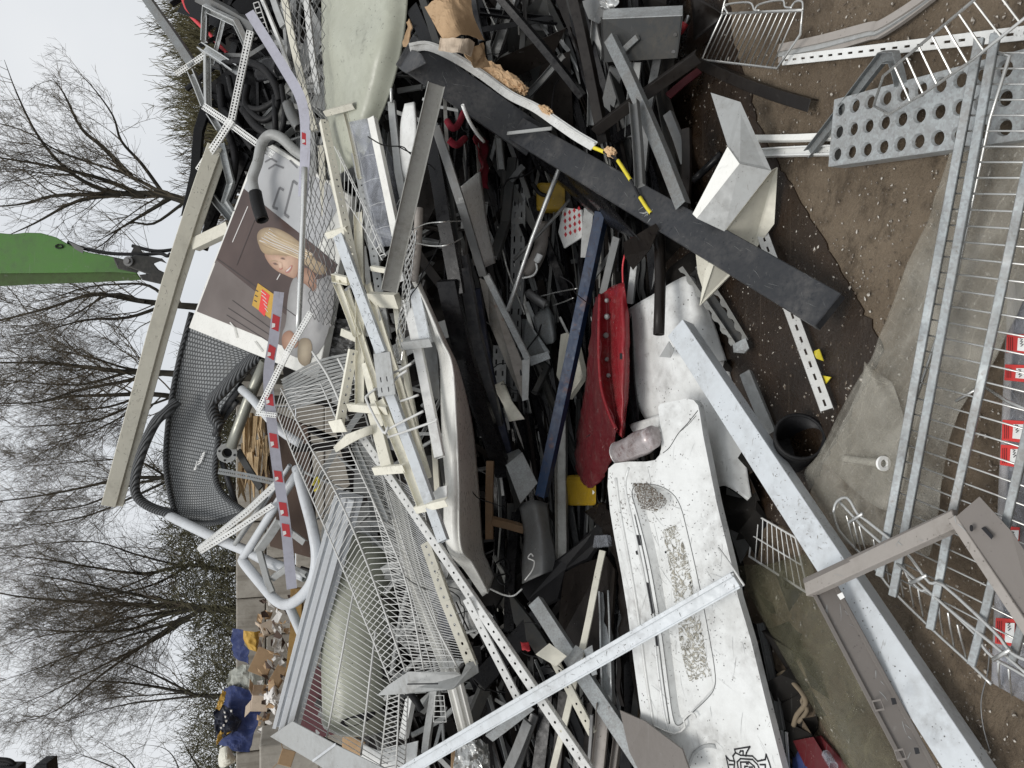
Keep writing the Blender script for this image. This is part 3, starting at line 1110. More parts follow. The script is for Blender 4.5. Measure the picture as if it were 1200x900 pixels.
limb_tree('bare_tree', 'dark bare tree with one straight trunk behind the middle of the leaning cream bar', 13.0, (330, 445), [
    [(225, 440), (190, 437), (150, 436), (100, 430), (50, 425), (0, 425), (-40, 424)],
    [(195, 437), (150, 432), (110, 420), (60, 410), (0, 408)],
    [(190, 438), (140, 448), (90, 458), (50, 470), (0, 478)],
    [(150, 436), (100, 450), (60, 450), (0, 445)]], 31, 1.15, 0.13)
limb_tree('bare_tree', 'thin bare tree behind the leaning cream bar, its crown a dense tangle', 14.5, (330, 468), [
    [(235, 470), (180, 462), (130, 463), (80, 465), (40, 472), (-20, 472)],
    [(200, 466), (150, 485), (110, 505), (60, 520), (0, 540)],
    [(180, 463), (120, 490), (70, 498), (0, 500)],
    [(170, 463), (120, 478), (60, 478), (0, 465)]], 37, 1.05, 0.12)
limb_tree('bare_tree', 'bare tree beside the wicker armchair, low limbs spreading over its curved arm', 17.5, (330, 572), [
    [(240, 570), (190, 560), (140, 562), (80, 575), (20, 585), (-30, 590)],
    [(205, 565), (160, 540), (110, 540), (50, 545), (-20, 548)],
    [(200, 562), (150, 585), (100, 605), (40, 615), (-20, 612)],
    [(190, 560), (150, 570), (100, 592), (40, 600), (-10, 600)]], 41, 1.05, 0.12)
limb_tree('bare_tree', 'slim bare tree standing behind the wall where the grey tube frame pokes up', 18.6, (330, 668), [
    [(262, 668), (220, 662), (170, 672), (110, 665), (50, 655), (-10, 650)],
    [(215, 664), (160, 650), (110, 635), (40, 638), (-20, 645)],
    [(220, 664), (180, 685), (120, 700), (60, 715), (0, 735)],
    [(190, 668), (140, 690), (80, 705), (20, 720)]], 47, 1.05, 0.12)
limb_tree('bare_tree', 'largest bare tree, several long limbs fanning from one stump above the concrete wall', 18.0, (330, 715), [
    [(265, 715), (230, 712), (190, 710), (150, 708), (90, 705), (30, 700), (-30, 690)],
    [(240, 713), (190, 718), (150, 725), (100, 738), (50, 745), (-10, 760)],
    [(240, 714), (195, 732), (150, 745), (90, 765), (40, 785), (-20, 805)],
    [(235, 715), (190, 745), (150, 765), (100, 790), (50, 815), (0, 835)],
    [(240, 713), (200, 705), (150, 695), (80, 680), (10, 670)],
    [(215, 724), (170, 755), (120, 790), (70, 830), (20, 850)],
    [(230, 712), (190, 722), (150, 738), (80, 740), (0, 735)]], 53, 1.08, 0.19)
limb_tree('bare_tree', 'forked bare tree leaning behind the blue tarpaulin on the wall', 17.6, (330, 815), [
    [(268, 815), (235, 815), (200, 808), (150, 800), (110, 798), (60, 790)],
    [(235, 815), (190, 820), (150, 825), (110, 835), (60, 850)],
    [(225, 813), (180, 790), (140, 775), (90, 770)],
    [(215, 812), (170, 815), (120, 820), (90, 840)]], 59, 1.1, 0.11)
limb_tree('bare_tree', 'small twiggy tree at the end of the block wall, forking in the sky corner', 17.0, (330, 905), [
    [(260, 905), (200, 925), (160, 915), (130, 898), (100, 886), (88, 882)],
    [(170, 918), (150, 890), (130, 878), (105, 862)],
    [(215, 920), (205, 890), (190, 876), (160, 872)],
    [(240, 910), (225, 888), (215, 870), (205, 850)]], 61, 0.8, 0.07)

# tangled scrub: many fine upright stems out of one foot
def scrub(name, label, Z, px0, py0, py1, top, seed, n=420, mat='scrub', group=None, cat='shrub', spread=0.5):
    rnd = random.Random(seed)
    a = W(px0, (py0 + py1) / 2, Z)
    rt = root(name, label, cat, Vector((a.x, a.y, 0)), group)
    mb = MB()
    for i in range(n):
        py = rnd.uniform(py0, py1)
        f = W(px0 + rnd.uniform(-6, 25), py, Z + rnd.uniform(-.8, 1.4))
        t = rnd.uniform(0.45, 1.0) * (0.75 + 0.25 * math.sin((py - py0) / max(1, py1 - py0) * math.pi))
        h = (px0 - top) * t * Z / F
        d = Vector((rnd.uniform(-spread, spread), rnd.uniform(-spread, spread), 1)).normalized()
        pts = [f]
        q = f
        for j in range(4):
            d = (d + Vector((rnd.uniform(-1, 1), rnd.uniform(-1, 1), rnd.uniform(-.3, .6))) * 0.22).normalized()
            q = q + d * h / 4
            pts.append(q)
        sweep(mb, circ(0.010, 3), pts, scale=[1, .8, .6, .45, .3], caps=False)
        for b in range(5):
            t = rnd.uniform(0.25, 0.95) * 4
            k = min(3, int(t))
            p = pts[k].lerp(pts[k + 1], t - k)
            dd = (pts[k + 1] - pts[k]).normalized()
            e = (dd + Vector((rnd.uniform(-1, 1), rnd.uniform(-1, 1), rnd.uniform(-.4, .8))) * 0.8).normalized()
            l = h * rnd.uniform(0.12, 0.3)
            m = p + e * l * 0.5 + Vector((rnd.uniform(-1, 1), rnd.uniform(-1, 1), 1)) * l * 0.08
            sweep(mb, circ(0.0055, 3), [p, m, p + e * l], scale=[1, .7, .4], caps=False)
    build(mb, 'crown', M[mat], rt)
    st = MB()
    for i in range(6):
        f = W(px0, py0 + (py1 - py0) * (i + .5) / 6, Z)
        sweep(st, circ(0.035, 5), [Vector((f.x, f.y, -0.05)), Vector((f.x, f.y, f.z * 0.5)) + Vector((.05, 0, 0)), f + Vector((0, 0, 0.3))], scale=[1, .8, .4])
    build(st, 'trunk', M['bark'], rt)
    return rt
scrub('willow_shrub', 'olive twiggy shrub filling the sky corner beside the galvanised frame', 11.5, 262, -40, 75, 170, 71, 620)
scrub('willow_shrub', 'paler twiggy shrub below the first one, behind the bent perforated strip', 12.0, 268, 70, 170, 182, 73, 560)
scrub('willow_shrub', 'small grey twiggy shrub between the shrubs and the spreading tree', 12.5, 270, 150, 260, 196, 79, 330, mat='twig')

# one far mass of undergrowth behind the wall
def thicket():
    rnd = random.Random(83)
    mb = MB()
    for i in range(7000):
        py = rnd.uniform(400, 960)
        dense = 1.0 if 480 < py < 730 else 0.55
        if rnd.random() > dense:
            continue
        h = (80 if 520 < py < 720 else 52) * rnd.random() ** 1.5
        px = 280 - h
        p = W(px, py, rnd.uniform(17.0, 20.5))
        d = Vector((rnd.uniform(-1, 1), rnd.uniform(-.5, .5), rnd.uniform(-.2, 1.2))).normalized()
        l = rnd.uniform(0.25, 0.9)
        sweep(mb, circ(0.010, 3), [p, p + d * l * .5 + Vector((rnd.uniform(-.1, .1), 0, rnd.uniform(-.1, .1))), p + d * l], scale=[1, .7, .3], caps=False)
        # withered leaves
        for b in range(2):
            c = p + d * l * rnd.random() + Vector((rnd.uniform(-.12, .12), rnd.uniform(-.12, .12), rnd.uniform(-.12, .12)))
            x = Vector((rnd.uniform(-1, 1), rnd.uniform(-1, 1), rnd.uniform(-1, 1))).normalized() * rnd.uniform(.012, .03)
            y = x.orthogonal().normalized() * rnd.uniform(.012, .03)
            mb.add([c + x, c + y, c - x, c - y], [(0, 1, 2, 3)])
    o = build(mb, 'undergrowth', M['ivy'])
    kind(o, 'stuff')
    o['label'] = 'dull olive undergrowth massed behind the block wall'
thicket()

# ---------------------------------------------------------------- excavator arm reaching down
def digger():
    Z = 8.6
    r = root('excavator_arm', 'green excavator arm hanging down from the top of the sky', 'excavator', W(165, 312, Z))
    def P(a, b, dz):
        return W(a, b, Z + dz)
    def slab(name, outline, d0, d1, mat, bev=0.012):
        k = len(outline)
        vs = [P(a, b, d0) for a, b in outline] + [P(a, b, d1) for a, b in outline]
        fs = [tuple(range(k)), tuple(reversed(range(k, 2 * k)))] + [(i, k + i, k + (i + 1) % k, (i + 1) % k) for i in range(k)]
        return build(MB().add(vs, fs), name, mat, r, bevel=bev)
    slab('boom', [(-60, 272), (0, 273), (14, 274.5), (30, 272.5), (48, 273), (66, 278), (78, 285), (90, 291), (104, 296), (128, 300), (146, 304), (160, 309), (164, 316), (160, 321), (134, 319), (60, 320), (-60, 321)], 0.0, 0.46, M['green'])
    slab('lower_flange', [(-60, 319), (60, 318), (134, 317), (161, 320), (166, 328), (110, 331), (40, 333.5), (0, 335.5), (-60, 337)], 0.03, 0.43, M['green_dirty'])
    slab('cast_tip', [(132, 301), (147, 305), (160, 309.5), (164, 316), (160, 320), (138, 315)], -0.02, 0.0, M['grease'])
    slab('link_plate', [(148, 302), (158, 299), (175, 300), (190, 303), (196, 309), (188, 306), (180, 309), (186, 316), (198, 322), (198, 335), (188, 333), (166, 328), (163, 322), (172, 321), (150, 313), (146, 308)], -0.06, 0.30, M['grease'])
    slab('link_plate', [(153, 297), (158, 287), (164, 289), (168, 299)], 0.08, 0.16, M['grease'], 0.004)
    mb = MB()
    c = P(153, 307, -0.03)
    sweep(mb, circ(0.055, 16), [c, c - FWD * 0.06])
    sweep(mb, circ(0.03, 12), [c, c - FWD * 0.085])
    build(mb, 'pin', M['steel'], r, bevel=0.004)
    mb = MB()
    c = P(70, 289, 0)
    ring = [c + RGT * (0.02 * math.cos(t)) + UPV * (0.04 * math.sin(t)) - FWD * 0.012 for t in [i * math.pi / 6 for i in range(13)]]
    sweep(mb, circ(0.008, 6), ring)
    build(mb, 'lifting_ring', M['rubber'], r, smooth=True)
    mb = MB()
    sweep(mb, circ(0.02, 8), catmull([P(80, 284, .1), P(98, 291, .05), P(130, 297, .05), P(170, 298, .05), P(188, 297, .02), P(196, 300, 0), P(200, 297, 0)], 5))
    sweep(mb, circ(0.02, 8), catmull([P(155, 288, .1), P(180, 294, .1), P(200, 293, .1), P(212, 290, .1)], 5))
    build(mb, 'hydraulic_hose', M['rubber'], r, smooth=True)
    slab('worn_patch', [(80, 283), (88, 286), (98, 291), (97, 297), (88, 292)], -0.004, 0.001, M['midgrey'], 0)
digger()

# dark yard-lamp bracket cut off by the corner of the picture
lz = 6.0
lb = root('yard_lamp', 'black lamp bracket at the very corner of the sky', 'lamp', W(10, 915, lz))
mb = MB()
sweep(mb, circ(0.018, 8), catmull([W(-20, 889, lz), W(0, 890, lz), (W(12, 892, lz)), W(19, 900, lz), W(24, 915, lz)], 5))
build(mb, 'bracket', M['rubber'], lb, smooth=True)
mb = MB()
boxmb(mb, W(4, 905, lz), RGT, FWD, UPV, 0.13, 0.1, 0.30)
build(mb, 'lamp_mount', M['black'], lb, bevel=0.01)
mb = MB()
vs = [W(36, 902, lz), W(42, 895.5, lz), W(55, 895, lz), W(58, 925, lz), W(34, 925, lz)]
vs2 = [v + FWD * 0.14 for v in vs]
mb.add(vs + vs2, [(0, 1, 2, 3, 4), (9, 8, 7, 6, 5)] + [(i, 5 + i, 5 + (i + 1) % 5, (i + 1) % 5) for i in range(5)])
build(mb, 'lamp_head', M['black'], lb, bevel=0.008)

# ---------------------------------------------------------------- rubbish lying against the wall
def crumple(name, label, cat, seq, Z, mat, amp=0.05, freq=3.0, thick=0.006, seed=0, parent=None, nu=20, nv=20):
    rows = [[W(p[0], p[1], Z + (p[2] if len(p) > 2 else 0)) for p in r] for r in seq]
    return patch(name, label, cat, None, mat, pts=rows, nu=nu, nv=nv, thick=thick, amp=amp, freq=freq, seed=seed, parent=parent, shade=False, ridged=True)
tz = 15.2
bt = root('blue_tarpaulin', 'crumpled blue and ochre tarpaulin hanging over the block wall', 'tarpaulin', W(305, 850, tz))
crumple('sheet', None, None, [[(266, 806, .3), (278, 803), (300, 815), (302, 826)], [(262, 826, .2), (276, 830), (294, 828, .1), (309, 827, .1)], [(258, 850, .2), (275, 852), (290, 855, .05), (302, 850)], [(258, 872, .2), (272, 878), (286, 880), (295, 880)]], tz, M['tarp_blue'], 0.05, 2.6, seed=1, parent=bt, nu=24, nv=24)
crumple('fold', None, None, [[(252, 832, -.1), (262, 826, -.15), (272, 832, -.2), (282, 842, -.1)], [(252, 850, -.1), (262, 848, -.25), (272, 850, -.25), (283, 846, -.1)], [(255, 866, -.05), (264, 862, -.15), (272, 858, -.15), (278, 856, -.05)]], tz, M['navy'], 0.06, 4.0, seed=2, parent=bt, nu=18, nv=18)
crumple('ochre_band', None, None, [[(253, 830, -.15), (258, 818, -.2), (262, 808, -.1)], [(258, 832, -.15), (263, 822, -.2), (266, 810, -.1)]], tz, M['tarp_yellow'], 0.05, 5, seed=3, parent=bt)
crumple('ochre_band', None, None, [[(255, 872, -.2), (264, 862, -.25), (275, 855, -.2)], [(255, 866, -.2), (258, 857, -.25), (264, 857, -.2)]], tz, M['tarp_yellow'], 0.05, 5, seed=4, parent=bt)
for i, (a, b) in enumerate([(263, 835), (264, 840), (265, 845), (262, 850), (271, 833), (259, 853)]):
    crumple('print_mark', None, None, [[(a - 1.1, b - 1.4, -.34), (a + 1.2, b - 1.2, -.34)], [(a - .6, b + 1.1, -.34), (a + .9, b + 1.3, -.34)]], tz, M['paper'], 0.01, 9, seed=i, parent=bt, nu=4, nv=4)
b2 = root('striped_sack', 'blue and ochre sack slumped on the wall above the cardboard boxes', 'sack', W(300, 755, tz))
crumple('sheet', None, None, [[(274, 736, .1), (284, 738), (286, 745, -.1)], [(273, 752, .1), (283, 756), (290, 762, -.1)], [(275, 768, .1), (284, 774), (293, 778)]], tz, M['tarp_blue'], 0.04, 3, seed=6, parent=b2)
crumple('ochre_side', None, None, [[(286, 738, -.05), (298, 740, -.1), (305, 739)], [(286, 748, -.08), (298, 752, -.15), (303, 754)], [(292, 760, -.05), (300, 763, -.1), (304, 766)]], tz, M['tarp_yellow'], 0.04, 3, seed=7, parent=b2)
crumple('grey_sheeting', 'grey sheeting draped over the wall between the two blue tarpaulins', 'sheeting', [[(270, 786, .2), (290, 778), (310, 790)], [(268, 800, .2), (290, 796, -.1), (312, 798)], [(270, 806, .2), (288, 806), (304, 812)]], tz + .15, M['tarp_grey'], 0.07, 3, seed=8)
def carton(name, label, cat, c, Z, sx, sy, sz, rot, mat, tilt=0.0, flaps=True):
    p = W(c[0], c[1], Z)
    r = root(name, label, cat, p)
    q = Matrix.Rotation(R(rot), 3, 'Z') @ Matrix.Rotation(R(tilt), 3, 'Y')
    x, y, z = q @ Vector((1, 0, 0)), q @ Vector((0, 1, 0)), q @ Vector((0, 0, 1))
    mb = MB()
    boxmb(mb, p, x, y, z, sx, sy, sz)
    build(mb, 'carton', mat, r, bevel=0.006)
    if flaps:
        for s in (-1, 1):
            mb = MB()
            a = p + z * (sz / 2 + .004) + x * (s * sx / 2)
            d = (x * s * 0.8 + z * 0.5).normalized() * sx * 0.45
            mb.add([a - y * sy / 2, a + y * sy / 2, a + y * sy * .47 + d, a - y * sy * .46 + d], [(0, 1, 2, 3)])
            build(mb, 'flap', mat, r, solid=0.006)
carton('cardboard_box', 'closed brown cardboard box with taped seams beside the striped sack', 'cardboard box', (308, 776), tz - .7, 0.46, 0.35, 0.36, 20, M['cardboard'], 25, False)
carton('cardboard_box', 'small pale cardboard box with open flaps touching the blue tarpaulin', 'cardboard box', (305, 818), tz - .8, 0.33, 0.35, 0.30, -12, M['cardboard_pale'], 8)
carton('cardboard_box', 'squashed flesh-coloured carton under the wall near the grey tube frame', 'cardboard box', (318, 735), tz - .8, 0.22, 0.25, 0.36, 30, M['cardboard_pale'], -20)
carton('cardboard_box', 'brown carton lying on its side close to the pale extruded profile', 'cardboard box', (326, 793), tz - 1.0, 0.34, 0.24, 0.2, 35, M['cardboard'], 30, False)
crumple('plastic_bag', 'crumpled white plastic bag below the small pale cardboard box', 'bag', [[(311, 806, -.2), (320, 802, -.3), (328, 808, -.1)], [(309, 818, -.2), (320, 818, -.5), (330, 820, -.1)], [(314, 828, -.2), (322, 836, -.3), (328, 832)]], tz - .9, M['paper'], 0.12, 5, seed=9, nu=20, nv=20)
crumple('paper_scrap', 'torn white paper hanging near the flesh-coloured carton', 'paper', [[(322, 728), (332, 734)], [(321, 748, -.1), (331, 752)], [(324, 770), (331, 772)]], tz - .9, M['paper'], 0.10, 5, seed=10)
crumple('striped_cushion', 'small cream striped cushion below the corner of the blue tarpaulin', 'cushion', [[(258, 878, -.1), (266, 876, -.2), (272, 884)], [(257, 890, -.1), (265, 887, -.35), (275, 890)], [(258, 898, -.1), (266, 896, -.2), (272, 893)]], tz - .2, M['cream'], 0.04, 4, seed=12, thick=0.05)
crumple('red_scrap', 'tiny red plastic scrap among the cartons against the wall', 'plastic scrap', [[(316, 797), (320, 799)], [(317, 802), (321, 803)]], tz - 1.3, M['tape_red'], 0.03, 6, seed=13, nu=5, nv=5)
# rusty rail and the pink scrap nearer the heap
bar('rusted_rail', 'rust-eaten yellow rail standing behind the pale extruded profile', 'rail', None, 14, M['rustyellow'], 'box', pts=[W(347, 690, 7.2), W(341, 740, 7.2), W(335, 800, 7.2), W(331, 850, 7.2)], t=6, bent=0.03)
boxmb(mb2 := MB(), W(340, 905, 9.6), Vector((1, 0, 0)), Vector((0, 1, 0)), Vector((0, 0, 1)), 1.0, .6, .7)
tag(build(mb2, 'concrete_block', M['concrete'], bevel=0.02), 'beige concrete block standing nearer than the block wall, beside the long extruded profile', 'concrete block')
carton('carton_scrap', 'dark open carton lying on the near beige concrete block', 'cardboard box', (336, 888), 8.4, 0.16, 0.18, 0.15, 25, M['cardboard'], 20)

def paper_litter():
    rnd = random.Random(77)
    for mt, n, lab in (('paper', 60, 'torn white paper and film scattered on the rubbish by the wall'), ('cardboard', 60, 'scraps of brown cardboard scattered on the rubbish by the wall'), ('brownwood', 50, 'dark splintered bits scattered on the rubbish by the wall')):
        mb = MB()
        for i in range(n):
            c = W(rnd.uniform(303, 350), rnd.uniform(700, 870), rnd.uniform(13.4, 15.3))
            s = rnd.uniform(.04, .15)
            u = Vector((rnd.uniform(-1, 1), rnd.uniform(-1, 1), rnd.uniform(-1, 1))).normalized()
            v = u.orthogonal().normalized()
            w = u.cross(v)
            mb.add([c + u * s, c + v * s * rnd.uniform(.3, 1) + w * s * .3, c - u * s * rnd.uniform(.4, 1), c - v * s * rnd.uniform(.3, .9), c + w * s * rnd.uniform(.1, .5)], [(0, 1, 4), (1, 2, 4), (2, 3, 4), (3, 0, 4)])
        o = build(mb, 'rubbish_litter', M[mt], solid=.004)
        kind(o, 'stuff')
        o['label'] = lab
paper_litter()

# ================================================================ THE HEAP
def ridge(py):
    pts = [(-250, 215), (0, 225), (150, 255), (250, 285), (400, 330), (480, 375), (560, 400), (700, 400), (850, 400), (1150, 410)]
    for (a, x), (b, y) in zip(pts, pts[1:]):
        if py <= b:
            return x + (y - x) * (py - a) / (b - a)
    return 410
def foot(py):
    pts = [(-250, 790), (100, 790), (300, 815), (450, 860), (600, 900), (800, 960), (1150, 1000)]
    for (a, x), (b, y) in zip(pts, pts[1:]):
        if py <= b:
            return x + (y - x) * (py - a) / (b - a)
    return 1000
def mound():
    rnd = random.Random(1)
    rows = []
    pys = [-260 + i * 24 for i in range(62)]
    for py in pys:
        r, f = ridge(py) + 15, foot(py)
        col = []
        for k in range(25):
            px = f + (r - f) * k / 24
            p = Q(px, py, 0.62 * min(1.0, k / 3.5) + 0.05)
            p = p + Vector((rnd.uniform(-.06, .06), rnd.uniform(-.08, .08), rnd.uniform(-.05, .05)))
            col.append(p)
        for s, h in ((0.5, 0.95), (1.0, 0.7), (1.7, 0.3), (2.3, -0.05)):
            q = col[24]
            col.append(Vector((q.x + rnd.uniform(-.1, .1), q.y + s, max(-0.05, q.z * h))))
        rows.append(col)
    n = len(rows[0])
    vs = [p for c in rows for p in c]
    fs = [(i * n + j, (i + 1) * n + j, (i + 1) * n + j + 1, i * n + j + 1) for i in range(len(rows) - 1) for j in range(n - 1)]
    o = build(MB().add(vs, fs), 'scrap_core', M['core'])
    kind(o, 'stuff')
    o['label'] = 'packed scrap deep inside the heap, coloured dark for the shade of its gaps'
M['core'] = paint('core_gap_shade', (0.012, 0.011, 0.010), 0.8, dirt=0.4, dcol=(0.035, 0.03, 0.025), speck=0, spec=0.15)  # near-black colour put in for the shade of gaps between pieces
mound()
# odds and ends packed between the bigger pieces: far too many and too deep to count
def infill(name, label, n, mat, seed, bright=False, box=(330, 820, -60, 960), offs=(0.16, 0.55), upr=0.5, ws=(0.015, 0.06)):
    rnd = random.Random(seed)
    mb = MB()
    for i in range(n):
        py = rnd.uniform(box[2], box[3])
        px = rnd.uniform(max(box[0], ridge(py) + 12), min(box[1], foot(py) - 30))
        dd = rnd.uniform(*offs)
        if px < 415 and 165 < py < 450:
            dd += 0.3
        c = Q(px, py, dd)
        # pieces mostly lie along the slope, leaning
        a = rnd.gauss(math.pi / 2 if rnd.random() < upr else rnd.uniform(0, 3.14), 0.35)
        d = (RGT * math.cos(a) + UPV * math.sin(a) + FWD * rnd.uniform(-.2, .45)).normalized()
        L = rnd.uniform(0.2, 0.9)
        w = rnd.uniform(*ws)
        p0, p1 = c - d * L / 2, c + d * L / 2
        if p0.z < 0.02 or p1.z < 0.02 or not buried(p0, p1, .06):
            continue
        kk = rnd.random()
        roll = rnd.uniform(-60, 60)
        if kk < 0.25:
            pr = pL(w, w * .8, 0.003)
        elif kk < 0.45:
            pr = pU(w, w * .6, 0.003)
        elif kk < 0.6:
            pr = circ(w * .35, 8)
        elif kk < 0.8:
            pr = pbox(w, w * rnd.uniform(.1, .8))
        else:
            pr = pbox(w * rnd.uniform(2, 5), 0.004)
        sweep(mb, pr, [p0, p0.lerp(p1, .5) + Vector((rnd.uniform(-.02, .02), 0, rnd.uniform(-.02, .02))), p1], roll)
    o = build(mb, name, mat)
    kind(o, 'stuff')
    o['label'] = label
def strips(name, label, n, mat, seed, offs, box=(470, 760, -40, 940), ws=(0.014, 0.05), Ls=(0.7, 1.9), lean=0.24):
    rnd = random.Random(seed)
    mb = MB()
    for i in range(n):
        py = rnd.uniform(box[2], box[3])
        px = rnd.uniform(max(box[0], ridge(py) + 20), min(box[1], foot(py) - 40))
        c = Q(px, py, rnd.uniform(*offs))
        a = math.atan2(1.0, lean) + rnd.gauss(0, 0.16)
        if rnd.random() < 0.16:
            a = rnd.uniform(0, 3.14)
        d = (-UPV * math.cos(a) - RGT * math.sin(a) + FWD * rnd.gauss(0, .10)).normalized()
        L = rnd.uniform(*Ls) * (0.4 if rnd.random() < .25 else 1)
        w = rnd.uniform(*ws)
        p0, p1 = c - d * L / 2, c + d * L / 2
        if p0.z < 0.03 or p1.z < 0.03 or not buried(p0, p1, .03, 1):
            continue
        k = rnd.random()
        pr = pL(w, w * .8, .003) if k < .3 else pU(w, w * .5, .003) if k < .5 else circ(w * .3, 8) if k < .6 else pbox(w, w * .2)
        b = rnd.uniform(-.03, .03)
        pts = catmull([p0, p0.lerp(p1, .35) + UPV * b + FWD * rnd.uniform(-.02, .02), p0.lerp(p1, .7) + UPV * rnd.uniform(-.02, .02), p1], 3)
        sweep(mb, pr, pts, rnd.uniform(-50, 50))
    o = build(mb, name, mat)
    kind(o, 'stuff')
    o['label'] = label
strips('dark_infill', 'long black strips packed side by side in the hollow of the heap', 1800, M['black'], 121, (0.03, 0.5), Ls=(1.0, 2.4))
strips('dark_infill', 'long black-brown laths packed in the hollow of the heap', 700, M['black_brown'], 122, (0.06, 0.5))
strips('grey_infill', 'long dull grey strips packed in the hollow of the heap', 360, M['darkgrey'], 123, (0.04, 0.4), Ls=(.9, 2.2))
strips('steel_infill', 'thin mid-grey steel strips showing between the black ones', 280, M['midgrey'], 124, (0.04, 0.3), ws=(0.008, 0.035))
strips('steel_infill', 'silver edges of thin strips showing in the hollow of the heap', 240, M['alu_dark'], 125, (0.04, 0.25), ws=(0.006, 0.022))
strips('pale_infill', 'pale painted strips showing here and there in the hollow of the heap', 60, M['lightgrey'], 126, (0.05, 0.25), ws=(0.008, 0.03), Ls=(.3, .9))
infill('dark_infill', 'dark bars and strips packed deep in the heap', 420, M['black_brown'], 21, offs=(0.25, 0.55))  # near-black colour here also stands in for shade deep between pieces
infill('steel_infill', 'small bare steel offcuts glinting deep in the heap', 120, M['steel'], 23, offs=(0.2, 0.5), ws=(0.008, 0.025))
def cables():
    rnd = random.Random(31)
    mb = MB()
    for i in range(60):
        py = rnd.uniform(60, 860)
        px = rnd.uniform(max(500, ridge(py) + 60), min(760, foot(py) - 60))
        P = []
        c = Q(px, py, rnd.uniform(0.0, .3))
        d = Vector((rnd.uniform(-1, 1), rnd.uniform(-.3, .3), rnd.uniform(-1, 1))).normalized()
        for k in range(7):
            P.append(c.copy())
            d = (d + Vector((rnd.uniform(-1, 1), rnd.uniform(-.4, .4), rnd.uniform(-1, 1))) * .7).normalized()
            c = c + d * rnd.uniform(.03, .09)
        if min(p.z for p in P) < .03:
            continue
        sweep(mb, circ(rnd.choice([.0022, .003, .0045]), 5), catmull(P, 4))
    o = build(mb, 'cable_tangle', M['rubber'], smooth=True)
    kind(o, 'stuff')
    o['label'] = 'loose black cable ends curling in the dark gaps of the heap'
cables()
infill('pale_infill', 'pale slats and strips packed under the cream shelving', 210, M['lightgrey'], 24, box=(330, 520, 60, 900), offs=(0.18, 0.4), ws=(0.012, 0.04))
infill('pale_infill', 'pale strips packed behind the fence netting at the top of the heap', 90, M['lightgrey'], 25, box=(335, 400, -60, 330), offs=(0.15, 0.32), ws=(0.015, 0.05), upr=0.2)
infill('dark_infill', 'black bars packed behind the hoses at the top of the heap', 160, M['black'], 26, box=(250, 340, -60, 270), offs=(0.12, 0.4), ws=(0.02, 0.06), upr=0.3)

# ---------------------------------------------------------------- crest of the heap, upper side of the picture
bar('steel_bar', 'bare grey steel angle jutting up into the sky beside the olive shrub', 'steel bar', [(166, -8, .1), (224, 76, .0)], 10, M['galv_dark'], 'L', t=8)
fr = root('stud_framework', 'twisted shiny galvanised stud frame at the top of the heap', 'frame', Q(250, 80))
for sq, w in (([(238, 47), (238, 10), (272, 26), (286, 54)], 7), ([(233, 52, -.03), (274, 79, -.03)], 9), ([(222, 82), (237, 123), (256, 150)], 8), ([(244, 64), (245, 124)], 7), ([(262, 22, .04), (248, 76, .06)], 5)):
    bar('rail', None, None, sq, w, M['alu'], 'C', t=w, parent=fr, wall=0.002, bent=0.01, roll=random.uniform(-25, 25))
bar('grey_girder', 'dark grey steel beam crossing behind the shiny stud frame', 'steel beam', [(228, -4, .12), (296, 34, .06)], 12, M['midgrey'], 'box', t=9)
tubepath('red_cable', 'red cable looping behind the shiny stud frame', 'cable', [(213, -8, .15), (219, 12, .12), (233, 28, .12), (246, 40, .15), (256, 52, .15), (266, 63, .15)], 4.5, M['tape_red'])
patch('strap', 'curved grey steel strap under the shiny stud frame', 'strap', [[(262, 62), (264, 67)], [(272, 66), (274, 71)], [(290, 63), (293, 67)], [(305, 54), (308, 58)], [(317, 46), (319, 50)]], M['midgrey'], off=.05, thick=0.004, nu=20, nv=2)
perf('slotted_strip', 'bent slotted white strip hanging at the top beside the black hoses', 'slotted strip', [(293, 36, -.10), (271, 140, -.12), (232, 200, -.08)], 8, M['white'], pitch=3.4, hole=(2.2, 1.8), rows=2, side=3)
perf('slotted_strip', 'slotted white strip crossing over the bent one towards the grey handlebar', 'slotted strip', [(238, 124, -.06), (272, 147, -.07), (320, 182, -.13)], 8, M['white'], pitch=3.4, hole=(2.2, 1.8), rows=2)
perf('slotted_strip', 'short slotted strip end poking into the sky by the shrub', 'slotted strip', [(206, 87, .0), (240, 64, .02)], 6, M['white'], pitch=3.2, hole=(1.8, 1.5), rows=2)
hz = root('hose_bundle', 'tangle of black rubber hoses beneath the slotted strips', 'hoses', Q(295, 120, .1))
for sq, w in (([(262, 75, .02), (285, 72, .0), (308, 80, -.02), (322, 98, .0), (328, 118, .02)], 9), ([(268, 90, .05), (275, 115, .02), (300, 128, .0), (322, 118, .02), (330, 105, .05)], 7), ([(290, 100, .03), (288, 122, .0), (305, 140, 0), (320, 135, .02), (327, 115, .03)], 8),
              ([(285, 128, .0), (300, 148, -.02), (318, 160, .0)], 10), ([(330, 100, .0), (333, 125, -.02), (331, 150, .0), (318, 168, .02), (305, 175, .05)], 6), ([(322, 112, .02), (323, 155, .0)], 7), ([(262, 130, .05), (280, 150, .02), (298, 175, .03)], 10), ([(258, 100, .08), (262, 140, .05), (275, 180, .05), (272, 215, .06)], 9)):
    tubepath('hose', None, None, sq, w, M['rubber'], parent=hz)
patch('black_case', 'black plastic casing broken open among the hoses', 'casing', [[(292, 72, .02), (330, 62, .0)], [(296, 84, -.03), (322, 80, -.04)], [(300, 96, .02), (326, 92, .0)]], M['black'], thick=0.006, nu=8, nv=8, amp=0.02)
tubepath('grey_pipe_stub', 'stubby grey plastic pipe lying next to the lilac tape', 'pipe', [(337, 122, .0), (343, 137, -.02), (351, 150, -.02)], 13, M['midgrey'])
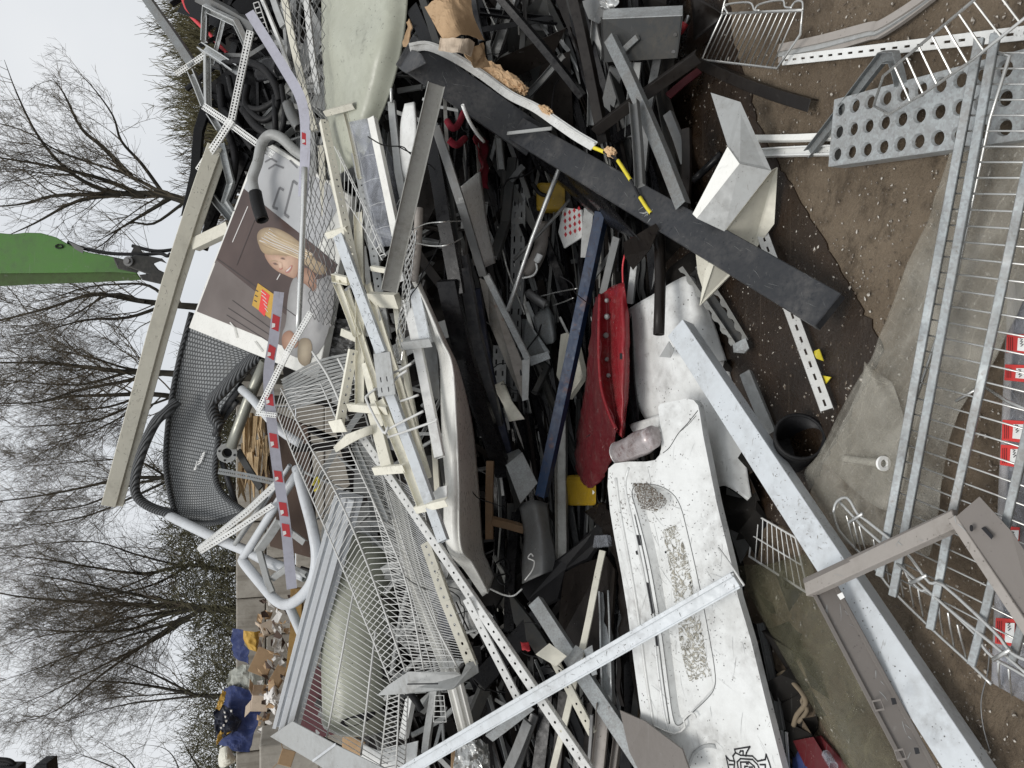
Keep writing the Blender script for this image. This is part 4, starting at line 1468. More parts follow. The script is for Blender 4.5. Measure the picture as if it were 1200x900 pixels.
bar('black_bar', 'black steel bar standing against the sky beside the cream bar', 'steel bar', [(240, 126, -.02), (232, 153, -.03), (228, 203, -.05), (217, 254, -.05)], 10, M['black'], 'sq', bent=0.004)
bar('galvanised_strip', 'kinked galvanised strip dangling above the poster', 'strip', [(258, 166, -.02), (270, 213, -.05), (262, 236, -.06), (272, 251, -.05)], 9, M['galv'], 'U', t=4, wall=0.002, twist=50)
bar('channel_offcut', 'short grey channel wedged between the cream bar and the poster', 'channel', [(241, 221, .02), (268, 255, .0)], 8, M['galv_dark'], 'C', t=6, wall=0.002)
for i, (sq, w, lab) in enumerate((([(272, 190, .12), (238, 262, .08)], 17, 'broad black slat next to the cream bar above the poster'), ([(286, 178, .14), (258, 246, .12)], 14, 'broad black slat touching the top edge of the poster'), ([(254, 238, .12), (236, 292, .10)], 12, 'black slat under the short cream tube'))):
    bar('black_lath', lab, 'slat', sq, w, M['black'], 'box', t=5)
# long cream bar leaning against the heap
def p_cream(w, t):
    return [(-w / 2, -t), (w / 2, -t), (w / 2, -t * .35), (w * .22, -t * .35), (w * .22, -t * .22), (w * .17, -t * .22), (w * .17, 0), (-w / 2, 0)]
bar('cream_bar', 'long cream steel bar leaning diagonally against the sky', 'steel bar', [(256, 172, -.05), (207, 330, -.18), (131, 594, -.30)], 24, M['cream_dirty'], p_cream, t=16, bevel=0.003)
bar('cream_tube', 'short open cream square tube sticking out between cream bar and poster', 'tube', [(224, 286, -.10), (266, 266, -.02)], 14, M['cream'], 'sq', t=12, bent=0)
tubepath('handlebar', 'bent grey handlebar tube hooked over the top of the poster', 'handlebar', [(362, 187, .0), (345, 176, -.06), (330, 162, -.10), (317, 158, -.13), (307, 168, -.16), (302, 190, -.19), (296, 210, -.20), (300, 230, -.20)], 12, M['lightgrey'], k=8)
HB = bpy.context.scene.objects['handlebar']
tubepath('grip', None, None, [(299, 225, -.20), (302, 240, -.205), (307.5, 258, -.21)], 15, M['rubber'], parent=HB)

# ---------------------------------------------------------------- poster box with a printed kitchen picture
PA, PB, PC = Q(306, 160, .02), Q(221, 384, -.12), Q(372, 445, -.12)
PN = (PB - PA).cross(PC - PA).normalized()
if PN.dot(CAM - PA) < 0:
    PN = -PN
def PP(px, py, e=0.0):
    return onplane(px, py, PA, PN, e)
po = root('poster_box', 'white framed poster box showing a smiling blonde woman in a kitchen', 'poster', PB)
corn = [PP(306, 160), PP(221, 384), PP(372, 445), PP(412, 230)]
mb = MB()
bk = [c - PN * 0.055 for c in corn]
mb.add(corn + bk, [(0, 1, 2, 3), (7, 6, 5, 4)] + [(i, 4 + i, 4 + (i + 1) % 4, (i + 1) % 4) for i in range(4)])
build(mb, 'panel', M['white_clean'], po, bevel=0.004)
def prt(name, seq, mat, e=0.002, parent=po):
    if e > 0.0029 and mat is not M['tarp_yellow'] and mat is not M['label_red']:
        seq = chaikin(seq)
    n = len(seq)
    P1 = [PP(a, b, e) for a, b in seq]
    P0 = [p - PN * 0.0012 for p in P1]
    m = MB().add(P1 + P0, [tuple(range(n))] + [(i, n + i, n + (i + 1) % n, (i + 1) % n) for i in range(n)])
    return build(m, name, mat, parent)
def prtg(name, seq, ce, cc, e, ctr=None, gain=None):
    # soft-toned piece of the printed photograph: colour runs from rim (ce) to middle (cc)
    seq = chaikin(seq)
    n = len(seq)
    cx = ctr or (sum(a for a, b in seq) / n, sum(b for a, b in seq) / n)
    rings = [1.0, .8, .6, .4, .2]
    m = MB()
    cols = []
    for r in rings:
        for a, b in seq:
            m.v.append(PP(cx[0] + (a - cx[0]) * r, cx[1] + (b - cx[1]) * r, e))
            w = (1 - r) ** .8
            g = gain(cx[0] + (a - cx[0]) * r, cx[1] + (b - cx[1]) * r) if gain else 1.0
            cols.append([(ce[k] * (1 - w) + cc[k] * w) * g for k in range(3)])
    for j in range(len(rings) - 1):
        for i in range(n):
            m.f.append((j * n + i, j * n + (i + 1) % n, (j + 1) * n + (i + 1) % n, (j + 1) * n + i))
    m.f.append(tuple((len(rings) - 1) * n + i for i in range(n)))
    o = build(m, name, M['photo'], po)
    at = o.data.color_attributes.new('tone', 'FLOAT_COLOR', 'POINT')
    for i, c in enumerate(cols):
        at.data[i].color = (*c, 1)
    return o
def pline(name, seq, w, mat, e=0.004):
    m = MB()
    P = [PP(a, b, e) for a, b in seq]
    for a, b in zip(P, P[1:]):
        d = (b - a).normalized()
        s = PN.cross(d) * (w * mpp(a) / 2)
        m.add([a + s, a - s, b - s, b + s], [(0, 1, 2, 3)])
    return build(m, name, mat, po)
def chaikin(seq, it=2):
    for _ in range(it):
        o = []
        n = len(seq)
        for i in range(n):
            a, b = seq[i], seq[(i + 1) % n]
            o.append((a[0] * .75 + b[0] * .25, a[1] * .75 + b[1] * .25))
            o.append((a[0] * .25 + b[0] * .75, a[1] * .25 + b[1] * .75))
        seq = o
    return seq
def chain2(seq, it=2):
    for _ in range(it):
        o = [seq[0]]
        for a, b in zip(seq, seq[1:]):
            o += [(a[0] * .75 + b[0] * .25, a[1] * .75 + b[1] * .25), (a[0] * .25 + b[0] * .75, a[1] * .25 + b[1] * .75)]
        seq = o + [seq[-1]]
    return seq
C = {}
C['grey'] = print_mat('print_grey_cabinet', (0.34, 0.345, 0.35), (0.44, 0.445, 0.45))
C['brown'] = print_mat('print_brown_cabinet', (0.048, 0.029, 0.025), (0.082, 0.053, 0.045))
C['brown2'] = print_mat('print_pale_brown_cabinet', (0.105, 0.084, 0.075), (0.165, 0.138, 0.126))
C['hair'] = print_mat('print_blonde', (0.52, 0.40, 0.24), (0.68, 0.58, 0.42))
C['hair2'] = print_mat('print_blonde_shade', (0.30, 0.21, 0.12), (0.44, 0.33, 0.20))
C['skin'] = print_mat('print_skin', (0.50, 0.31, 0.21), (0.58, 0.38, 0.27))
C['skin2'] = print_mat('print_skin_shade', (0.34, 0.17, 0.10), (0.44, 0.24, 0.15))
C['knit'] = print_mat('print_grey_knit', (0.40, 0.40, 0.40), (0.54, 0.53, 0.52))
C['blush'] = print_mat('print_cheek', (0.60, 0.33, 0.24), (0.66, 0.42, 0.32))
C['dark'] = flat('print_dark_line', (0.04, 0.03, 0.028))
C['seam'] = flat('print_grey_line', (0.17, 0.17, 0.175))
C['pale'] = flat('print_pale_line', (0.58, 0.56, 0.54))
C['lip'] = flat('print_lips', (0.45, 0.10, 0.09))
C['tan'] = print_mat('print_tan_vase', (0.36, 0.29, 0.20), (0.46, 0.38, 0.28))
prt('printed_cabinet', [(307, 168), (286, 221), (372, 290), (404, 228)], C['grey'])
prt('printed_cabinet', [(286, 221), (252, 308), (298, 346), (356, 398), (396, 310), (372, 290)], C['brown'], 0.0024)
prt('printed_cabinet', [(254, 305), (231, 365), (365, 419), (372, 395), (360, 388), (300, 342)], C['brown2'], 0.0026)
for sq, w in (([(333, 223), (328, 220), (320, 243), (326, 245)], 3), ([(349, 216), (344, 212), (334, 251), (339, 255)], 3.2), ([(311, 190), (318, 186), (325, 190)], 2.2), ([(315, 198), (323, 193), (333, 197)], 2.2), ([(340, 188), (345, 193), (349, 197)], 2.0)):
    pline('printed_handle', sq, w, C['seam'])
pline('printed_handle', [(291, 242), (273, 284)], 1.6, C['pale'])
pline('printed_handle', [(329, 321), (325, 328)], 1.6, C['pale'])
for sq in ([(299, 258), (278, 311)], [(255, 303), (322, 352), (352, 374)], [(273, 352), (318, 385)], [(268, 361), (319, 394)], [(266, 369), (315, 400)]):
    pline('printed_seam', sq, 1.0, C['dark'])
prtg('printed_sweater', [(342, 328), (350, 322), (372, 330), (392, 318), (392, 370), (372, 425), (332, 415), (330, 392), (336, 380), (337, 352)], (.24, .235, .23), (.46, .455, .45), 0.003)
prtg('printed_neck', [(347, 318), (362, 312), (372, 325), (371, 346), (358, 332), (349, 330)], (.22, .11, .07), (.40, .24, .16), 0.0034)
prtg('printed_hair', [(301, 276), (305, 269), (314, 266), (328, 268), (345, 278), (358, 290), (372, 306), (384, 312), (383, 322), (372, 322), (360, 312), (352, 302), (340, 301), (327, 300), (316, 300), (308, 296), (303, 286)], (.24, .17, .10), (.62, .50, .33), 0.0036, (324, 280))
prtg('printed_face', [(309, 297), (316, 296), (328, 297), (346, 295), (352, 302), (351, 314), (347, 327), (341, 325.5), (334, 322), (325, 318), (316, 310)], (.33, .19, .125), (.60, .41, .30), 0.0042, (333, 308))
prtg('printed_fringe', [(303, 285), (310, 281), (326, 285), (346, 293), (352, 300), (340, 300), (326, 299), (313, 299), (307, 295)], (.30, .21, .12), (.50, .38, .23), 0.0046, (325, 290))
rs_ = random.Random(17)
for i in range(26):
    t = i / 25
    a0 = (303 + 14 * t + rs_.uniform(-1, 1), 284 - 15 * t + rs_.uniform(-1, 1))
    a1 = (318 + 14 * t, 291 - 12 * t + rs_.uniform(-1, 1))
    a2 = (338 + 12 * t, 298 - 12 * t + rs_.uniform(-1, 1))
    a3 = (356 + 14 * t * rs_.uniform(.6, 1), 306 - 8 * t)
    pline('printed_hair_strand', chain2([a0, a1, a2, a3]), rs_.uniform(.5, 1.1), (C['hair2'], C['pale'], C['hair'], C['hair2'])[i % 4], 0.0048 + .0001 * (i % 5))
prtg('printed_eye', [(319.5, 309), (322, 307.6), (325, 308.6), (327, 311), (323, 311)], (.34, .20, .14), (.06, .035, .03), 0.0056)
prtg('printed_eye', [(328.5, 302.8), (331.5, 301.5), (334, 302.4), (335.5, 304.6), (332, 304.6)], (.36, .22, .15), (.06, .035, .03), 0.0056)
pline('printed_brow', chain2([(317, 306.8), (321, 305.2), (326, 306.6)]), .7, C['hair2'], 0.0058)
pline('printed_brow', chain2([(328, 300.2), (332, 299.2), (336.5, 301)]), .7, C['hair2'], 0.0058)
prtg('printed_nose', [(326, 307), (329, 306), (332, 310), (331, 315.5), (328, 315), (327, 311)], (.50, .33, .23), (.64, .46, .35), 0.0052)
pline('printed_nostril', chain2([(328, 315.4), (330.5, 316), (332, 314)]), .7, C['lip'], 0.0060)
prtg('printed_mouth', [(334, 318.5), (338, 315), (342, 310.5), (344, 311.5), (341.5, 318), (337.5, 321)], (.40, .16, .13), (.46, .20, .17), 0.0054)
prtg('printed_teeth', [(335.5, 318), (339, 315), (342, 311.8), (342.2, 313.6), (339, 317.6), (336.5, 319)], (.52, .46, .42), (.66, .62, .58), 0.0060)
prtg('printed_hand', [(331, 392), (340, 386), (346, 392), (352, 402), (346, 410), (340, 400), (336, 412), (331, 405)], (.26, .13, .08), (.46, .28, .19), 0.0052)
prtg('printed_vase', [(352, 395), (368, 398), (364, 432), (350, 426), (349, 410)], (.22, .17, .11), (.42, .35, .25), 0.0050)
prt('printed_label', [(303, 332), (323, 346), (321, 376), (296, 358), (299, 345)], M['tarp_yellow'], 0.0050)
prt('printed_label', [(308, 339), (317, 346), (311, 371), (304, 364)], M['label_red'], 0.0058)
for k in range(5):
    pline('printed_text', [(306.5 + k * 1.2, 341 + k * 5.0), (312.5 + k * 0.6, 346 + k * 5)], 0.8, C['pale'], 0.0066)
for k in range(3):
    pline('printed_text', [(300.5 - k * .8, 340 + k * 6), (303.5 - k * .8, 342 + k * 6)], 1.2, C['dark'], 0.0062)
for sq in ([(271, 378), (276, 384), (279, 396)], [(300, 400), (309, 412)]):
    mb = MB()
    sweep(mb, pbox(0.008, 0.004), [PP(a, b, 0.01) for a, b in sq])
    build(mb, 'torn_film', M['white_clean'], po)

# lilac and red tapes, alu pole
def tape(name, label, seq, w, off, reds, mat=None):
    P = catmull(pts_of(seq, off), 10)
    rt = root(name, label, 'tape', P[-1])
    mb = MB()
    sweep(mb, [(-w / 2 * mpp(P[0]), -0.0012), (w / 2 * mpp(P[0]), -0.0012), (w / 2 * mpp(P[0]), 0), (-w / 2 * mpp(P[0]), 0)], P)
    build(mb, 'strip', M['lilac'], rt)
    # red printed blocks with a white corner
    tot = [0]
    for a, b in zip(P, P[1:]):
        tot.append(tot[-1] + (b - a).length)
    def at(s):
        s = max(0, min(tot[-1] * .999, s))
        for i in range(len(P) - 1):
            if tot[i + 1] >= s:
                return P[i].lerp(P[i + 1], (s - tot[i]) / max(1e-9, tot[i + 1] - tot[i])), (P[i + 1] - P[i]).normalized()
    for f, ln in reds:
        c, t = at(tot[-1] * f)
        y, n = frame(t, c)
        s = mpp(c)
        hw, hl = w * 0.36 * s, ln * s / 2
        sk = hw * 0.9
        m = MB()
        e = n * 0.0016
        m.add([c - t * hl - y * hw + e, c - t * hl + t * sk * .8 + y * hw + e, c + t * hl + t * sk * .8 + y * hw + e, c + t * hl - y * hw + e], [(0, 1, 2, 3)])
        build(m, 'red_mark', M['tape_red'], rt)
        m = MB()
        e = n * 0.0026
        m.add([c + t * hl * .25 - y * hw * .95 + e, c + t * hl * .30 - y * hw * .1 + e, c + t * hl * .75 - y * hw * .05 + e, c + t * hl * .98 - y * hw * .95 + e], [(0, 1, 2, 3)])
        build(m, 'white_mark', M['label_white'], rt)
    return rt
tape('lilac_tape', 'lilac plastic strip curving down past the black hoses, one faded red mark', [(292, 14, -.05), (312, 46, -.08), (333, 80, -.12), (351, 112, -.18), (357, 140, -.2), (357.5, 180, -.22), (355, 230, -.24)], 11, 0, [(0.78, 14)])
bar('alu_pole', 'thin aluminium pole standing in front of the poster', 'pole', [(357, 196, -.26), (353, 290, -.28), (349, 392, -.30)], 7, M['alu'], 'tube', bent=0.004)
tape('red_white_tape', 'lilac tape with repeated red marks running down over the wicker armchair side', [(327, 342, -.36), (321, 395, -.38), (314.5, 440, -.40), (318, 490, -.40), (325, 550, -.40), (334, 610, -.38), (342, 690, -.34)], 11.5, 0,
     [(0.10, 17), (0.20, 15), (0.36, 14), (0.50, 17), (0.62, 13), (0.73, 16), (0.80, 15)])

# fence netting with loose bars behind it
def netting(name, label, rows, cell, mat, r=0.0016):
    Rw = [pts_of(x, 0) for x in rows]
    a = sum((Rw[i + 1][0] - Rw[i][0]).length for i in range(len(Rw) - 1))
    b = sum((Rw[0][i + 1] - Rw[0][i]).length for i in range(len(Rw[0]) - 1))
    nv = max(2, int(a / cell))
    nu = max(2, int(b / cell))
    g = patch_pts(Rw, nu * 2, nv * 2)
    mb = MB()
    lines = []
    rnd = random.Random(4)
    for i in range(len(g)):
        for j in range(len(g[0])):
            g[i][j] = g[i][j] + Vector((rnd.uniform(-1, 1), rnd.uniform(-1, 1), rnd.uniform(-1, 1))) * cell * 0.07
    U, V = len(g), len(g[0])
    # zigzag wires hooked into their neighbours
    for i in range(0, U - 1, 2):
        for ph in (0,):
            l = []
            for j in range(V):
                l.append(g[min(U - 1, i + (j % 2) + 0)][j])
            lines.append(l)
    for i in range(1, U - 1, 2):
        lines.append([g[min(U - 1, i + ((j + 1) % 2) * 1)][j] for j in range(V)])
    wires(mb, lines, r, 4)
    rt = root(name, label, 'netting', Rw[-1][0])
    build(mb, 'mesh_wire', mat, rt)
    return rt
netting('fence_netting', 'wire fence netting draped down over the heap between poster and pale olive sheet', [[(322, -10, -.06), (350, -10, -.10), (382, -10, -.06)], [(345, 60, -.1), (362, 60, -.14), (380, 60, -.1)], [(352, 130, -.12), (366, 130, -.17), (382, 130, -.12)], [(356, 200, -.16), (368, 200, -.2), (386, 200, -.12)], [(358, 270, -.2), (374, 270, -.22), (392, 275, -.12)], [(360, 330, -.2), (378, 335, -.22), (396, 335, -.1)], [(364, 372, -.18), (378, 380, -.2), (392, 384, -.1)]], 0.082, M['wire_dark'], 0.0021)
for sq, w, mt, lab in (([(304, -6, .02), (338, 80, -.02)], 4, 'white', 'thin white rod behind the netting beside the lilac tape'), ([(332, -6, .04), (368, 152, .0)], 8, 'cream', 'cream lath behind the netting, longest of those at the top'), ([(358, -6, .05), (372, 110, .02)], 7, 'white', 'white lath behind the netting next to the pale olive sheet'),
                       ([(318, -6, .06), (331, 30, .04)], 8, 'lightgrey', 'short grey lath at the top edge behind the netting'), ([(364, 150, .02), (369, 300, .0)], 9, 'lightgrey', 'grey lath behind the netting next to the poster'), ([(376, 170, .04), (384, 330, .02)], 8, 'cream', 'cream lath behind the lower netting by the cream upright'), ([(345, 4, .08), (338, 70, .10)], 6, 'midgrey', 'grey lath crossing under the netting at the top')):
    bar('lath', lab, 'lath', sq, w, M[mt], 'box', t=4)
wb = root('wire_bracket', 'small white wire rack at the top edge beside the netting', 'wire rack', Q(305, 30))
mb = MB()
s_ = [Q(297, 4, -.02), Q(303, 2, -.02), Q(315, 38, -.02), Q(308, 40, -.02)]
wires(mb, [[s_[0], s_[3]], [s_[1], s_[2]]] + [[s_[0].lerp(s_[3], t / 6), s_[1].lerp(s_[2], t / 6)] for t in range(7)], 0.0035, 6)
build(mb, 'wire', M['wire_white'], wb, smooth=True)

# pale olive sheet at the top
def dent(u, v):
    d1 = math.exp(-(((u - .55) / .22) ** 2 + ((v - .12) / .16) ** 2))
    d2 = math.exp(-(((u - .3) / .25) ** 2 + ((v - .30) / .10) ** 2))
    return -0.05 * d1 + 0.03 * d2
patch('enamel_sheet', 'big pale olive enamelled sheet with a dented face at the top edge', 'metal sheet', [[(376, -30, .06), (400, -30, -.06), (440, -30, -.14), (480, -30, .02)], [(378, 40, .05), (404, 40, -.08), (440, 40, -.16), (474, 40, .02)], [(380, 100, .04), (400, 100, -.06), (430, 100, -.12), (462, 95, .04)], [(382, 150, .03), (396, 150, -.04), (415, 160, -.06), (445, 140, .06)], [(385, 205, .03), (395, 205, 0), (405, 200, 0), (424, 190, .06)]], M['olive_sheet'], nu=40, nv=40, thick=0.004, fn=dent)

# ---------------------------------------------------------------- wicker armchair and what hangs around it
ch = root('wicker_armchair', 'dark grey wicker armchair thrown on its side against the sky', 'armchair', Q(205, 600, -.1))
rowsL = [[(224, 366, .02), (262, 384, .09), (320, 424, .10)], [(210, 420, -.02), (245, 425, .09), (298, 428, .12)], [(201, 465, -.05), (232, 470, .07), (264, 478, .06)], [(196, 502, -.06), (226, 506, .05), (256, 512, .02)], [(194, 545, -.06), (224, 550, .06), (253, 556, .0)], [(200, 584, -.05), (230, 584, .06), (262, 580, .02)], [(207, 608, -.03), (245, 613, .08), (288, 601, .06)]]
patch('woven_shell', None, None, rowsL, M['wicker'], nu=28, nv=60, thick=0.022, parent=ch)
for sq, w in (([(224, 366, .0), (210, 420, -.04), (201, 465, -.08), (196, 502, -.09), (194, 545, -.09), (200, 584, -.08), (208, 609, -.05)], 5.5),
              ([(306, 414, -.06), (284, 432, -.10), (262, 456, -.13), (249, 470, -.14), (250, 486, -.12), (258, 498, -.05)], 15),
              ([(208, 470, -.12), (196, 482, -.20), (182, 495, -.26), (168, 525, -.30), (159, 557, -.30), (160, 580, -.27), (176, 594, -.2), (204, 603, -.08)], 11.5),
              ([(256, 512, -.02), (252, 556, -.04), (262, 580, -.02), (288, 601, .02)], 7), ([(208, 609, -.03), (245, 614, .04), (288, 602, .03)], 6)):
    tubepath('wrapped_arm', None, None, sq, w, M['wrap'], parent=ch)
for sq, w in (([(283, 452, .0), (262, 482, .0), (252, 510, .02)], 8), ([(278, 470, .02), (258, 500, .04), (248, 540, .05)], 6), ([(260, 540, .04), (270, 570, .06), (278, 600, .08)], 7)):
    tubepath('leg', None, None, sq, w, M['charcoal'], parent=ch)
# pale mark woven on the shell
mb = MB()
mk = [[(229, 550), (231.5, 549), (232, 546), (229.5, 548.5), (229, 550)], [(231, 547), (232.5, 540)], [(233, 544), (236.5, 542), (240, 534), (241.5, 529)], [(234, 541), (237, 539)], [(235.5, 538), (238.5, 536)], [(237, 535), (239.5, 533)], [(238.5, 532), (241, 530)]]
for l in mk:
    sweep(mb, circ(0.0035, 5), [Q(a, b, .03 + (a - 226) * -.0015) - FWD * 0.022 for a, b in l])
build(mb, 'pale_mark', M['label_white'], ch)

tubepath('flanged_pipe', 'grey steel pipe with a bolted round flange beside the wicker armchair', 'pipe', [(311, 424, -.12), (290, 472, -.16), (271, 524, -.2)], 13, M['steel_olive'], k=2)
FP = bpy.context.scene.objects['flanged_pipe']
c = Q(266, 531, -.21)
ax = (Q(262, 534, -.3) - Q(272, 524, -.16)).normalized()
ax = (ax * 0.5 + (CAM - c).normalized()).normalized()
mb = MB()
ro, ri = 0.060, 0.030
e1, e2 = ax.orthogonal().normalized(), None
e2 = ax.cross(e1)
N = 24
def ringp(r, h):
    return [c + e1 * (r * math.cos(2 * math.pi * i / N)) + e2 * (r * math.sin(2 * math.pi * i / N)) + ax * h for i in range(N)]
vs = ringp(ro, 0) + ringp(ro, -.014) + ringp(ri, 0) + ringp(ri, -.06)
fs = []
for i in range(N):
    j = (i + 1) % N
    fs += [(i, j, N + j, N + i), (i, 2 * N + i, 2 * N + j, j), (2 * N + i, 3 * N + i, 3 * N + j, 2 * N + j)]
build(mb.add(vs, fs), 'flange', M['lightgrey'], FP, bevel=0.001)
for k_ in range(4):
    a = k_ * math.pi / 2 + .5
    p = c + e1 * (0.046 * math.cos(a)) + e2 * (0.046 * math.sin(a)) + ax * 0.001
    build(sweep(MB(), circ(0.007, 10), [p, p + ax * 0.002]), 'bolt_hole', M['ink'], FP)
mb = sweep(MB(), circ(0.0295, 20), [c - ax * 0.05, c - ax * 0.052])
build(mb, 'bore', M['ink'], FP)

# splintered wood, brown board behind
rnd = random.Random(9)
sw = root('splintered_wood', 'splintered pale wood hanging between armchair and red-marked tape', 'wood', Q(300, 580, .25))
for i in range(46):
    y0 = rnd.uniform(478, 545)
    x0 = rnd.uniform(284, 314) - (y0 - 510) * 0.06
    l = rnd.uniform(28, 60)
    d0 = rnd.uniform(.12, .3)
    P = [Q(x0, y0, d0), Q(x0 + rnd.uniform(-3, 3), y0 + l * .5, d0 + rnd.uniform(-.03, .03)), Q(x0 + rnd.uniform(-7, 5), min(632, y0 + l), d0)]
    w = rnd.uniform(2, 6) * mpp(P[0])
    mb = MB()
    sweep(mb, pbox(w, w * .5), P, roll=rnd.uniform(-60, 60), scale=[1, .9, .25])
    build(mb, 'splinter', M['splinter'], sw)
plate('brown_board', 'dark brown board behind the red-marked tape', 'board', [(315, 480, .32), (362, 500, .32), (372, 655, .34), (318, 640, .34), (308, 560, .33)], M['brownwood'], thick=0.02)
bar('flat_bar', 'dark steel flat bar lying under the flanged pipe', 'flat bar', [(278, 528, -.08), (305, 572, -.08)], 8, M['darkgrey'], 'box', t=3)
perf('slotted_strip', 'slotted grey strip crossing under the flanged pipe to the red-marked tape', 'slotted strip', [(256, 552, -.1), (290, 558, -.16), (321, 565, -.26)], 7, M['galv_dark'], pitch=4, hole=(2.4, 2), rows=1, rnd=True)
perf('slotted_strip', 'white slotted strip leaning in front of the poster over the alu pole end', 'slotted strip', [(364, 366, -.30), (338, 410, -.40), (302, 482, -.44)], 7, M['white'], pitch=3.2, hole=(2.0, 1.6), rows=2, side=2)
perf('slotted_strip', 'short white slotted strip crossing the red-marked tape', 'slotted strip', [(300, 484, -.44), (324, 487, -.42)], 6, M['white'], pitch=3.2, hole=(2.0, 1.6), rows=2)
tubepath('bent_tube', 'pale grey bent tube passing under the red-marked tape into the wire basket', 'tube', [(283, 456, -.22), (296, 468, -.24), (306, 480, -.25), (328, 504, -.24), (352, 520, -.18)], 10, M['greywhite'], k=6)

# tubular trolley frame
tf = root('tubular_trolley', 'pale grey tubular frame with a big rounded loop, sticking out beside the wire shelf', 'tube frame', Q(345, 745, -.1))
tubepath('tube', None, None, [(198, 604, -.10), (222, 616, -.18), (256, 632, -.22), (290, 646, -.22), (318, 660, -.2), (340, 668, -.15), (358, 676, -.1)], 12.5, M['greywhite'], parent=tf, k=6)
tubepath('loop', None, None, [(348, 548, -.22), (356, 580, -.28), (366, 618, -.30), (371, 650, -.30), (367, 678, -.30), (354, 698, -.30), (338, 708, -.30), (324, 704, -.30), (306, 684, -.28), (288, 662, -.27), (284, 655, -.26)], 13, M['greywhite'], parent=tf, k=8)
tubepath('tube', None, None, [(284, 655, -.26), (300, 630, -.28), (325, 590, -.28), (350, 552, -.24)], 10, M['greywhite'], parent=tf, k=3)
tubepath('tube', None, None, [(338, 708, -.28), (346, 726, -.24), (354, 744, -.2)], 11, M['greywhite'], parent=tf, k=3)
tubepath('tube', None, None, [(276, 638, -.24), (290, 618, -.22), (318, 578, -.2), (340, 545, -.18)], 5, M['greywhite'], parent=tf, k=3)
bar('stay', None, None, [(302, 648, -.32), (328, 610, -.32)], 10, M['lightgrey'], 'L', t=5, parent=tf)
bar('stay', None, None, [(303, 646, -.32), (312, 680, -.33), (318, 694, -.33)], 7, M['lightgrey'], 'L', t=5, parent=tf)
bar('stay', None, None, [(327, 610, -.32), (338, 622, -.33), (356, 636, -.33)], 7, M['lightgrey'], 'L', t=5, parent=tf)
bar('stay', None, None, [(318, 680, -.28), (336, 667, -.28), (358, 676, -.26)], 7, M['lightgrey'], 'L', t=5, parent=tf)
perf('slotted_strip', 'white slotted strip fanning upward beside the tube loop', 'slotted strip', [(233, 645, -.32), (290, 600, -.36), (326, 566, -.38)], 6, M['white'], pitch=5, hole=(2.6, 1.8), rows=1, side=5, rnd=True)
perf('slotted_strip', 'second white slotted strip of the fan, just inside the first', 'slotted strip', [(234, 647, -.31), (275, 622, -.34), (320, 592, -.36)], 6, M['white'], pitch=5, hole=(2.6, 2.2), rows=1, side=2, rnd=True)
tubepath('chrome_lever', 'small grey lever tube inside the tube frame', 'lever', [(275, 638, -.3), (292, 612, -.3), (312, 582, -.28)], 5.5, M['lightgrey'])

# ---------------------------------------------------------------- wire baskets, shelf, boiler, extruded profile
def lineat(seq, t):
    P = seq
    tot = [0.0]
    for a, b in zip(P, P[1:]):
        tot.append(tot[-1] + (b - a).length)
    s = t * tot[-1]
    for i in range(len(P) - 1):
        if tot[i + 1] >= s - 1e-9:
            return P[i].lerp(P[i + 1], max(0, min(1, (s - tot[i]) / max(1e-9, tot[i + 1] - tot[i]))))
    return P[-1]

wk = root('wire_basket', 'long white wire basket lying diagonally across the heap, ribs like a trough', 'wire basket', Q(500, 800, -.2))
r1 = catmull(pts_of([(322, 478, -.34), (350, 548, -.38), (400, 662, -.40), (438, 752, -.40), (458, 800, -.40)], 0), 5)
r2 = catmull(pts_of([(329, 455, -.36), (360, 517, -.42), (394, 578, -.44), (430, 660, -.44), (475, 786, -.42)], 0), 5)
r3 = catmull(pts_of([(375, 448, -.28), (413, 533, -.34), (453, 623, -.34), (478, 690, -.34), (497, 787, -.36)], 0), 5)
r4 = catmull(pts_of([(412, 430, -.12), (445, 545, -.16), (474, 640, -.2), (505, 720, -.24), (538, 786, -.30)], 0), 5)
mb = MB()
wires(mb, [r1, r2, r3, r4], 0.0042, 6)
build(mb, 'rim_wire', M['wire_white'], wk, smooth=True)
mb = MB()
lines = []
for i in range(58):
    t = (i + .5) / 58
    a, b, c_, d = lineat(r1, t), lineat(r2, t), lineat(r3, min(1, t * 1.0)), lineat(r4, t)
    lines.append([a, a.lerp(b, .9), b.lerp(c_, .12) + FWD * .004, c_, d])
wires(mb, lines, 0.0019, 4)
build(mb, 'ribs', M['wire_white'], wk)
# closing plate of the basket
plate('end_plate', None, None, [(442, 815, -.46), (455, 803, -.46), (479, 787, -.44), (534, 787, -.34), (541, 791, -.33), (547, 777, -.33), (559, 774, -.33), (561, 788, -.33), (530, 808, -.40), (478, 813, -.45)], M['lightgrey'], parent=wk, thick=0.004)
bar('slot', None, None, [(477, 801.5, -.47), (513, 801, -.43)], 1.6, M['ink'], 'box', t=1, parent=wk, bent=0)
# second, finer grid underneath with the opposite lay
wg = root('wire_grid', 'fine wire grid under the long basket, crossing it the other way', 'wire grid', Q(520, 780, -.1))
g1 = catmull(pts_of([(420, 528, -.06), (440, 600, -.12), (470, 720, -.16), (490, 800, -.2)], 0), 4)
g2 = catmull(pts_of([(492, 560, -.02), (505, 640, -.06), (530, 720, -.12), (545, 775, -.2)], 0), 4)
mb = MB()
wires(mb, [g1, g2] + [[lineat(g1, t).lerp(lineat(g2, t), s) for t in [k / 10 for k in range(11)]] for s in (.33, .66)], 0.003, 5)
for i in range(78):
    t = (i + .5) / 78
    wires(mb, [[lineat(g1, t), lineat(g2, max(0, min(1, t + .10)))]], 0.0017, 4)
build(mb, 'wire', M['wire_white'], wg)
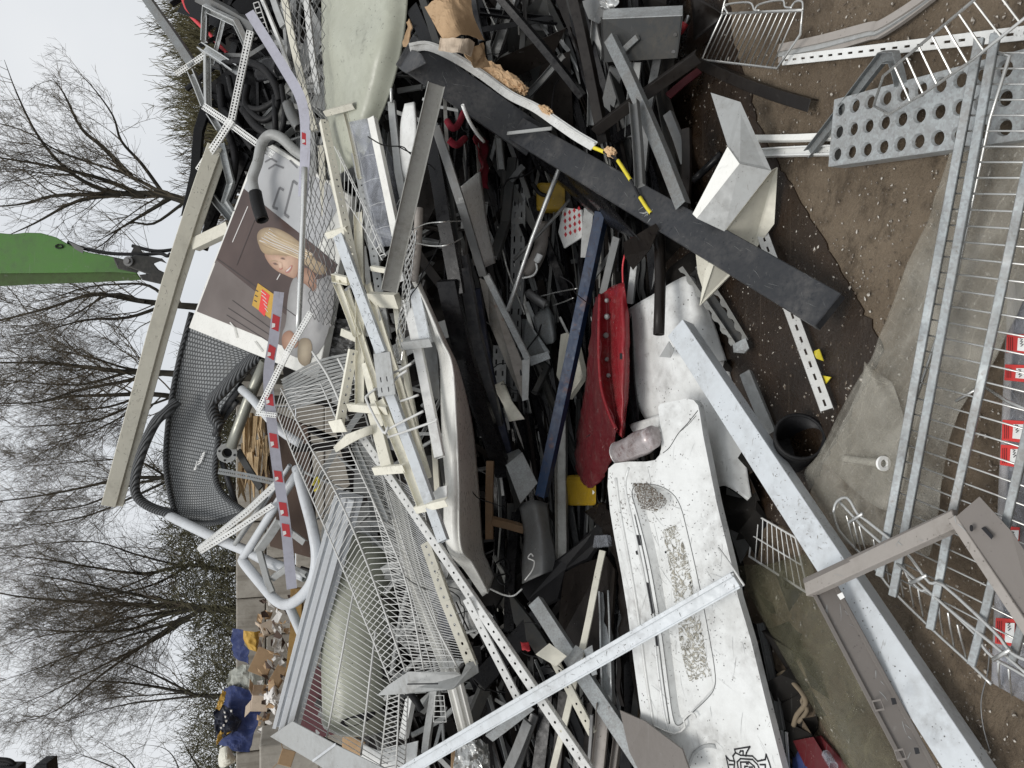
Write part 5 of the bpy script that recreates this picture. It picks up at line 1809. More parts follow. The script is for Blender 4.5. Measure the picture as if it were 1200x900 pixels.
# fan-shaped grille above it
fg = root('fan_grille', 'fan of grey curved slats at the upper end of the wire basket', 'grille', Q(400, 440))
for i in range(12):
    t = i / 11
    a = Q(330 + 8 * t, 446 + 34 * t, -.3 + .1 * t)
    m = Q(372 + 6 * t, 424 + 44 * t, -.22 + .1 * t)
    b = Q(414 - 4 * t, 414 + 44 * t, -.12 + .1 * t)
    mb = sweep(MB(), pbox(0.014, 0.003), catmull([a, m, b], 6), roll=28)
    build(mb, 'slat', M['lightgrey'], fg)
tubepath('rib', None, None, [(366, 412, -.3), (384, 440, -.3), (398, 470, -.28), (408, 492, -.25)], 3, M['wire_white'], parent=fg)
tubepath('rib', None, None, [(396, 420, -.25), (406, 440, -.25), (412, 462, -.22)], 3, M['wire_white'], parent=fg)
# flat wire shelf in front of the boiler
ws = root('wire_shelf', 'flat white wire shelf in front of the cream boiler', 'wire shelf', Q(440, 890, -.2))
e1 = pts_of([(402, 652, -.20), (375, 755, -.22), (350, 845, -.24)], 0)
e2 = pts_of([(492, 700, -.12), (478, 800, -.16), (452, 905, -.20)], 0)
mb = MB()
for sq in ([(415, 690, -.24), (383, 864, -.27)], [(440, 740, -.23), (423, 885, -.26)]):
    wires(mb, [pts_of(sq, 0)], 0.0052, 8)
build(mb, 'rod', M['wire_white'], ws, smooth=True)
mb = MB()
for i in range(31):
    t = (i + .3) / 31
    a = lineat(e1, t)
    b = lineat(e2, min(1, t * .93 + .07))
    wires(mb, [[a, a.lerp(b, .5) + UPV * -.004, b]], 0.0022, 5)
build(mb, 'wires', M['wire_white'], ws, smooth=True)
w2 = root('wire_basket', 'small wire basket end at the bottom edge below the grey closing plate', 'wire basket', Q(460, 895, -.2))
mb = MB()
ra = pts_of([(455, 812, -.28), (445, 905, -.28)], 0)
rb = pts_of([(468, 812, -.30), (464, 905, -.30)], 0)
rc = pts_of([(478, 816, -.2), (474, 905, -.2)], 0)
wires(mb, [ra, rb, rc], 0.004, 6)
for i in range(16):
    t = (i + .5) / 16
    wires(mb, [[lineat(ra, min(1, t + .05)), lineat(rb, t), lineat(rc, min(1, t + .06))]], 0.0022, 4)
build(mb, 'wire', M['wire_white'], w2)

# cream boiler
b0, b1 = Q(418, 625, .24), Q(424, 850, .20)
axb = (b1 - b0).normalized()
bo = root('boiler', 'round cream enamelled boiler tank lying behind the flat wire shelf', 'boiler', b1)
L = (b1 - b0).length
prof = [(0.0, 0.02), (0.03, 0.14), (0.07, 0.20), (0.12, 0.215), (L - .1, 0.215), (L - .06, 0.222), (L - .03, 0.215), (L, 0.17), (L + .03, 0.08), (L + .035, 0.0)]
u_ = axb.orthogonal().normalized()
v_ = axb.cross(u_)
mb = MB()
NS = 40
for s, r in prof:
    mb.v += [b0 + axb * s + (u_ * math.cos(2 * math.pi * i / NS) + v_ * math.sin(2 * math.pi * i / NS)) * max(r, 0.001) for i in range(NS)]
for j in range(len(prof) - 1):
    mb.f += [(j * NS + i, j * NS + (i + 1) % NS, (j + 1) * NS + (i + 1) % NS, (j + 1) * NS + i) for i in range(NS)]
build(mb, 'tank', M['olive_sheet'], bo, smooth=True)
nf = (CAM - b1)
nf = (nf - axb * nf.dot(axb)).normalized()
sx = nf.cross(axb)
mb = MB()
cc = b0 + axb * (L * .90)
pts2 = []
for i in range(20):
    a = 2 * math.pi * i / 20
    ang = 0.45 * math.cos(a) + .1
    hh = 0.026 * math.sin(a) + 0.02 * math.cos(a)
    pts2.append(cc + axb * hh + (nf * math.cos(ang) + sx * -math.sin(ang)) * 0.219)
mb.add(pts2, [tuple(range(20))])
build(mb, 'slot', M['ink'], bo, solid=0.004)
plate('wine_red_sheet', 'dark wine red sheet behind the lower end of the flat wire shelf', 'sheet', [(372, 780, .12), (388, 800, .12), (394, 860, .1), (350, 870, .1), (352, 830, .1)], M['darkred'], thick=0.004)
plate('cardboard_sheet', 'brown speckled cardboard below the boiler, behind the wire shelf', 'cardboard', [(402, 858, .1), (428, 870, .1), (422, 900, .1), (400, 905, .1)], M['cardboard'], thick=0.006)
plate('white_offcut', 'torn white sheet metal by the small wire basket at the bottom edge', 'sheet metal', [(424, 872, .04), (444, 880, .02), (490, 868, .05), (488, 890, .03), (450, 915, .0), (420, 905, .02)], M['white'], thick=0.004)
# wide extruded profile and its end plate
def p_ext(w, t):
    return [(-w / 2, -t), (w / 2, -t), (w / 2, -t * .4), (w * .34, -t * .4), (w * .34, -t * .55), (w * .22, -t * .55), (w * .22, -.0), (w * .02, 0), (w * .02, -t * .12), (-w * .06, -t * .12), (-w * .06, 0), (-w * .26, 0), (-w * .26, -t * .3), (-w * .36, -t * .3), (-w * .36, -t * .1), (-w / 2, -t * .1)]
bar('extruded_profile', 'wide pale extruded profile with grooves standing beside the wire shelf', 'profile', [(408, 585, -.24), (334, 858, -.32)], 32, M['greywhite'], p_ext, t=20, bent=0.003)
epl = plate('flat_plate', 'pale grey flat plate joined to the foot of the extruded profile', 'plate', [(317, 863, -.36), (343, 845, -.38), (395, 873, -.38), (450, 900, -.38), (470, 925, -.38), (418, 925, -.36), (368, 893, -.36)], M['lightgrey'], thick=0.006, bevel=0.001)
bar('seam', None, None, [(366, 892, -.392), (393, 872, -.392)], 3, M['greywhite'], 'box', t=1.2, parent=epl, bent=0)
tubepath('yellow_coil', 'coil of yellow cord seen through the wire basket', 'cord', [(367, 568, -.1), (372, 560, -.12), (374, 570, -.1), (369, 575, -.1)], 3, M['yellow_tape'])
# white profile, film bag and drilled upright beneath the basket
def p_ridge(w, t):
    return [(-w / 2, -t), (w / 2, -t), (w / 2, -t * .3), (w * .28, 0), (w * .2, -t * .3), (w * .05, -t * .3), (0, 0), (-w * .2, 0), (-w * .25, -t * .35), (-w / 2, -t * .2)]
bar('white_profile', 'ridged white plastic profile running under the wire basket to its lower tip', 'profile', [(460, 575, -.02), (487, 683, -.06), (533, 800, -.16), (547, 856, -.18)], 19, M['white_clean'], p_ridge, t=9, bent=0)
patch('film_bag', 'crinkled lilac film stuffed under the wire basket', 'plastic film', [[(472, 560, .02), (488, 560, .02)], [(486, 620, -.02), (504, 615, .0)], [(500, 680, -.04), (520, 690, -.02)], [(520, 750, -.08), (538, 752, -.06)]], M['clear'], nu=24, nv=40, amp=0.03, freq=26, thick=0.001)
perf('drilled_upright', 'cream drilled upright ending at the grey closing plate of the basket', 'upright', [(498, 636, -.16), (522, 705, -.22), (553, 782, -.32)], 12, M['cream_dirty'], pitch=11, hole=(4, 3), rnd=True, side=8, side2=3)

# ---------------------------------------------------------------- cream shelving uprights and arms
perf('drilled_upright', 'cream drilled upright beginning under the pale olive sheet', 'upright', [(380, 140, -.14), (421, 335, -.22)], 9, M['cream'], pitch=9, hole=(3, 2.4), rnd=True, side2=8, sideholes=False)
perf('drilled_upright', 'grey-white drilled upright behind the clear plastic box', 'upright', [(412, 160, .0), (430, 245, -.04), (444, 340, -.1), (453, 398, -.12)], 10, M['lightgrey'], pitch=9, hole=(3, 2.4), rnd=True, side=4)
perf('drilled_upright', 'short cream drilled upright ending in a foot plate above the wire basket', 'upright', [(415, 410, -.28), (399, 496, -.36)], 10, M['cream'], pitch=9, hole=(3.4, 2.6), rnd=True, side2=6, sideholes=False)
plate('foot_plate', 'torn cream foot plate over the wire basket ribs', 'plate', [(385, 494, -.40), (400, 491, -.40), (407, 506, -.40), (391, 507, -.40)], M['cream'], thick=0.006)
# the very long drilled rails that run on to the lower edge
perf('drilled_rail', 'longest white drilled rail, from the basket down across the heap to the bottom edge', 'drilled rail', [(424, 512, -.26), (690, 905, -.42)], 9.5, M['white'], pitch=10.5, hole=(3.2, 2.6), rnd=True, side=9, thick=0.0025)
perf('drilled_rail', 'shorter white drilled rail tucked beside the longest one', 'drilled rail', [(546, 702, -.34), (607, 820, -.30)], 9, M['white'], pitch=10, hole=(3, 2.4), rnd=True, side=3, thick=0.0025)
bar('shelf_bracket', 'cream channel standing upright in the middle of the shelving, longest of its kind', 'shelf arm', [(419, 246, -.10), (421, 360, -.20), (421, 477, -.30)], 11, M['cream'], 'U', t=6, bent=0.003)
bar('shelf_bracket', 'cream crossbar at the foot of the upright cream channel', 'shelf arm', [(407, 478, -.32), (453, 482, -.32)], 10, M['cream'], 'L', t=6, bent=0)
bar('shelf_bracket', 'cream T-shaped head at the top of the shelving against the pale olive sheet', 'shelf arm', [(380, 134, -.14), (414, 125, -.14)], 7, M['cream_dirty'], 'L', t=5, bent=0)
bar('shelf_bracket', 'thin cream stem under the T-shaped head', 'shelf arm', [(404, 130, -.10), (421, 208, -.12)], 6, M['cream_dirty'], 'U', t=4)
bar('shelf_bracket', 'short cream bracket beside the netting, upper of two', 'shelf arm', [(382, 277, -.24), (406, 270, -.22)], 8, M['cream'], 'L', t=6, bent=0)
bar('shelf_bracket', 'short cream bracket beside the netting, lower of two', 'shelf arm', [(388, 326, -.26), (406, 330, -.24)], 10, M['cream'], 'U', t=6, bent=0)
bar('shelf_bracket', 'cream channel slanting from the lower bracket to the fan grille', 'shelf arm', [(393, 330, -.24), (417, 392, -.26)], 9, M['cream'], 'U', t=5)
bar('white_post', 'smooth pale blue-white post leaning across the cream shelving', 'post', [(395, 275, -.30), (446, 414, -.38)], 12, M['bluewhite'], 'sq', t=9, bent=0.002)
pp = plate('slotted_plate', 'pale rectangular plate with four slots joining the leaning posts', 'plate', [(438, 415, -.42), (457, 412, -.42), (464, 462, -.42), (444, 465, -.42)], M['lightgrey'], thick=0.006, bevel=0.001)
for a, b in ((446, 445), (453, 444), (447, 457), (455, 456)):
    bar('slot', None, None, [(a, b - 3, -.426), (a + 1, b + 3, -.426)], 2.2, M['ink'], 'box', t=1, parent=pp, bent=0)
bar('white_post', 'blue-white post continuing below the slotted plate', 'post', [(456, 462, -.36), (518, 634, -.30)], 12, M['bluewhite'], 'sq', t=9, bent=0.002)
bar('shelf_bracket', 'cream channel alongside the lower blue-white post', 'shelf arm', [(443, 466, -.32), (494, 592, -.34)], 12, M['cream'], 'U', t=7, bent=0.003)
bar('shelf_bracket', 'cream crossbar at the foot of that channel, touching the white enamel door', 'shelf arm', [(486, 599, -.36), (523, 590, -.3)], 9, M['cream'], 'L', t=8, bent=0)
bar('shelf_bracket', 'wide cream channel above the drilled rail', 'shelf arm', [(436, 482, -.28), (453, 549, -.34)], 14, M['cream'], 'Ub', t=7, bent=0)
bar('shelf_bracket', 'cream crossbar at the foot of the wide cream channel', 'shelf arm', [(437, 553, -.36), (473, 550, -.36)], 10, M['cream'], 'L', t=6, bent=0)
patch('bent_bracket', 'bent cream bracket like a beak over the wire basket', 'bracket', [[(391, 524, -.40), (394, 530, -.42)], [(406, 509, -.42), (412, 519, -.44)], [(420, 504, -.40), (424, 513, -.42)], [(436, 498, -.34), (437, 508, -.34)]], M['cream'], smooth=False, nu=12, nv=3, thick=0.004)
bar('white_tube', 'white round-edged tube beside the slotted plate', 'tube', [(476, 350, -.10), (490, 415, -.16), (514, 535, -.22)], 11, M['white'], 'sq', t=8, bent=0.002)
bar('shelf_bracket', 'grey-white crossbar lying over the white tube', 'shelf arm', [(471, 406, -.24), (505, 402, -.2)], 10, M['lightgrey'], 'L', t=6, bent=0)
bar('white_post', 'short blue-white bar ending at the grey-white crossbar', 'post', [(485, 338, -.08), (498, 400, -.12)], 13, M['bluewhite'], 'box', t=5, bent=0)
bar('cream_bar', 'cream bar just behind the pale blue-white post', 'steel bar', [(430, 330, -.12), (447, 380, -.16), (470, 450, -.2), (500, 560, -.2)], 9, M['cream'], 'U', t=5)
bar('shelf_bracket', 'cream bracket block under the galvanised channel end', 'shelf arm', [(432, 352, -.14), (464, 354, -.16)], 17, M['cream_dirty'], 'Ub', t=8, bent=0)
bar('shelf_bracket', 'pale cream bracket above that block', 'shelf arm', [(434, 315, -.16), (452, 318, -.16)], 6, M['cream'], 'L', t=5, bent=0)
bar('shelf_bracket', 'cream bracket sticking out towards the crumpled grey foil', 'shelf arm', [(399, 389, -.2), (418, 397, -.2)], 9, M['cream_dirty'], 'L', t=6, bent=0)
perf('drilled_upright', 'dark slotted upright between the slotted plate and the white tube', 'upright', [(447, 362, .0), (455, 430, .0), (470, 520, .0)], 9, M['midgrey'], pitch=9, hole=(4, 2.4), side=4)
bar('galvanised_channel', 'grimy galvanised channel slanting under the charcoal beam', 'channel', [(512, 98, -.20), (456, 342, -.34)], 20, M['alu_dark'], 'U', t=6, wall=0.003, bent=0.003, roll=-6)
# clear plastic box with white edge profile
cb = root('plastic_box', 'clear plastic display box with a white edge profile beneath the olive sheet', 'plastic box', Q(440, 290, -.06))
patch('clear_wall', None, None, [[(409, 143, -.10), (433, 138, -.14)], [(430, 240, -.12), (452, 238, -.16)], [(440, 290, -.1), (462, 288, -.14)]], M['clear'], parent=cb, thick=0.003, nu=8, nv=20, smooth=False)
patch('clear_wall', None, None, [[(437, 138, -.13), (447, 160, .06)], [(452, 215, -.14), (466, 200, .06)], [(463, 270, -.14), (468, 260, .04)]], M['clear'], parent=cb, thick=0.003, nu=8, nv=20, smooth=False)
bar('edge_profile', None, None, [(434, 137, -.15), (466, 290, -.17)], 9, M['white_clean'], 'L', t=9, parent=cb, bent=0.002)
mb = MB()
for t in (.12, .3, .5, .7, .9):
    wires(mb, [[Q(410 + 30 * t, 145 + 140 * t, -.06), Q(420 + 32 * t, 140 + 140 * t, -.02), Q(432 + 32 * t, 138 + 140 * t, -.06)]], 0.002, 5)
build(mb, 'divider_wire', M['wire_white'], cb)
bar('grey_post', 'grey flat post between the clear box and the galvanised channel', 'post', [(458, 118, .06), (468, 200, .02), (474, 240, .0)], 9, M['lightgrey'], 'box', t=5)
patch('white_board', 'white rounded panel standing behind the galvanised channel', 'panel', [[(475, 122, .06), (486, 120, .08)], [(470, 150, .05), (488, 150, .06)], [(470, 210, .05), (488, 215, .06)]], M['white'], nu=6, nv=10, thick=0.012)
bar('alu_rod', 'short bright rod end poking up behind the white panel', 'rod', [(458, 88, .05), (459, 120, .04)], 4, M['alu'], 'rod', bent=0)
tubepath('plastic_tube', 'pinkish beige plastic tube beside the galvanised channel', 'tube', [(491, 244, -.04), (489, 290, -.06), (485, 330, -.08)], 10, M['taupe_light'], k=3)
# loose spider of wires beside the uprights
lw = root('wire_rack', 'small collapsed wire rack between the two drilled uprights', 'wire rack', Q(420, 240, -.1))
mb = MB()
k1 = pts_of([(396, 176, -.12), (410, 205, -.13), (432, 250, -.15), (452, 300, -.16)], 0)
k2 = pts_of([(398, 225, -.12), (412, 245, -.13), (428, 270, -.14), (448, 305, -.15)], 0)
wires(mb, [k1, k2, [p + RGT * .02 + UPV * .02 for p in k1]], 0.0028, 5)
for i in range(12):
    t = (i + .3) / 12
    wires(mb, [[lineat(k2, t), lineat(k1, min(1, t + .04)), lineat(k1, min(1, t + .05)) + RGT * .02 + UPV * .02]], 0.0022, 5)
build(mb, 'wire', M['wire_white'], lw)
# display hooks
for i, (sq, lab) in enumerate((([(441, 455, -.38), (431, 463, -.44), (430, 470, -.46), (449, 506, -.46), (455, 500, -.44)], 'bent white wire hook over the cream crossbar'), ([(455, 503, -.42), (470, 495, -.44), (496, 482, -.44)], 'straight white wire hook under the slotted plate'), ([(456, 512, -.42), (480, 504, -.46), (508, 494, -.48), (512, 491, -.5)], 'longest white wire hook ending in a capped tip'), ([(461, 437, -.34), (470, 433, -.36), (482, 426, -.38)], 'short white wire hook beside the slotted plate'), ([(462, 446, -.34), (468, 440, -.38), (477, 434, -.4)], 'second short wire hook just below the first'), ([(467, 471, -.3), (490, 463, -.3)], 'thin wire hook crossing to the white tube'))):
    tubepath('wire_hook', lab, 'wire hook', sq, 3, M['wire_white'], k=4, n=7, hollow=False)
# braided wire bundle
bw = root('wire_bundle', 'bundle of twisted wire mesh hanging below the galvanised channel', 'wire bundle', Q(468, 430))
mb = MB()
for i in range(9):
    P = []
    for k in range(13):
        t = k / 12
        P.append(Q(484 - 18 * t + 5 * math.sin(t * 14 + i), 270 + 155 * t, -.12 + .015 * math.cos(t * 14 + i * 1.3)))
    wires(mb, [P], 0.0022, 4)
build(mb, 'wire', M['wire_zinc'], bw)
# foil and dark glass beside the uprights
patch('crumpled_foil', 'crumpled dark grey foil sheet between the poster and the cream uprights', 'foil', [[(384, 378, .1), (412, 372, .14)], [(378, 405, .06), (414, 398, .1)], [(376, 432, .04), (410, 425, .06)]], M['steel'], nu=24, nv=24, amp=0.05, freq=18, thick=0.002, shade=False)

# ---------------------------------------------------------------- white enamel door on edge
def flatfront(rows):
    rows = [[(r[0][0], r[0][1], r[0][2] + .14), r[1], r[2]] for r in rows]
    return [[r[0], tuple(r[0][k] + (r[1][k] - r[0][k]) * .5 for k in range(3)), tuple(r[0][k] + (r[1][k] - r[0][k]) * .93 for k in range(3)), (r[1][0], r[1][1], r[1][2] + .012), tuple(r[1][k] + (r[2][k] - r[1][k]) * .5 for k in range(3)), r[2]] for r in rows]
patch('enamel_cabinet_door', 'white enamelled door seen edge-on in the middle of the heap', 'door', flatfront([[(482, 326, -.06), (486, 328, -.06), (492, 332, .0)], [(496, 358, -.08), (501, 360, -.08), (506, 364, .0)], [(508, 394, -.10), (517, 398, -.10), (524, 404, .02)], [(516, 425, -.12), (530, 428, -.12), (538, 436, .05)], [(518, 490, -.16), (535, 492, -.16), (553, 498, .10)], [(521, 560, -.18), (538, 562, -.18), (560, 568, .12)], [(523, 636, -.20), (540, 638, -.20), (566, 640, .12)], [(545, 668, -.18), (554, 660, -.18), (572, 660, .10)], [(566, 698, -.14), (572, 694, -.14), (578, 676, .08)]]), M['white_clean'], nu=30, nv=60, thick=0.01)
plate('white_fin', 'notched white fin against the enamel door', 'fin', [(500, 587, -.16), (506, 578, -.18), (512, 574, -.18), (514, 571, -.18), (524, 569, -.19), (524, 584, -.2), (505, 592, -.18)], M['white'], thick=0.005)
plate('grey_weave_board', 'dark ribbed board between the shelving and the enamel door', 'board', [(492, 535, -.02), (518, 532, -.04), (522, 565, -.06), (524, 650, -.02), (512, 660, .0), (498, 600, .0)], M['darkgrey'], thick=0.008)
plate('grey_sheet', 'grey panel wedged above the enamel door', 'panel', [(493, 405, .02), (512, 400, .04), (516, 468, .03), (508, 467, .02)], M['midgrey'], thick=0.006)
plate('white_case', 'small white case lying under the basket end near the boiler', 'case', [(478, 818, .0), (486, 816, .0), (476, 866, .0), (470, 864, .0)], M['white'], thick=0.03)
bar('white_strip', 'upright white strip beside the small wire basket at the bottom', 'strip', [(508, 808, .0), (497, 884, -.02)], 9, M['lightgrey'], 'L', t=6)
gr2 = root('wire_rack', 'tiny wire rack in the dark below the basket end', 'wire rack', Q(515, 845))
mb = MB()
q_ = [Q(510, 815, -.02), Q(520, 815, -.02), Q(523, 846, -.02), Q(508, 846, -.02)]
wires(mb, [q_ + [q_[0]]] + [[q_[0].lerp(q_[3], t / 5), q_[1].lerp(q_[2], t / 5)] for t in range(1, 5)], 0.002, 5)
build(mb, 'wire', M['wire_white'], gr2)
tubepath('black_lever', 'black plastic lever below the basket closing plate', 'lever', [(480, 812, -.06), (488, 822, -.08), (494, 832, -.06)], 8, M['rubber'])

for nm, sq, w, mt, shp, t_, lab in (
 ('cream_bar', [(405, 338, -.2), (441, 452, -.26)], 8, 'cream', 'U', 5, 'cream channel behind the blue-white post, ending at the slotted plate'),
 ('cream_bar', [(427, 425, -.24), (446, 500, -.28)], 8, 'cream', 'L', 6, 'cream angle behind the bent wire hook'),
 ('cream_bar', [(462, 350, -.06), (486, 500, -.12)], 7, 'cream', 'L', 5, 'narrow cream angle between slotted plate and white tube'),
 ('cream_bar', [(406, 300, -.12), (431, 392, -.16)], 7, 'white', 'U', 5, 'white channel crossing behind the lower netting bracket'),
 ('cream_bar', [(472, 470, -.1), (498, 580, -.16)], 9, 'white', 'L', 6, 'white angle beneath the two capped wire hooks'),
 ('cream_bar', [(388, 210, -.06), (412, 300, -.1)], 6, 'cream', 'box', 4, 'thin cream lath beside the first drilled upright'),
 ('cream_bar', [(448, 205, .02), (470, 330, -.02)], 7, 'white', 'L', 5, 'white angle in the shade behind the plastic box'),
 ('cream_bar', [(506, 500, -.06), (512, 575, -.08)], 7, 'cream', 'box', 4, 'short cream lath alongside the enamel door'),
 ('cream_bar', [(414, 520, -.12), (452, 610, -.16)], 8, 'lightgrey', 'U', 5, 'pale grey channel under the ribs of the long basket')):
    bar(nm, lab, 'steel bar', sq, w, M[mt], shp, t=t_)

# ---------------------------------------------------------------- charcoal beam and the top of the heap
def p_beam(w, t):
    return [(-w / 2, -t), (w / 2, -t), (w / 2, 0), (-w / 2, 0)]
bm = root('charcoal_girder', 'long charcoal grey boxed beam lying diagonally across the heap', 'beam', Q(985, 365))
BP = [Q(474, 58, -.16), Q(628, 165, -.30)]
BP2 = [Q(604, 150, -.315), G(970, 363, .10)]
bar('section', None, None, None, 39, M['charcoal'], 'sq', pts=BP, t=12, parent=bm, roll=-7, wall=0.004, bevel=0.003, bent=0.002)
bar('section', None, None, None, 36, M['charcoal'], 'box', pts=BP2, t=11, parent=bm, roll=-7, wall=0.004, bevel=0.003, bent=0.002)
patch('curled_end', None, None, [[(466, 72, -.12), (480, 58, -.12)], [(468, 80, -.18), (492, 62, -.2)], [(476, 86, -.2), (500, 74, -.2)]], M['charcoal'], nu=10, nv=8, thick=0.004, parent=bm)
def ZB(px, k=0.0):
    (a, b) = (BP[0], BP[1]) if px < 615 else (BP2[0], BP2[1])
    za, zb = (a - CAM).dot(FWD), (b - CAM).dot(FWD)
    xa, xb = (474, 628) if px < 615 else (604, 970)
    t = (px - xa) / (xb - xa)
    return 1.0 / ((1 - t) / za + t / zb) + k
# alu strip with insulation torn along it
st = root('insulated_strip', 'curved aluminium strip with torn tan insulation behind the charcoal beam', 'strip', Q(720, 195))
SP = catmull([W(a + 2, b - 4, ZB(a, -.03)) for a, b in ((478, 60), (500, 58), (530, 71), (562, 91), (595, 115), (625, 130), (650, 147), (672, 162), (694, 175))], 6)
mb = sweep(MB(), [(-.022, -.004), (.022, -.004), (.022, 0), (.012, 0), (.012, .008), (.006, .008), (.006, 0), (-.022, 0)], SP, roll=-15)
build(mb, 'strip', M['white'], st)
for cx, cy, sx_, sy_, sd_ in ((577, 88, 16, 9, 1), (596, 98, 18, 8, 2), (612, 108, 12, 6, 3), (640, 132, 14, 4, 4), (716, 181, 8, 5, 5)):
    mb = MB()
    cp = W(cx, cy - 3, ZB(cx, -.005))
    s = mpp(cp)
    d = (W(cx + 10, cy + 3.5, ZB(cx + 10, -.005)) - cp).normalized()
    y_, n_ = frame(d, cp)
    b_ = bmesh.new()
    bmesh.ops.create_icosphere(b_, subdivisions=4, radius=1.0)
    vs = []
    for v in b_.verts:
        k_ = 1 + 0.45 * noise.noise(v.co * 2.2 + Vector((sd_ * 7, 0, 0))) + 0.22 * noise.noise(v.co * 6 + Vector((sd_, 3, 0)))
        vs.append(cp + d * (v.co.x * sx_ * s * k_) + y_ * (v.co.y * sy_ * s * k_) + n_ * (v.co.z * 6 * s * k_))
    fs = [tuple(q.index for q in f.verts) for f in b_.faces]
    b_.free()
    build(mb.add(vs, fs), 'insulation', M['foam'], st)
tubepath('banded_cable', 'yellow and black banded cord trailing over the charcoal beam', 'cord', None, 3.2, M['ink'], pts=[W(a, b, ZB(a, -.012)) for a, b in ((690, 171), (708, 178), (722, 186), (732, 200), (742, 216), (752, 235), (763, 250))])
YC = bpy.context.scene.objects['banded_cable']
for sq in ([(690, 171), (699, 174.3), (708, 178)], [(724, 188), (730, 197), (739, 211)], [(750, 231), (757, 242), (763, 250)]):
    tubepath('yellow_band', None, None, None, 4.6, M['yellow_tape'], parent=YC, n=8, pts=[W(a, b, ZB(a, -.012)) for a, b in sq])
# cardboard torn at the top edge
for sq, mt, lab in (([[(498, 8, -.08), (525, -6, -.12), (552, 0, -.1)], [(510, 30, -.14), (530, 22, -.2), (556, 22, -.12)], [(520, 48, -.12), (540, 40, -.18), (566, 45, -.1)]], 'cardboard', 'torn brown cardboard flap at the top edge'), ([[(516, 44, -.16), (540, 46, -.2), (556, 50, -.18)], [(514, 58, -.18), (536, 62, -.22), (552, 66, -.2)]], 'cardboard_pale', 'pale printed face of a torn carton under the cardboard flap'), ([[(545, 58, -.14), (566, 50, -.1)], [(550, 70, -.16), (570, 66, -.12)], [(558, 80, -.1), (573, 78, -.1)]], 'cardboard', 'ragged cardboard edge curling above the aluminium strip'), ([[(476, 26, -.02), (480, 22, -.02)], [(474, 55, -.02), (480, 56, -.02)]], 'cardboard', 'thin brown cardboard sliver beside the pale olive sheet')):
    patch('torn_cardboard', lab, 'cardboard', sq, M[mt], nu=18, nv=18, amp=0.022, freq=14, thick=0.005, shade=False)
# dark bars and plates up there
LST = [
 ([(482, 8, .04), (506, 62, .02)], 16, 'black', 'box', 5, 'black slat standing between olive sheet and cardboard'),
 ([(493, -6, .06), (512, 52, .03)], 9, 'darkgrey', 'L', 7, 'dark grey angle beside the black slat at the top edge'),
 ([(553, -6, .05), (564, 48, .04)], 8, 'charcoal', 'box', 6, 'charcoal slat at the top edge beyond the torn cardboard'),
 ([(588, -6, .12), (571, 52, .10), (575, 75, .08)], 6, 'galv_dark', 'L', 5, 'slim grey angle beside the long black angle'),
 ([(600, -6, .10), (578, 66, .08)], 12, 'midgrey', 'U', 6, 'slotted grey channel behind the torn cardboard'),
 ([(581, -6, -.12), (681, 114, -.16)], 9, 'black', 'L', 8, 'long black steel angle from the top edge towards the beam'),
 ([(670, -6, -.14), (706, 168, -.34)], 13, 'black_brown', 'L', 10, 'upright black-brown angle with a tape patch'),
 ([(697, 156, -.42), (818, 68, -.16)], 13, 'black_brown', 'L', 9, 'black-brown angle slanting up to the oven rack'),
 ([(716, 165, -.04), (740, 150, -.04)], 11, 'black', 'sq', 9, 'stub of black square tube below the slanting angle'),
 ([(617, 112, -.02), (658, 66, -.02)], 8, 'midgrey', 'U', 5, 'dull grey channel with a rounded end in the dark gap'),
 ([(712, 44, -.22), (797, 241, -.30)], 15, 'galv_dark', 'L', 10, 'galvanised angle standing in front of the dark steel box'),
 ([(727, 62, -.18), (746, 44, -.18)], 7, 'galv_dark', 'box', 4, 'short galvanised stub welded across the galvanised angle'),
 ([(741, 117, -.30), (748, 216, -.36)], 11, 'midgrey', 'U', 8, 'narrow grey channel under the slanting black-brown angle'),
 ([(700, 22, .05), (694, 150, .02)], 15, 'lightgrey', 'U', 8, 'pale grey channel behind the upright black-brown angle'),
 ([(722, 80, .02), (706, 150, .0)], 17, 'midgrey', 'box', 4, 'flat grey plate strip beside the pale grey channel'),
 ([(745, 72, .0), (738, 160, .0)], 13, 'lightgrey', 'U', 6, 'pale channel in the shade behind the galvanised angle'),
 ([(770, 68, .0), (758, 130, .0), (752, 200, .02)], 10, 'midgrey', 'L', 7, 'grey angle below the corner of the dark steel box'),
 ([(781, 132, -.06), (802, 190, -.06)], 11, 'midgrey', 'L', 8, 'grey angle end standing beside the black upright'),
 ([(803, 150, -.10), (801, 255, -.14)], 10, 'black_brown', 'L', 8, 'black upright angle crossing the end of the grey angle'),
 ([(812, 212, .0), (846, 180, .02)], 9, 'black', 'tube', 9, 'dark pipe stub pointing at the white bent duct'),
 ([(772, 266, -.10), (772, 392, -.18)], 13, 'black_brown', 'tube', 13, 'black pipe hanging in front of the white sheet'),
]
for sq, w, mt, shp, t_, lab in LST:
    bar('scrap_bar' if shp != 'tube' else 'pipe', lab, 'steel bar' if shp != 'tube' else 'pipe', sq, w, M[mt], shp, t=t_, wall=0.003)
UB = [o for o in bpy.context.scene.objects if o.get('label') == 'upright black-brown angle with a tape patch'][0]
patch('tape_patch', None, None, [[(678, 49, -.135), (687, 48, -.135)], [(679, 56, -.137), (688, 55, -.137)]], M['cardboard'], nu=3, nv=3, thick=0.002, parent=UB)
plate('dark_plate', 'dark weathered steel plate behind the long black angle', 'steel plate', [(592, 30, .16), (640, -10, .18), (662, 34, .18), (655, 100, .16), (672, 140, .14), (640, 152, .12), (618, 130, .14), (600, 90, .16)], M['darkgrey'], thick=0.005)
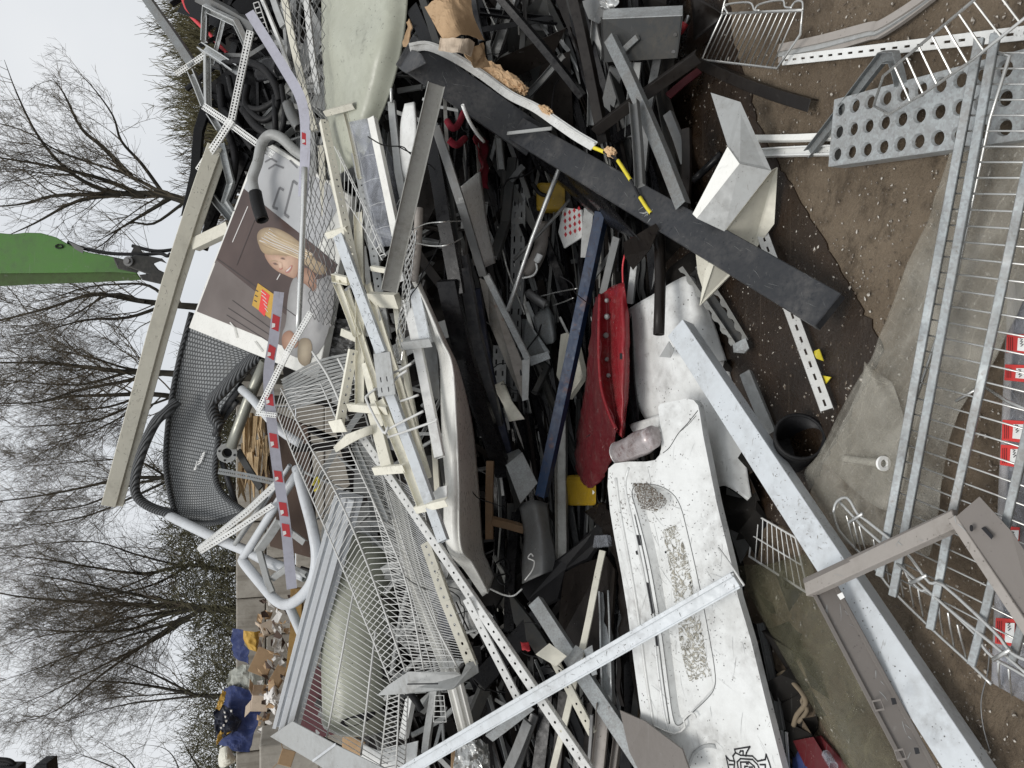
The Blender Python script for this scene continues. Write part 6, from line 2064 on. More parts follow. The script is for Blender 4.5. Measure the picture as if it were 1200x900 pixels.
plate('dark_plate', 'black steel plate with a bright upper edge, crossing the weathered one', 'steel plate', [(578, 76, .06), (586, 68, .05), (624, 51, .04), (664, 32, .05), (645, 70, .06), (600, 92, .08)], M['black_brown'], thick=0.005)
plate('dark_plate', 'dark steel plate with scuffed bottom under the beam end of the long black angle', 'steel plate', [(636, 70, .08), (668, 60, .10), (672, 148, .08), (660, 150, .06), (622, 128, .06)], M['black_brown'], thick=0.005)
plate('crumpled_tin', 'crumpled grey tin lid at the top edge beside the dark steel box', 'tin', [(682, 2, .0), (700, -6, -.02), (712, 12, -.02), (702, 28, -.02), (690, 22, .0)], M['midgrey'], thick=0.004)
patch('crumpled_tin', 'bright crumpled tin at the top edge above the dark steel box', 'tin', [[(698, -8, -.04), (728, -8, -.04)], [(704, 4, -.08), (722, 4, -.06)], [(708, 12, -.04), (720, 10, -.04)]], M['alu'], nu=14, nv=14, amp=0.03, freq=20, thick=0.003, shade=False)
# dark steel box
bx_ = root('steel_box', 'dark open steel box with pale galvanised rim near the top edge', 'steel box', Q(750, 70, -.1))
plate('front', None, None, [(707, 22, -.14), (799, 18, -.14), (793, 68, -.16), (709, 73, -.16)], M['darkgrey'], parent=bx_, thick=0.004)
plate('rim', None, None, [(706, 22, -.145), (708, 11, -.05), (800, 7, -.05), (800, 18, -.145)], M['galv'], parent=bx_, thick=0.004)
plate('side', None, None, [(800, 18, -.145), (800, 7, -.03), (795, 58, .0), (793, 68, -.16)], M['darkgrey'], parent=bx_, thick=0.004)
plate('side', None, None, [(707, 22, -.14), (704, 20, .0), (706, 68, .02), (709, 73, -.16)], M['darkgrey'], parent=bx_, thick=0.004)
for a, b in ((791, 41), (789, 61)):
    p = Q(a, b, -.162)
    build(sweep(MB(), circ(.007, 10), [p, p - FWD * .004]), 'rivet', M['steel'], bx_)
sd_ = root('screwdriver', 'red screwdriver lying on the mud beside the dark steel box', 'screwdriver', G(800, 30, 0.0))
tubepath('handle', None, None, None, 9, M['tape_red'], pts=[G(797, 37, .02), G(800, 32, .025), G(803, 27, .02)], parent=sd_, hollow=False)
tubepath('shaft', None, None, None, 4, M['alu'], pts=[G(803, 27, .02), G(805, 23, .018), G(807, 18, .015)], parent=sd_, hollow=False)
bar('dark_angle', 'dark steel angle lying on the wet ground under the oven rack', 'steel bar', None, 13, M['black_brown'], 'L', pts=[G(818, 74, .07), G(948, 124, .04)], t=11)
bar('purple_strip', 'dark purple plastic strip half under the slanting black-brown angle', 'strip', None, 9, M['darkred'], 'box', pts=[Q(783, 112, -.02), G(820, 82, .03)], t=3)
patch('curved_sheet', 'dark curved plastic panel standing at the top edge beside the oven rack', 'panel', [[(808, -12, .0), (846, 16, .0)], [(812, 20, .02), (848, 18, .03)], [(813, 48, .03), (850, 19, .05)]], M['black_brown'], nu=8, nv=8, thick=0.004)
# oven rack
orr = root('oven_rack', 'chrome oven rack lying on the ground at the top edge', 'oven rack', G(880, 40, 0.0))
oc = [G(847, 16, .12), G(941, 12, .10), G(911, 80, .05), G(822, 70, .06)]
mb = MB()
wires(mb, [[oc[0], oc[1], G(938, 40, .08), oc[2], oc[3], oc[0]]], 0.0042, 7)
build(mb, 'frame_wire', M['wire_zinc'], orr, smooth=True)
mb = MB()
for i in range(1, 15):
    t = i / 15
    wires(mb, [[oc[0].lerp(oc[1], t), oc[3].lerp(oc[2], t)]], 0.0026, 5)
build(mb, 'rods', M['wire_zinc'], orr, smooth=True)
for sq in ([(853, 16), (850, 6), (878, 3), (884, 12), (890, 12)], [(884, 13), (890, 5), (916, 0), (920, 8), (928, 9)], [(926, 10), (932, 2), (940, 2), (941, 12)], [(846, 16), (850, 0), (856, -12)]):
    tubepath('handle_wire', None, None, None, 2.6, M['wire_zinc'], pts=[G(a, b, .12) for a, b in sq], parent=orr, hollow=False, n=6, k=4)

# ---------------------------------------------------------------- things on the muddy ground, right side
bp = root('bumper_strip', 'bent grey plastic bumper strip on the mud at the top edge', 'bumper strip', G(980, 50, 0))
for dy, mt, h in ((0, 'taupe_light', .035), (7, 'lightgrey', .03), (14, 'taupe_light', .025)):
    bar('rib', None, None, None, 8 if dy else 10, M[mt], 'box', pts=catmull([G(912, 56 + dy, h), G(960, 46 + dy, h), G(1015, 32 + dy * .8, h), G(1028, 30 + dy * .7, h + .01), G(1058, 12 + dy * .6, h + .01), G(1092, -12 + dy * .5, h)], 4), t=5, parent=bp, bent=0.002)
def gperf(name, label, cat, a, b, w, mat, h=.03, pitch=15, hole=(8, 3), side=5, rows=1, side2=0, thick=0.0025):
    P = [G(a[0], a[1], h), G(b[0], b[1], h)]
    mb = MB()
    s = mpp((P[0] + P[1]) / 2)
    x = (P[1] - P[0]).normalized()
    y, n = frame(x, (P[0] + P[1]) / 2)
    L = (P[1] - P[0]).length
    strip(mb, P[0], x, y, L, w * s, pitch * s, hole[0] * s, hole[1] * s, False, rows)
    for sg, dd in ((1, side), (-1, side2)):
        if dd:
            o_ = P[0] + y * (sg * w * s / 2)
            mb.add([o_, o_ - n * dd * s, o_ - n * dd * s + x * L, o_ + x * L], [(0, 1, 2, 3)])
    return tag(build(mb, name, mat, solid=thick, merge=.0002), label, cat)
gperf('slotted_rail', 'white slotted rail across the mud to the picture edge', 'slotted rail', (917, 71), (1215, 37), 12, M['white'], pitch=19, hole=(9, 2.6), side=5, side2=5)
gperf('slotted_rail', 'white slotted rail on the wet plate, running under the charcoal beam', 'slotted rail', (868, 205), (969, 480), 13, M['white'], pitch=16, hole=(8, 2.4), rows=1, side=6, side2=5, h=.04)
bar('white_rail', 'thin white rail on the ground leading under the drilled plank, upper of two', 'rail', None, 8, M['white_clean'], 'box', pts=[G(880, 161, .05), G(985, 158, .03)], t=6)
bar('white_rail', 'grooved white rail on the ground leading under the drilled plank, lower of two', 'rail', None, 11, M['white'], 'C', pts=[G(884, 179, .05), G(990, 175, .03)], t=7)
bar('bent_channel', 'kinked grey channel leaning on the drilled plank', 'channel', None, 12, M['galv_dark'], 'U', pts=[G(944, 181, .05), G(1010, 92, .10), G(1029, 66, .12), G(1042, 66, .12), G(1051, 100, .10)], t=8, wall=.002)
# scaffold plank with round holes
pk = root('drilled_plank', 'galvanised plank with three rows of round holes on the mud', 'plank', G(1080, 130, 0))
K0, K1, K2, K3 = G(978, 117, .085), G(1222, 52, .085), G(1222, 160, .085), G(971, 195, .085)
def KB(u, v):
    return K0.lerp(K1, u).lerp(K3.lerp(K2, u), v)
mb = MB()
nc, nr = 11, 3
NH = 16
for i in range(nc):
    for j in range(nr):
        u0, u1, v0, v1 = i / nc, (i + 1) / nc, j / nr, (j + 1) / nr
        uc, vc = (u0 + u1) / 2, (v0 + v1) / 2
        ru, rv = (u1 - u0) * .30, (v1 - v0) * .27
        ou, inn, inn2 = [], [], []
        for k in range(NH):
            a = 2 * math.pi * k / NH
            ca, sa = math.cos(a), math.sin(a)
            m = max(abs(ca), abs(sa))
            ou.append(KB(uc + (u1 - u0) / 2 * ca / m, vc + (v1 - v0) / 2 * sa / m))
            inn.append(KB(uc + ru * 1.18 * ca, vc + rv * 1.18 * sa))
            inn2.append(KB(uc + ru * ca, vc + rv * sa) - Vector((0, 0, .007)))
        mb.add(ou + inn + inn2, [(k, (k + 1) % NH, NH + (k + 1) % NH, NH + k) for k in range(NH)] + [(NH + k, NH + (k + 1) % NH, 2 * NH + (k + 1) % NH, 2 * NH + k) for k in range(NH)])
build(mb, 'deck', M['galv'], pk, merge=.0002, solid=.002)
dn = Vector((0, 0, -.055))
for a, b in ((K0, K1), (K3, K2), (K0, K3)):
    build(MB().add([a, b, b + dn, a + dn], [(0, 1, 2, 3)]), 'edge_fold', M['galv'], pk, solid=.002)
# wire frame leaning over the plank
wf = root('wire_stand', 'bent wire frame leaning over the drilled plank', 'wire frame', G(1040, 130, 0))
fa = [G(1024, 124, .11), G(1035, 89, .16), G(1090, 43, .22), G(1145, -3, .28), G(1190, -40, .3)]
fb = [G(1024, 124, .11), G(1042, 134, .12), G(1085, 108, .16), G(1140, 70, .2), G(1230, -2, .26)]
mb = MB()
wires(mb, [fa, fb], 0.0036, 7)
build(mb, 'rim_wire', M['wire_zinc'], wf, smooth=True)
mb = MB()
for t in (.27, .36, .45, .54, .63, .72, .81, .9):
    wires(mb, [[lineat(fa, t), lineat(fb, t * .95 + .02)]], 0.0024, 5)
build(mb, 'wires', M['wire_zinc'], wf)

# film sheet, tube, price strip under the shelf
patch('plastic_film', 'large see-through beige plastic sheet crumpled on the mud under the wire rack', 'plastic sheet', None, M['film'], pts=[
    [G(1113, 176, .05), G(1160, 168, .05), G(1225, 160, .05)], [G(1086, 260, .03), G(1150, 258, .06), G(1225, 268, .06)], [G(1058, 322, .03), G(1120, 328, .06), G(1200, 348, .05)], [G(1030, 398, .03), G(1090, 410, .05), G(1162, 428, .04)],
    [G(1004, 448, .04), G(1060, 468, .05), G(1124, 482, .03)], [G(960, 530, .05), G(1030, 540, .05), G(1106, 546, .03)], [G(944, 562, .06), G(1020, 590, .05), G(1100, 602, .03)], [G(978, 636, .05), G(1030, 640, .04), G(1088, 652, .03)]], nu=50, nv=90, amp=0.007, freq=9, thick=0.0015, shade=True)
patch('plastic_film', 'smaller flap of beige plastic film folded over the edge of the big sheet', 'plastic sheet', None, M['film'], pts=[[G(1013, 424, .12), G(1030, 438, .06), G(1046, 448, .05)], [G(1008, 452, .07), G(1040, 480, .08), G(1062, 500, .07)], [G(985, 500, .06), G(1040, 530, .08), G(1064, 545, .06)], [G(962, 540, .06), G(1020, 590, .08), G(1050, 600, .05)]], nu=24, nv=24, amp=0.006, freq=10, thick=0.0015)
tubepath('plastic_core', 'pale plastic core tube with a white rim lying on the film', 'tube', None, 10, M['film'], pts=[G(990, 537, .08), G(1008, 540, .085), G(1034, 543, .09)], k=3, n=16)
PCr = bpy.context.scene.objects['plastic_core']
c = G(1034, 543, .09)
d = (G(1034, 543, .09) - G(1008, 540, .085)).normalized()
build(sweep(MB(), circ(.020, 18), [c, c + d * .008], inner=circ(.011, 18)), 'rim', M['label_white'], PCr)
ps = root('price_strip', 'see-through shelf edge strip with red price labels along the picture edge', 'price strip', G(1180, 560, 0))
patch('strip', None, None, None, M['clear'], pts=[[G(1182, 330, .035), G(1225, 330, .035)], [G(1171, 560, .035), G(1214, 560, .035)], [G(1162, 800, .035), G(1200, 822, .035)]], nu=3, nv=10, thick=.002, smooth=False, parent=ps)
patch('backing', None, None, None, M['taupe_light'], pts=[[G(1182, 330, .012), G(1190, 330, .012)], [G(1171, 560, .012), G(1181, 560, .012)], [G(1162, 800, .012), G(1173, 806, .012)]], nu=3, nv=10, thick=.003, smooth=False, parent=ps)
def glab(q, mat, h, name, parent):
    return plate(name, None, None, None, mat, pts=[G(a, b, h) for a, b in q], thick=.0008, parent=parent)
for i, (x0, y0, x1, y1) in enumerate(((1179, 391, 1206, 416), (1177, 427, 1204, 448), (1174, 492, 1200, 519), (1172, 521, 1196, 548), (1166, 724, 1190, 758), (1181, 617, 1195, 637))):
    s = (y1 - y0) * .12
    lb_ = glab([(x0 + 1, y0), (x1, y0 + s * .4), (x1 - 1, y1), (x0, y1 - s)], M['label_red'], .0385, 'price_label', ps)
    wx = x0 + (x1 - x0) * (.52 if i < 5 else .15)
    glab([(wx, y0 + 2 + s), (x1 - 1, y0 + 2 + s), (x1 - 2, y1 - 4), (wx - 1, y1 - 4 - s * .4)], M['label_white'], .0405, 'label_field', lb_)
    mb = MB()
    zc = [(wx + 2, y0 + 6), (wx + 5, y0 + 6.5), (wx + 2.5, y0 + 9), (wx + 5.5, y0 + 9.5), (wx + 2.5, y0 + 12), (wx + 6, y0 + 12.5), (wx + 3, y0 + 15)]
    sweep(mb, pbox(.0016, .0006), [G(a, b, .0425) for a, b in zc])
    build(mb, 'price_print', M['ink'], lb_)
    mb = MB()
    for k in range(3):
        sweep(mb, pbox(.001, .0004), [G(x0 + 3 + k * 2.2, y0 + 4, .0405), G(x0 + 3 + k * 2.2, y1 - 5, .0405)])
    build(mb, 'fine_print', M['darkred'], lb_)
# galvanised wire rack on top
HR = .13
rk = root('galvanised_rack', 'big galvanised wire rack with flat bars lying by the picture edge', 'wire rack', G(1100, 500, 0))
BARS = [((1147, 44), (1030, 676)), ((1166, 38), (1045, 699)), ((1232, 62), (1105, 640), (1089, 738)), ((1262, 250), (1160, 682), (1137, 780)), ((1290, 420), (1200, 722), (1184, 778))]
for i, bl in enumerate(BARS):
    bar('flat_bar', None, None, None, 10, M['galv_mid'], 'L', pts=[G(a, b, HR + .012) for a, b in bl], t=6, parent=rk, wall=.004, bent=.002)
mb = MB()
for i in range(34):
    y0 = 62 + i * 18.3
    x0 = 1147 - (y0 - 44) * (117 / 632) - 2
    sl = max(0.0, (y0 - 215) * .00115)
    wires(mb, [[G(x0, y0, HR), G(1225, y0 + sl * (1225 - x0), HR)]], 0.0022, 6)
wires(mb, [[G(1170, 62, HR), G(1183, 66, HR + .02), G(1160, 140, HR), G(1120, 330, HR - .02), G(1073, 470, HR - .03)]], 0.004, 6)
build(mb, 'wires', M['wire_zinc'], rk, smooth=True)
mb = MB()
wires(mb, [[G(1152, 452, .06), G(1180, 470, .08), G(1215, 485, .09)], [G(1152, 452, .06), G(1120, 470, .07)]], 0.004, 6)
build(mb, 'stay_wire', M['wire_zinc'], rk, smooth=True)
# basket lip along its lower end
lp = root('basket_lip', 'white wire basket lip running along the lower end of the galvanised rack', 'wire basket', G(1100, 720, 0))
lw1 = [G(a, b, .04) for a, b in ((977, 600), (984, 622), (1008, 648), (1030, 672), (1046, 692), (1090, 735), (1135, 776), (1162, 802))]
lw2 = [G(a, b, .15) for a, b in ((977, 600), (979, 591), (984, 585), (991, 583), (997, 588), (1005, 602), (1018, 612), (1060, 646), (1075, 664), (1090, 683), (1106, 686), (1165, 740), (1178, 756), (1190, 768), (1215, 778))]
lw3 = [G(a, b, .13) for a, b in ((984, 588), (998, 603), (1014, 620), (1054, 656), (1064, 676), (1080, 692), (1090, 694), (1142, 742), (1152, 758), (1166, 772), (1184, 782), (1215, 800))]
lw4 = [G(a, b, .14) for a, b in ((1046, 655), (1110, 712), (1160, 752), (1215, 800))]
mb = MB()
wires(mb, [lw1, lw2, lw3, lw4], 0.0042, 7, 3)
for a, b in (((995, 612), (1011, 602)), ((1068, 683), (1086, 674)), ((1164, 773), (1184, 761))):
    wires(mb, [[G(a[0], a[1], .145), G(b[0], b[1], .155)]], 0.0048, 6)
build(mb, 'rim_wire', M['wire_zinc'], lp, smooth=True)
mb = MB()
for a, b in (((992, 604), (1003, 643)), ((1000, 610), (1010, 650)), ((1007, 616), (1018, 657)), ((1024, 632), (1030, 668)), ((1036, 642), (1042, 682)), ((1053, 664), (1059, 699)), ((1065, 678), (1071, 711)), ((1076, 690), (1082, 722)), ((1100, 708), (1105, 744)), ((1111, 718), (1118, 757)), ((1122, 732), (1132, 770)), ((1170, 776), (1172, 806)), ((1182, 784), (1186, 815))):
    wires(mb, [[G(a[0], a[1], .13), G((a[0] + b[0]) / 2 - 1, (a[1] + b[1]) / 2 - 3, .1), G(b[0], b[1], .04)]], 0.0028, 5)
build(mb, 'wires', M['wire_zinc'], lp, smooth=True)
tubepath('ground_wire', 'thin grey wire curling on the mud under the basket lip', 'wire', None, 1.6, M['wire_dark'], pts=[G(1160, 760, .03), G(1157, 790, .02), G(1150, 820, .015), G(1152, 850, .015), G(1160, 880, .015)], n=6)
# bits of yellow plastic
for i, (q, lab) in enumerate((([(953, 412), (960, 409), (965, 423), (957, 420)], 'yellow plastic shard on the wet plate beside the slotted rail'), ([(964, 440), (974, 442), (968, 450)], 'smaller yellow plastic shard just below the other one'))):
    plate('yellow_shard', lab, 'plastic shard', None, M['yellow_tape'], pts=[G(a, b, .012 + .02 * (k % 2)) for k, (a, b) in enumerate(q)], thick=.003)
bk_ = root('black_bucket', 'black plastic bucket on its side by the pale blue-white beam', 'bucket', G(945, 540, 0))
cb_ = G(937, 512, .07)
axk = ((CAM - cb_).normalized() * .9 + RGT * .35 + Vector((0, 0, -.2))).normalized()
mb = sweep(MB(), circ(.076, 28), [cb_ - axk * .16, cb_ - axk * .14, cb_], inner=circ(.071, 28), scale=[.82, .84, 1])
build(mb, 'body', M['rubber'], bk_, smooth=True)
mb = sweep(MB(), circ(.080, 28), [cb_ - axk * .004, cb_ + axk * .008], inner=circ(.071, 28))
build(mb, 'rim', M['rubber'], bk_, smooth=True)
build(sweep(MB(), circ(.060, 24), [cb_ - axk * .158, cb_ - axk * .150]), 'base', M['black'], bk_)

# ---------------------------------------------------------------- bent white duct piece by the beam
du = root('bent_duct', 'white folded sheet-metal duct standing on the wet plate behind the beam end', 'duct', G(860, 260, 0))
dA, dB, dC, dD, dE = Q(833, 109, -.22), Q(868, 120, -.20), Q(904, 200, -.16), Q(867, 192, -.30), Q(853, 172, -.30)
plate('upper_face', None, None, None, M['lightgrey'], pts=[dA, dB, dC, dD, dE], thick=.004, parent=du)  # upper and front faces painted greyer than the lit one, as shading
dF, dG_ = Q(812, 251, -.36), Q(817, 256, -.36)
plate('lit_face', None, None, None, M['white_clean'], pts=[dE, dD, dG_, dF], thick=.004, parent=du)
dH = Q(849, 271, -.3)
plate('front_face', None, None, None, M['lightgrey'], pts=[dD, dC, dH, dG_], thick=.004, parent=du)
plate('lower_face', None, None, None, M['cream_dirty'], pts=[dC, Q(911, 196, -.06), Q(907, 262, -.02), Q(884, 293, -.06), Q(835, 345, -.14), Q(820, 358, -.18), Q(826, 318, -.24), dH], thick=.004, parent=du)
plate('olive_flap', 'yellowish plastic flap under the charcoal beam beside the white duct', 'flap', [(815, 290, -.08), (828, 300, -.1), (838, 330, -.06), (826, 345, -.04), (818, 320, -.06)], M['cream_dirty'], thick=.004)
# toothed shelf rail
tr = root('toothed_rail', 'toothed steel shelf rail ending in a small foot on the wet plate', 'toothed rail', Q(868, 405))
for sq in ([(800, 312, -.04), (830, 355, -.04), (862, 402, -.04)], [(820, 310, .0), (848, 350, .0), (877, 398, .0)]):
    P = pts_of(sq, 0)
    mb = MB()
    n_ = 13
    y_, nn_ = frame(P[-1] - P[0], P[0])
    w_ = .020
    vs, fs = [], []
    for i in range(n_ * 2):
        t = i / (n_ * 2 - 1)
        p = lineat(P, t)
        hgt = w_ * (1.0 if (i % 4) < 2 else .55)
        vs += [p, p - y_ * hgt]
    for i in range(n_ * 2 - 1):
        fs.append((2 * i, 2 * i + 2, 2 * i + 3, 2 * i + 1))
    build(mb.add(vs, fs), 'toothed_flange', M['alu_dark'], tr, solid=.003)
plate('foot', None, None, [(859, 404, -.05), (874, 396, -.03), (878, 408, -.03), (872, 414, -.05), (860, 413, -.06)], M['galv'], parent=tr, thick=.004)
bar('back_web', None, None, [(812, 318, .02), (870, 402, .0)], 12, M['darkgrey'], 'box', t=2, parent=tr)

# ---------------------------------------------------------------- white appliance sheet, beam, taupe frame
patch('appliance_sheet', 'big buckled white appliance sheet beneath the pale blue-white beam', 'metal sheet', [[(736, 362, .05), (768, 343, .0), (802, 324, -.03), (819, 330, .03)], [(738, 420, .08), (775, 410, .0), (815, 392, -.03), (845, 402, .05)], [(745, 470, .10), (790, 468, .02), (830, 458, -.02), (862, 468, .05)], [(788, 535, .10), (815, 520, .02), (842, 512, -.05), (872, 528, .04)], [(818, 580, .10), (836, 574, .0), (852, 570, -.07), (882, 592, .03)]], M['car_white'], nu=30, nv=40, thick=.003, amp=.008, freq=9)
plate('duct_wall', 'grey curved duct wall in the dark below the appliance sheet', 'duct', [(852, 571, .0), (880, 590, .04), (878, 640, .06), (868, 660, .06), (858, 630, .06), (850, 600, .04)], M['midgrey'], thick=.004)
bar('pale_girder', 'long pale blue-white sheet-steel beam sloping down to the lower corner', 'beam', None, 34, M['beam'] if 'beam' in M else M['bluewhite'], 'Ub', pts=[Q(791, 384, -.16), G(1148, 930, .09)], t=24, wall=.003, bevel=.003, bent=.004, roll=24)
PBM = bpy.context.scene.objects['pale_girder']
plate('torn_lip', None, None, [(784, 400, -.15), (790, 410, -.16), (786, 419, -.10), (773, 418, -.08)], M['lightgrey'], parent=PBM, thick=.003)
p = Q(1003, 687, -.10)
tfm = root('taupe_shelving', 'bent taupe shelf frame lying on the pale beam, three arms at angles', 'shelf frame', G(1060, 800, 0))
def p_tray(w, t):
    k = w * .16
    return [(-w / 2, -t), (w / 2, -t), (w / 2, 0), (w / 2 - k, 0), (w / 2 - k, -t * .35), (-w / 2 + k, -t * .35), (-w / 2 + k, 0), (-w / 2, 0)]
bar('leg', None, None, None, 33, M['taupe'], p_tray, pts=[G(966, 690, .20), G(1100, 940, .13)], t=11, parent=tfm, bent=.002, bevel=.0015)
bar('arm', None, None, None, 19, M['taupe_light'], 'L', pts=[G(943, 690, .235), G(1118, 608, .20)], t=12, parent=tfm, bent=.002, side=-1)
bar('arm_lip', None, None, None, 7, M['taupe'], 'box', pts=[G(941, 681, .232), G(1116, 600, .197)], t=7, parent=tfm, bent=0)
plate('side_plate', None, None, None, M['taupe'], pts=[G(1119, 607, .20), G(1148, 582, .17), G(1185, 622, .16), G(1225, 680, .14), G(1225, 770, .17)], thick=.004, parent=tfm)
bar('arm', None, None, None, 11, M['taupe_light'], 'L', pts=[G(1115, 606, .205), G(1226, 774, .18)], t=8, parent=tfm, bent=.002)
for a, b, h in ((1139, 619, .197), ):
    q = G(a, b, h)
    build(sweep(MB(), circ(.007, 10), [q, q + Vector((0, .001, .002))]), 'hole', M['ink'], tfm)
plate('slot', None, None, None, M['ink'], pts=[G(a, b, .182) for a, b in ((1150, 619), (1154, 617), (1164, 628), (1162, 632))], thick=.001, parent=tfm)
for (a, b) in ((968, 700), (1028, 826), (1054, 884)):
    q0 = [G(a + dx, b + dy, .186) for dx, dy in ((-6, -4), (4, -6), (8, 5), (-2, 7))]
    mb = MB()
    sweep(mb, pbox(.004, .0015), q0 + [q0[0]])
    build(mb, 'embossed_frame', M['taupe'], tfm)
for (a, b) in ((1047, 822), (1074, 880)):
    plate('slot', None, None, None, M['ink'], pts=[G(a + dx, b + dy, .178) for dx, dy in ((-3, -4), (2, -4), (4, 3), (-1, 4))], thick=.001, parent=tfm)
plate('sticker', None, None, None, M['label_white'], pts=[G(a, b, .205) for a, b in ((981, 697), (987, 694), (990, 700), (985, 703))], thick=.0008, parent=tfm)
patch('smoky_sheet', 'smoky olive acrylic sheet leaning under the taupe frame', 'acrylic sheet', [[(862, 664, -.05), (905, 660, -.06), (948, 648, -.06)], [(882, 704, -.06), (925, 712, -.08), (965, 705, -.06)], [(930, 790, -.06), (975, 795, -.08), (1010, 790, -.06)], [(985, 885, -.05), (1020, 888, -.07), (1052, 890, -.05)], [(1000, 925, -.05), (1035, 925, -.06), (1070, 925, -.05)]], M['smoky'], nu=8, nv=24, thick=.004, smooth=False)
fw = root('fridge_grid', 'white wire fridge shelf in the dark beside the pale beam', 'wire shelf', Q(910, 690))
qa, qb, qc, qd = Q(884, 602, .0), Q(932, 630, .0), Q(948, 696, .02), Q(878, 652, .03)
mb = MB()
wires(mb, [[qa, qb, qc, qd, qa]], .0036, 6)
for i in range(1, 9):
    t = i / 9
    wires(mb, [[qa.lerp(qb, t), qd.lerp(qc, t)]], .002, 5)
wires(mb, [[qa.lerp(qd, .5), qb.lerp(qc, .5)]], .003, 5)
build(mb, 'wire', M['wire_white'], fw)
bar('grey_post', 'narrow grey post in the gap beside the white car door', 'post', [(890, 730, -.02), (914, 856, -.04)], 9, M['midgrey'], 'U', t=6)
bar('grey_post', 'grey angle stub leaning against the pale beam', 'post', [(872, 436, -.03), (902, 508, -.02)], 14, M['lightgrey'], 'L', t=8)
for i in range(4):
    bar('silver_strip', 'silver slat in the row beside the white car door, ' + ('next to the door', 'second from the door', 'third from the door', 'fourth from the door')[i], 'slat', [(906 + i * 5, 852 + i * 2, -.03), (911 + i * 4.5, 915, -.03)], 3.6, M['alu'], 'box', t=3, bent=0)
tubepath('frayed_rope', 'frayed brown rope hanging in the gap under the smoky sheet', 'rope', [(912, 792, .02), (922, 788, .0), (930, 800, -.01), (940, 812, -.02), (944, 824, -.02), (934, 838, -.01), (930, 850, .0)], 6, M['rope'])
tubepath('frayed_rope', 'second frayed rope end just below the first', 'rope', [(946, 812, .0), (940, 822, .0), (946, 832, -.01), (936, 846, .0)], 5, M['rope'])
plate('dark_red_sheet', 'scuffed dark red panel at the bottom edge by the smoky sheet', 'panel', [(930, 868, .0), (962, 862, .0), (1000, 905, .0), (975, 925, .0), (948, 905, .0)], M['red_worn'], thick=.006)
patch('blue_cloth', 'blue cloth at the bottom edge beside the silver slats', 'cloth', [[(925, 872, .03), (934, 872, .03)], [(926, 890, .0), (945, 892, .0)], [(928, 920, .0), (950, 920, .0)]], M['tarp_blue'], nu=10, nv=10, amp=.02, freq=14)
tubepath('bottle_neck', 'clear bottle neck on the scuffed dark red panel', 'bottle', [(968, 884, -.04), (973, 892, -.06), (977, 898, -.08)], 11, M['clear'])

# ---------------------------------------------------------------- white car door (inner side)
DP, DQ, DR_ = Q(795, 470, -.20), Q(715, 600, -.42), Q(908, 890, -.14)
DN = (DQ - DP).cross(DR_ - DP).normalized()
if DN.dot(CAM - DP) < 0:
    DN = -DN
def DD(px, py, e=0.0):
    return onplane(px, py, DP, DN, e)
from mathutils.geometry import tessellate_polygon
def smooth_loop(seq, it=2):
    for _ in range(it):
        o = []
        n = len(seq)
        for i in range(n):
            a, b = seq[i], seq[(i + 1) % n]
            o.append((a[0] * .75 + b[0] * .25, a[1] * .75 + b[1] * .25))
            o.append((a[0] * .25 + b[0] * .75, a[1] * .25 + b[1] * .75))
        seq = o
    return seq
outer = [(771, 477), (773, 473.5), (790, 470), (805, 467), (813, 469), (818, 475), (820, 484), (824, 510), (828, 530), (840, 590), (857, 660), (865, 700), (880, 750), (897, 820), (912, 880), (925, 930), (770, 930), (760, 890), (750, 830), (742, 770), (735, 715), (728, 672), (720, 630), (715, 600), (712, 570), (713, 549), (720, 543), (735, 541), (757, 541), (768, 539), (773, 533), (775, 525), (774, 500)]
rec = [(737, 570), (760, 566), (782, 572), (797, 588), (806, 625), (816, 668), (830, 738), (839, 790), (838, 808), (826, 822), (808, 838), (796, 852), (789, 846), (783, 800), (774, 730), (762, 660), (748, 605)]
rec = smooth_loop(rec, 2)
cx_ = sum(a for a, b in rec) / len(rec)
cy_ = sum(b for a, b in rec) / len(rec)
rec_in = [(a + (cx_ - a) * .13, b + (cy_ - b) * .045) for a, b in rec]
cd = root('car_door', 'white car door with a long recessed inner panel, scratched and spattered', 'car door', DD(760, 890))
o3 = [DD(a, b) for a, b in outer]
r3_ = [DD(a, b) for a, b in rec]
ri3 = [DD(a, b, -.03) for a, b in rec_in]
allp = o3 + r3_
tris = tessellate_polygon([[Vector((a, b, 0)) for a, b in outer], [Vector((a, b, 0)) for a, b in reversed(rec)]])
no, nr_ = len(o3), len(r3_)
def remap(i):
    return i if i < no else no + (nr_ - 1 - (i - no))
mb = MB()
mb.add(allp, [tuple(remap(i) for i in t) for t in tris])
base_i = len(mb.v)
mb.v += ri3
for i in range(nr_):
    j = (i + 1) % nr_
    mb.f.append((no + i, no + j, base_i + j, base_i + i))
mb.f.append(tuple(base_i + i for i in range(nr_)))
# folded-back rim
bi = len(mb.v)
mb.v += [p - DN * .03 for p in o3]
for i in range(no):
    j = (i + 1) % no
    mb.f.append((i, j, bi + j, bi + i))
build(mb, 'panel', M['car_white'], cd)
def dtube(name, seq, r, mat, e=.001, parent=cd, k=4):
    return build(sweep(MB(), circ(r, 6), catmull([DD(a, b, e) for a, b in seq], k)), name, mat, parent, smooth=True)
dtube('pressed_rib', [(737, 548), (733, 570), (741, 610), (752, 660), (764, 725), (772, 790), (779, 838), (786, 862)], .006, M['car_white'], .0)
dtube('pressed_rib', [(722, 560), (727, 600), (738, 660), (748, 720), (757, 790), (768, 860)], .007, M['car_white'], .0)
dtube('seam_and_recess_shade', [(785, 848), (778, 800), (769, 730), (757, 660), (744, 603)], .0022, M['midgrey'], .002)
dtube('seam_and_recess_shade', rec + rec[:1], .0016, M['midgrey'], .0005, k=1)  # grey line drawn in as the shade along the recess edge
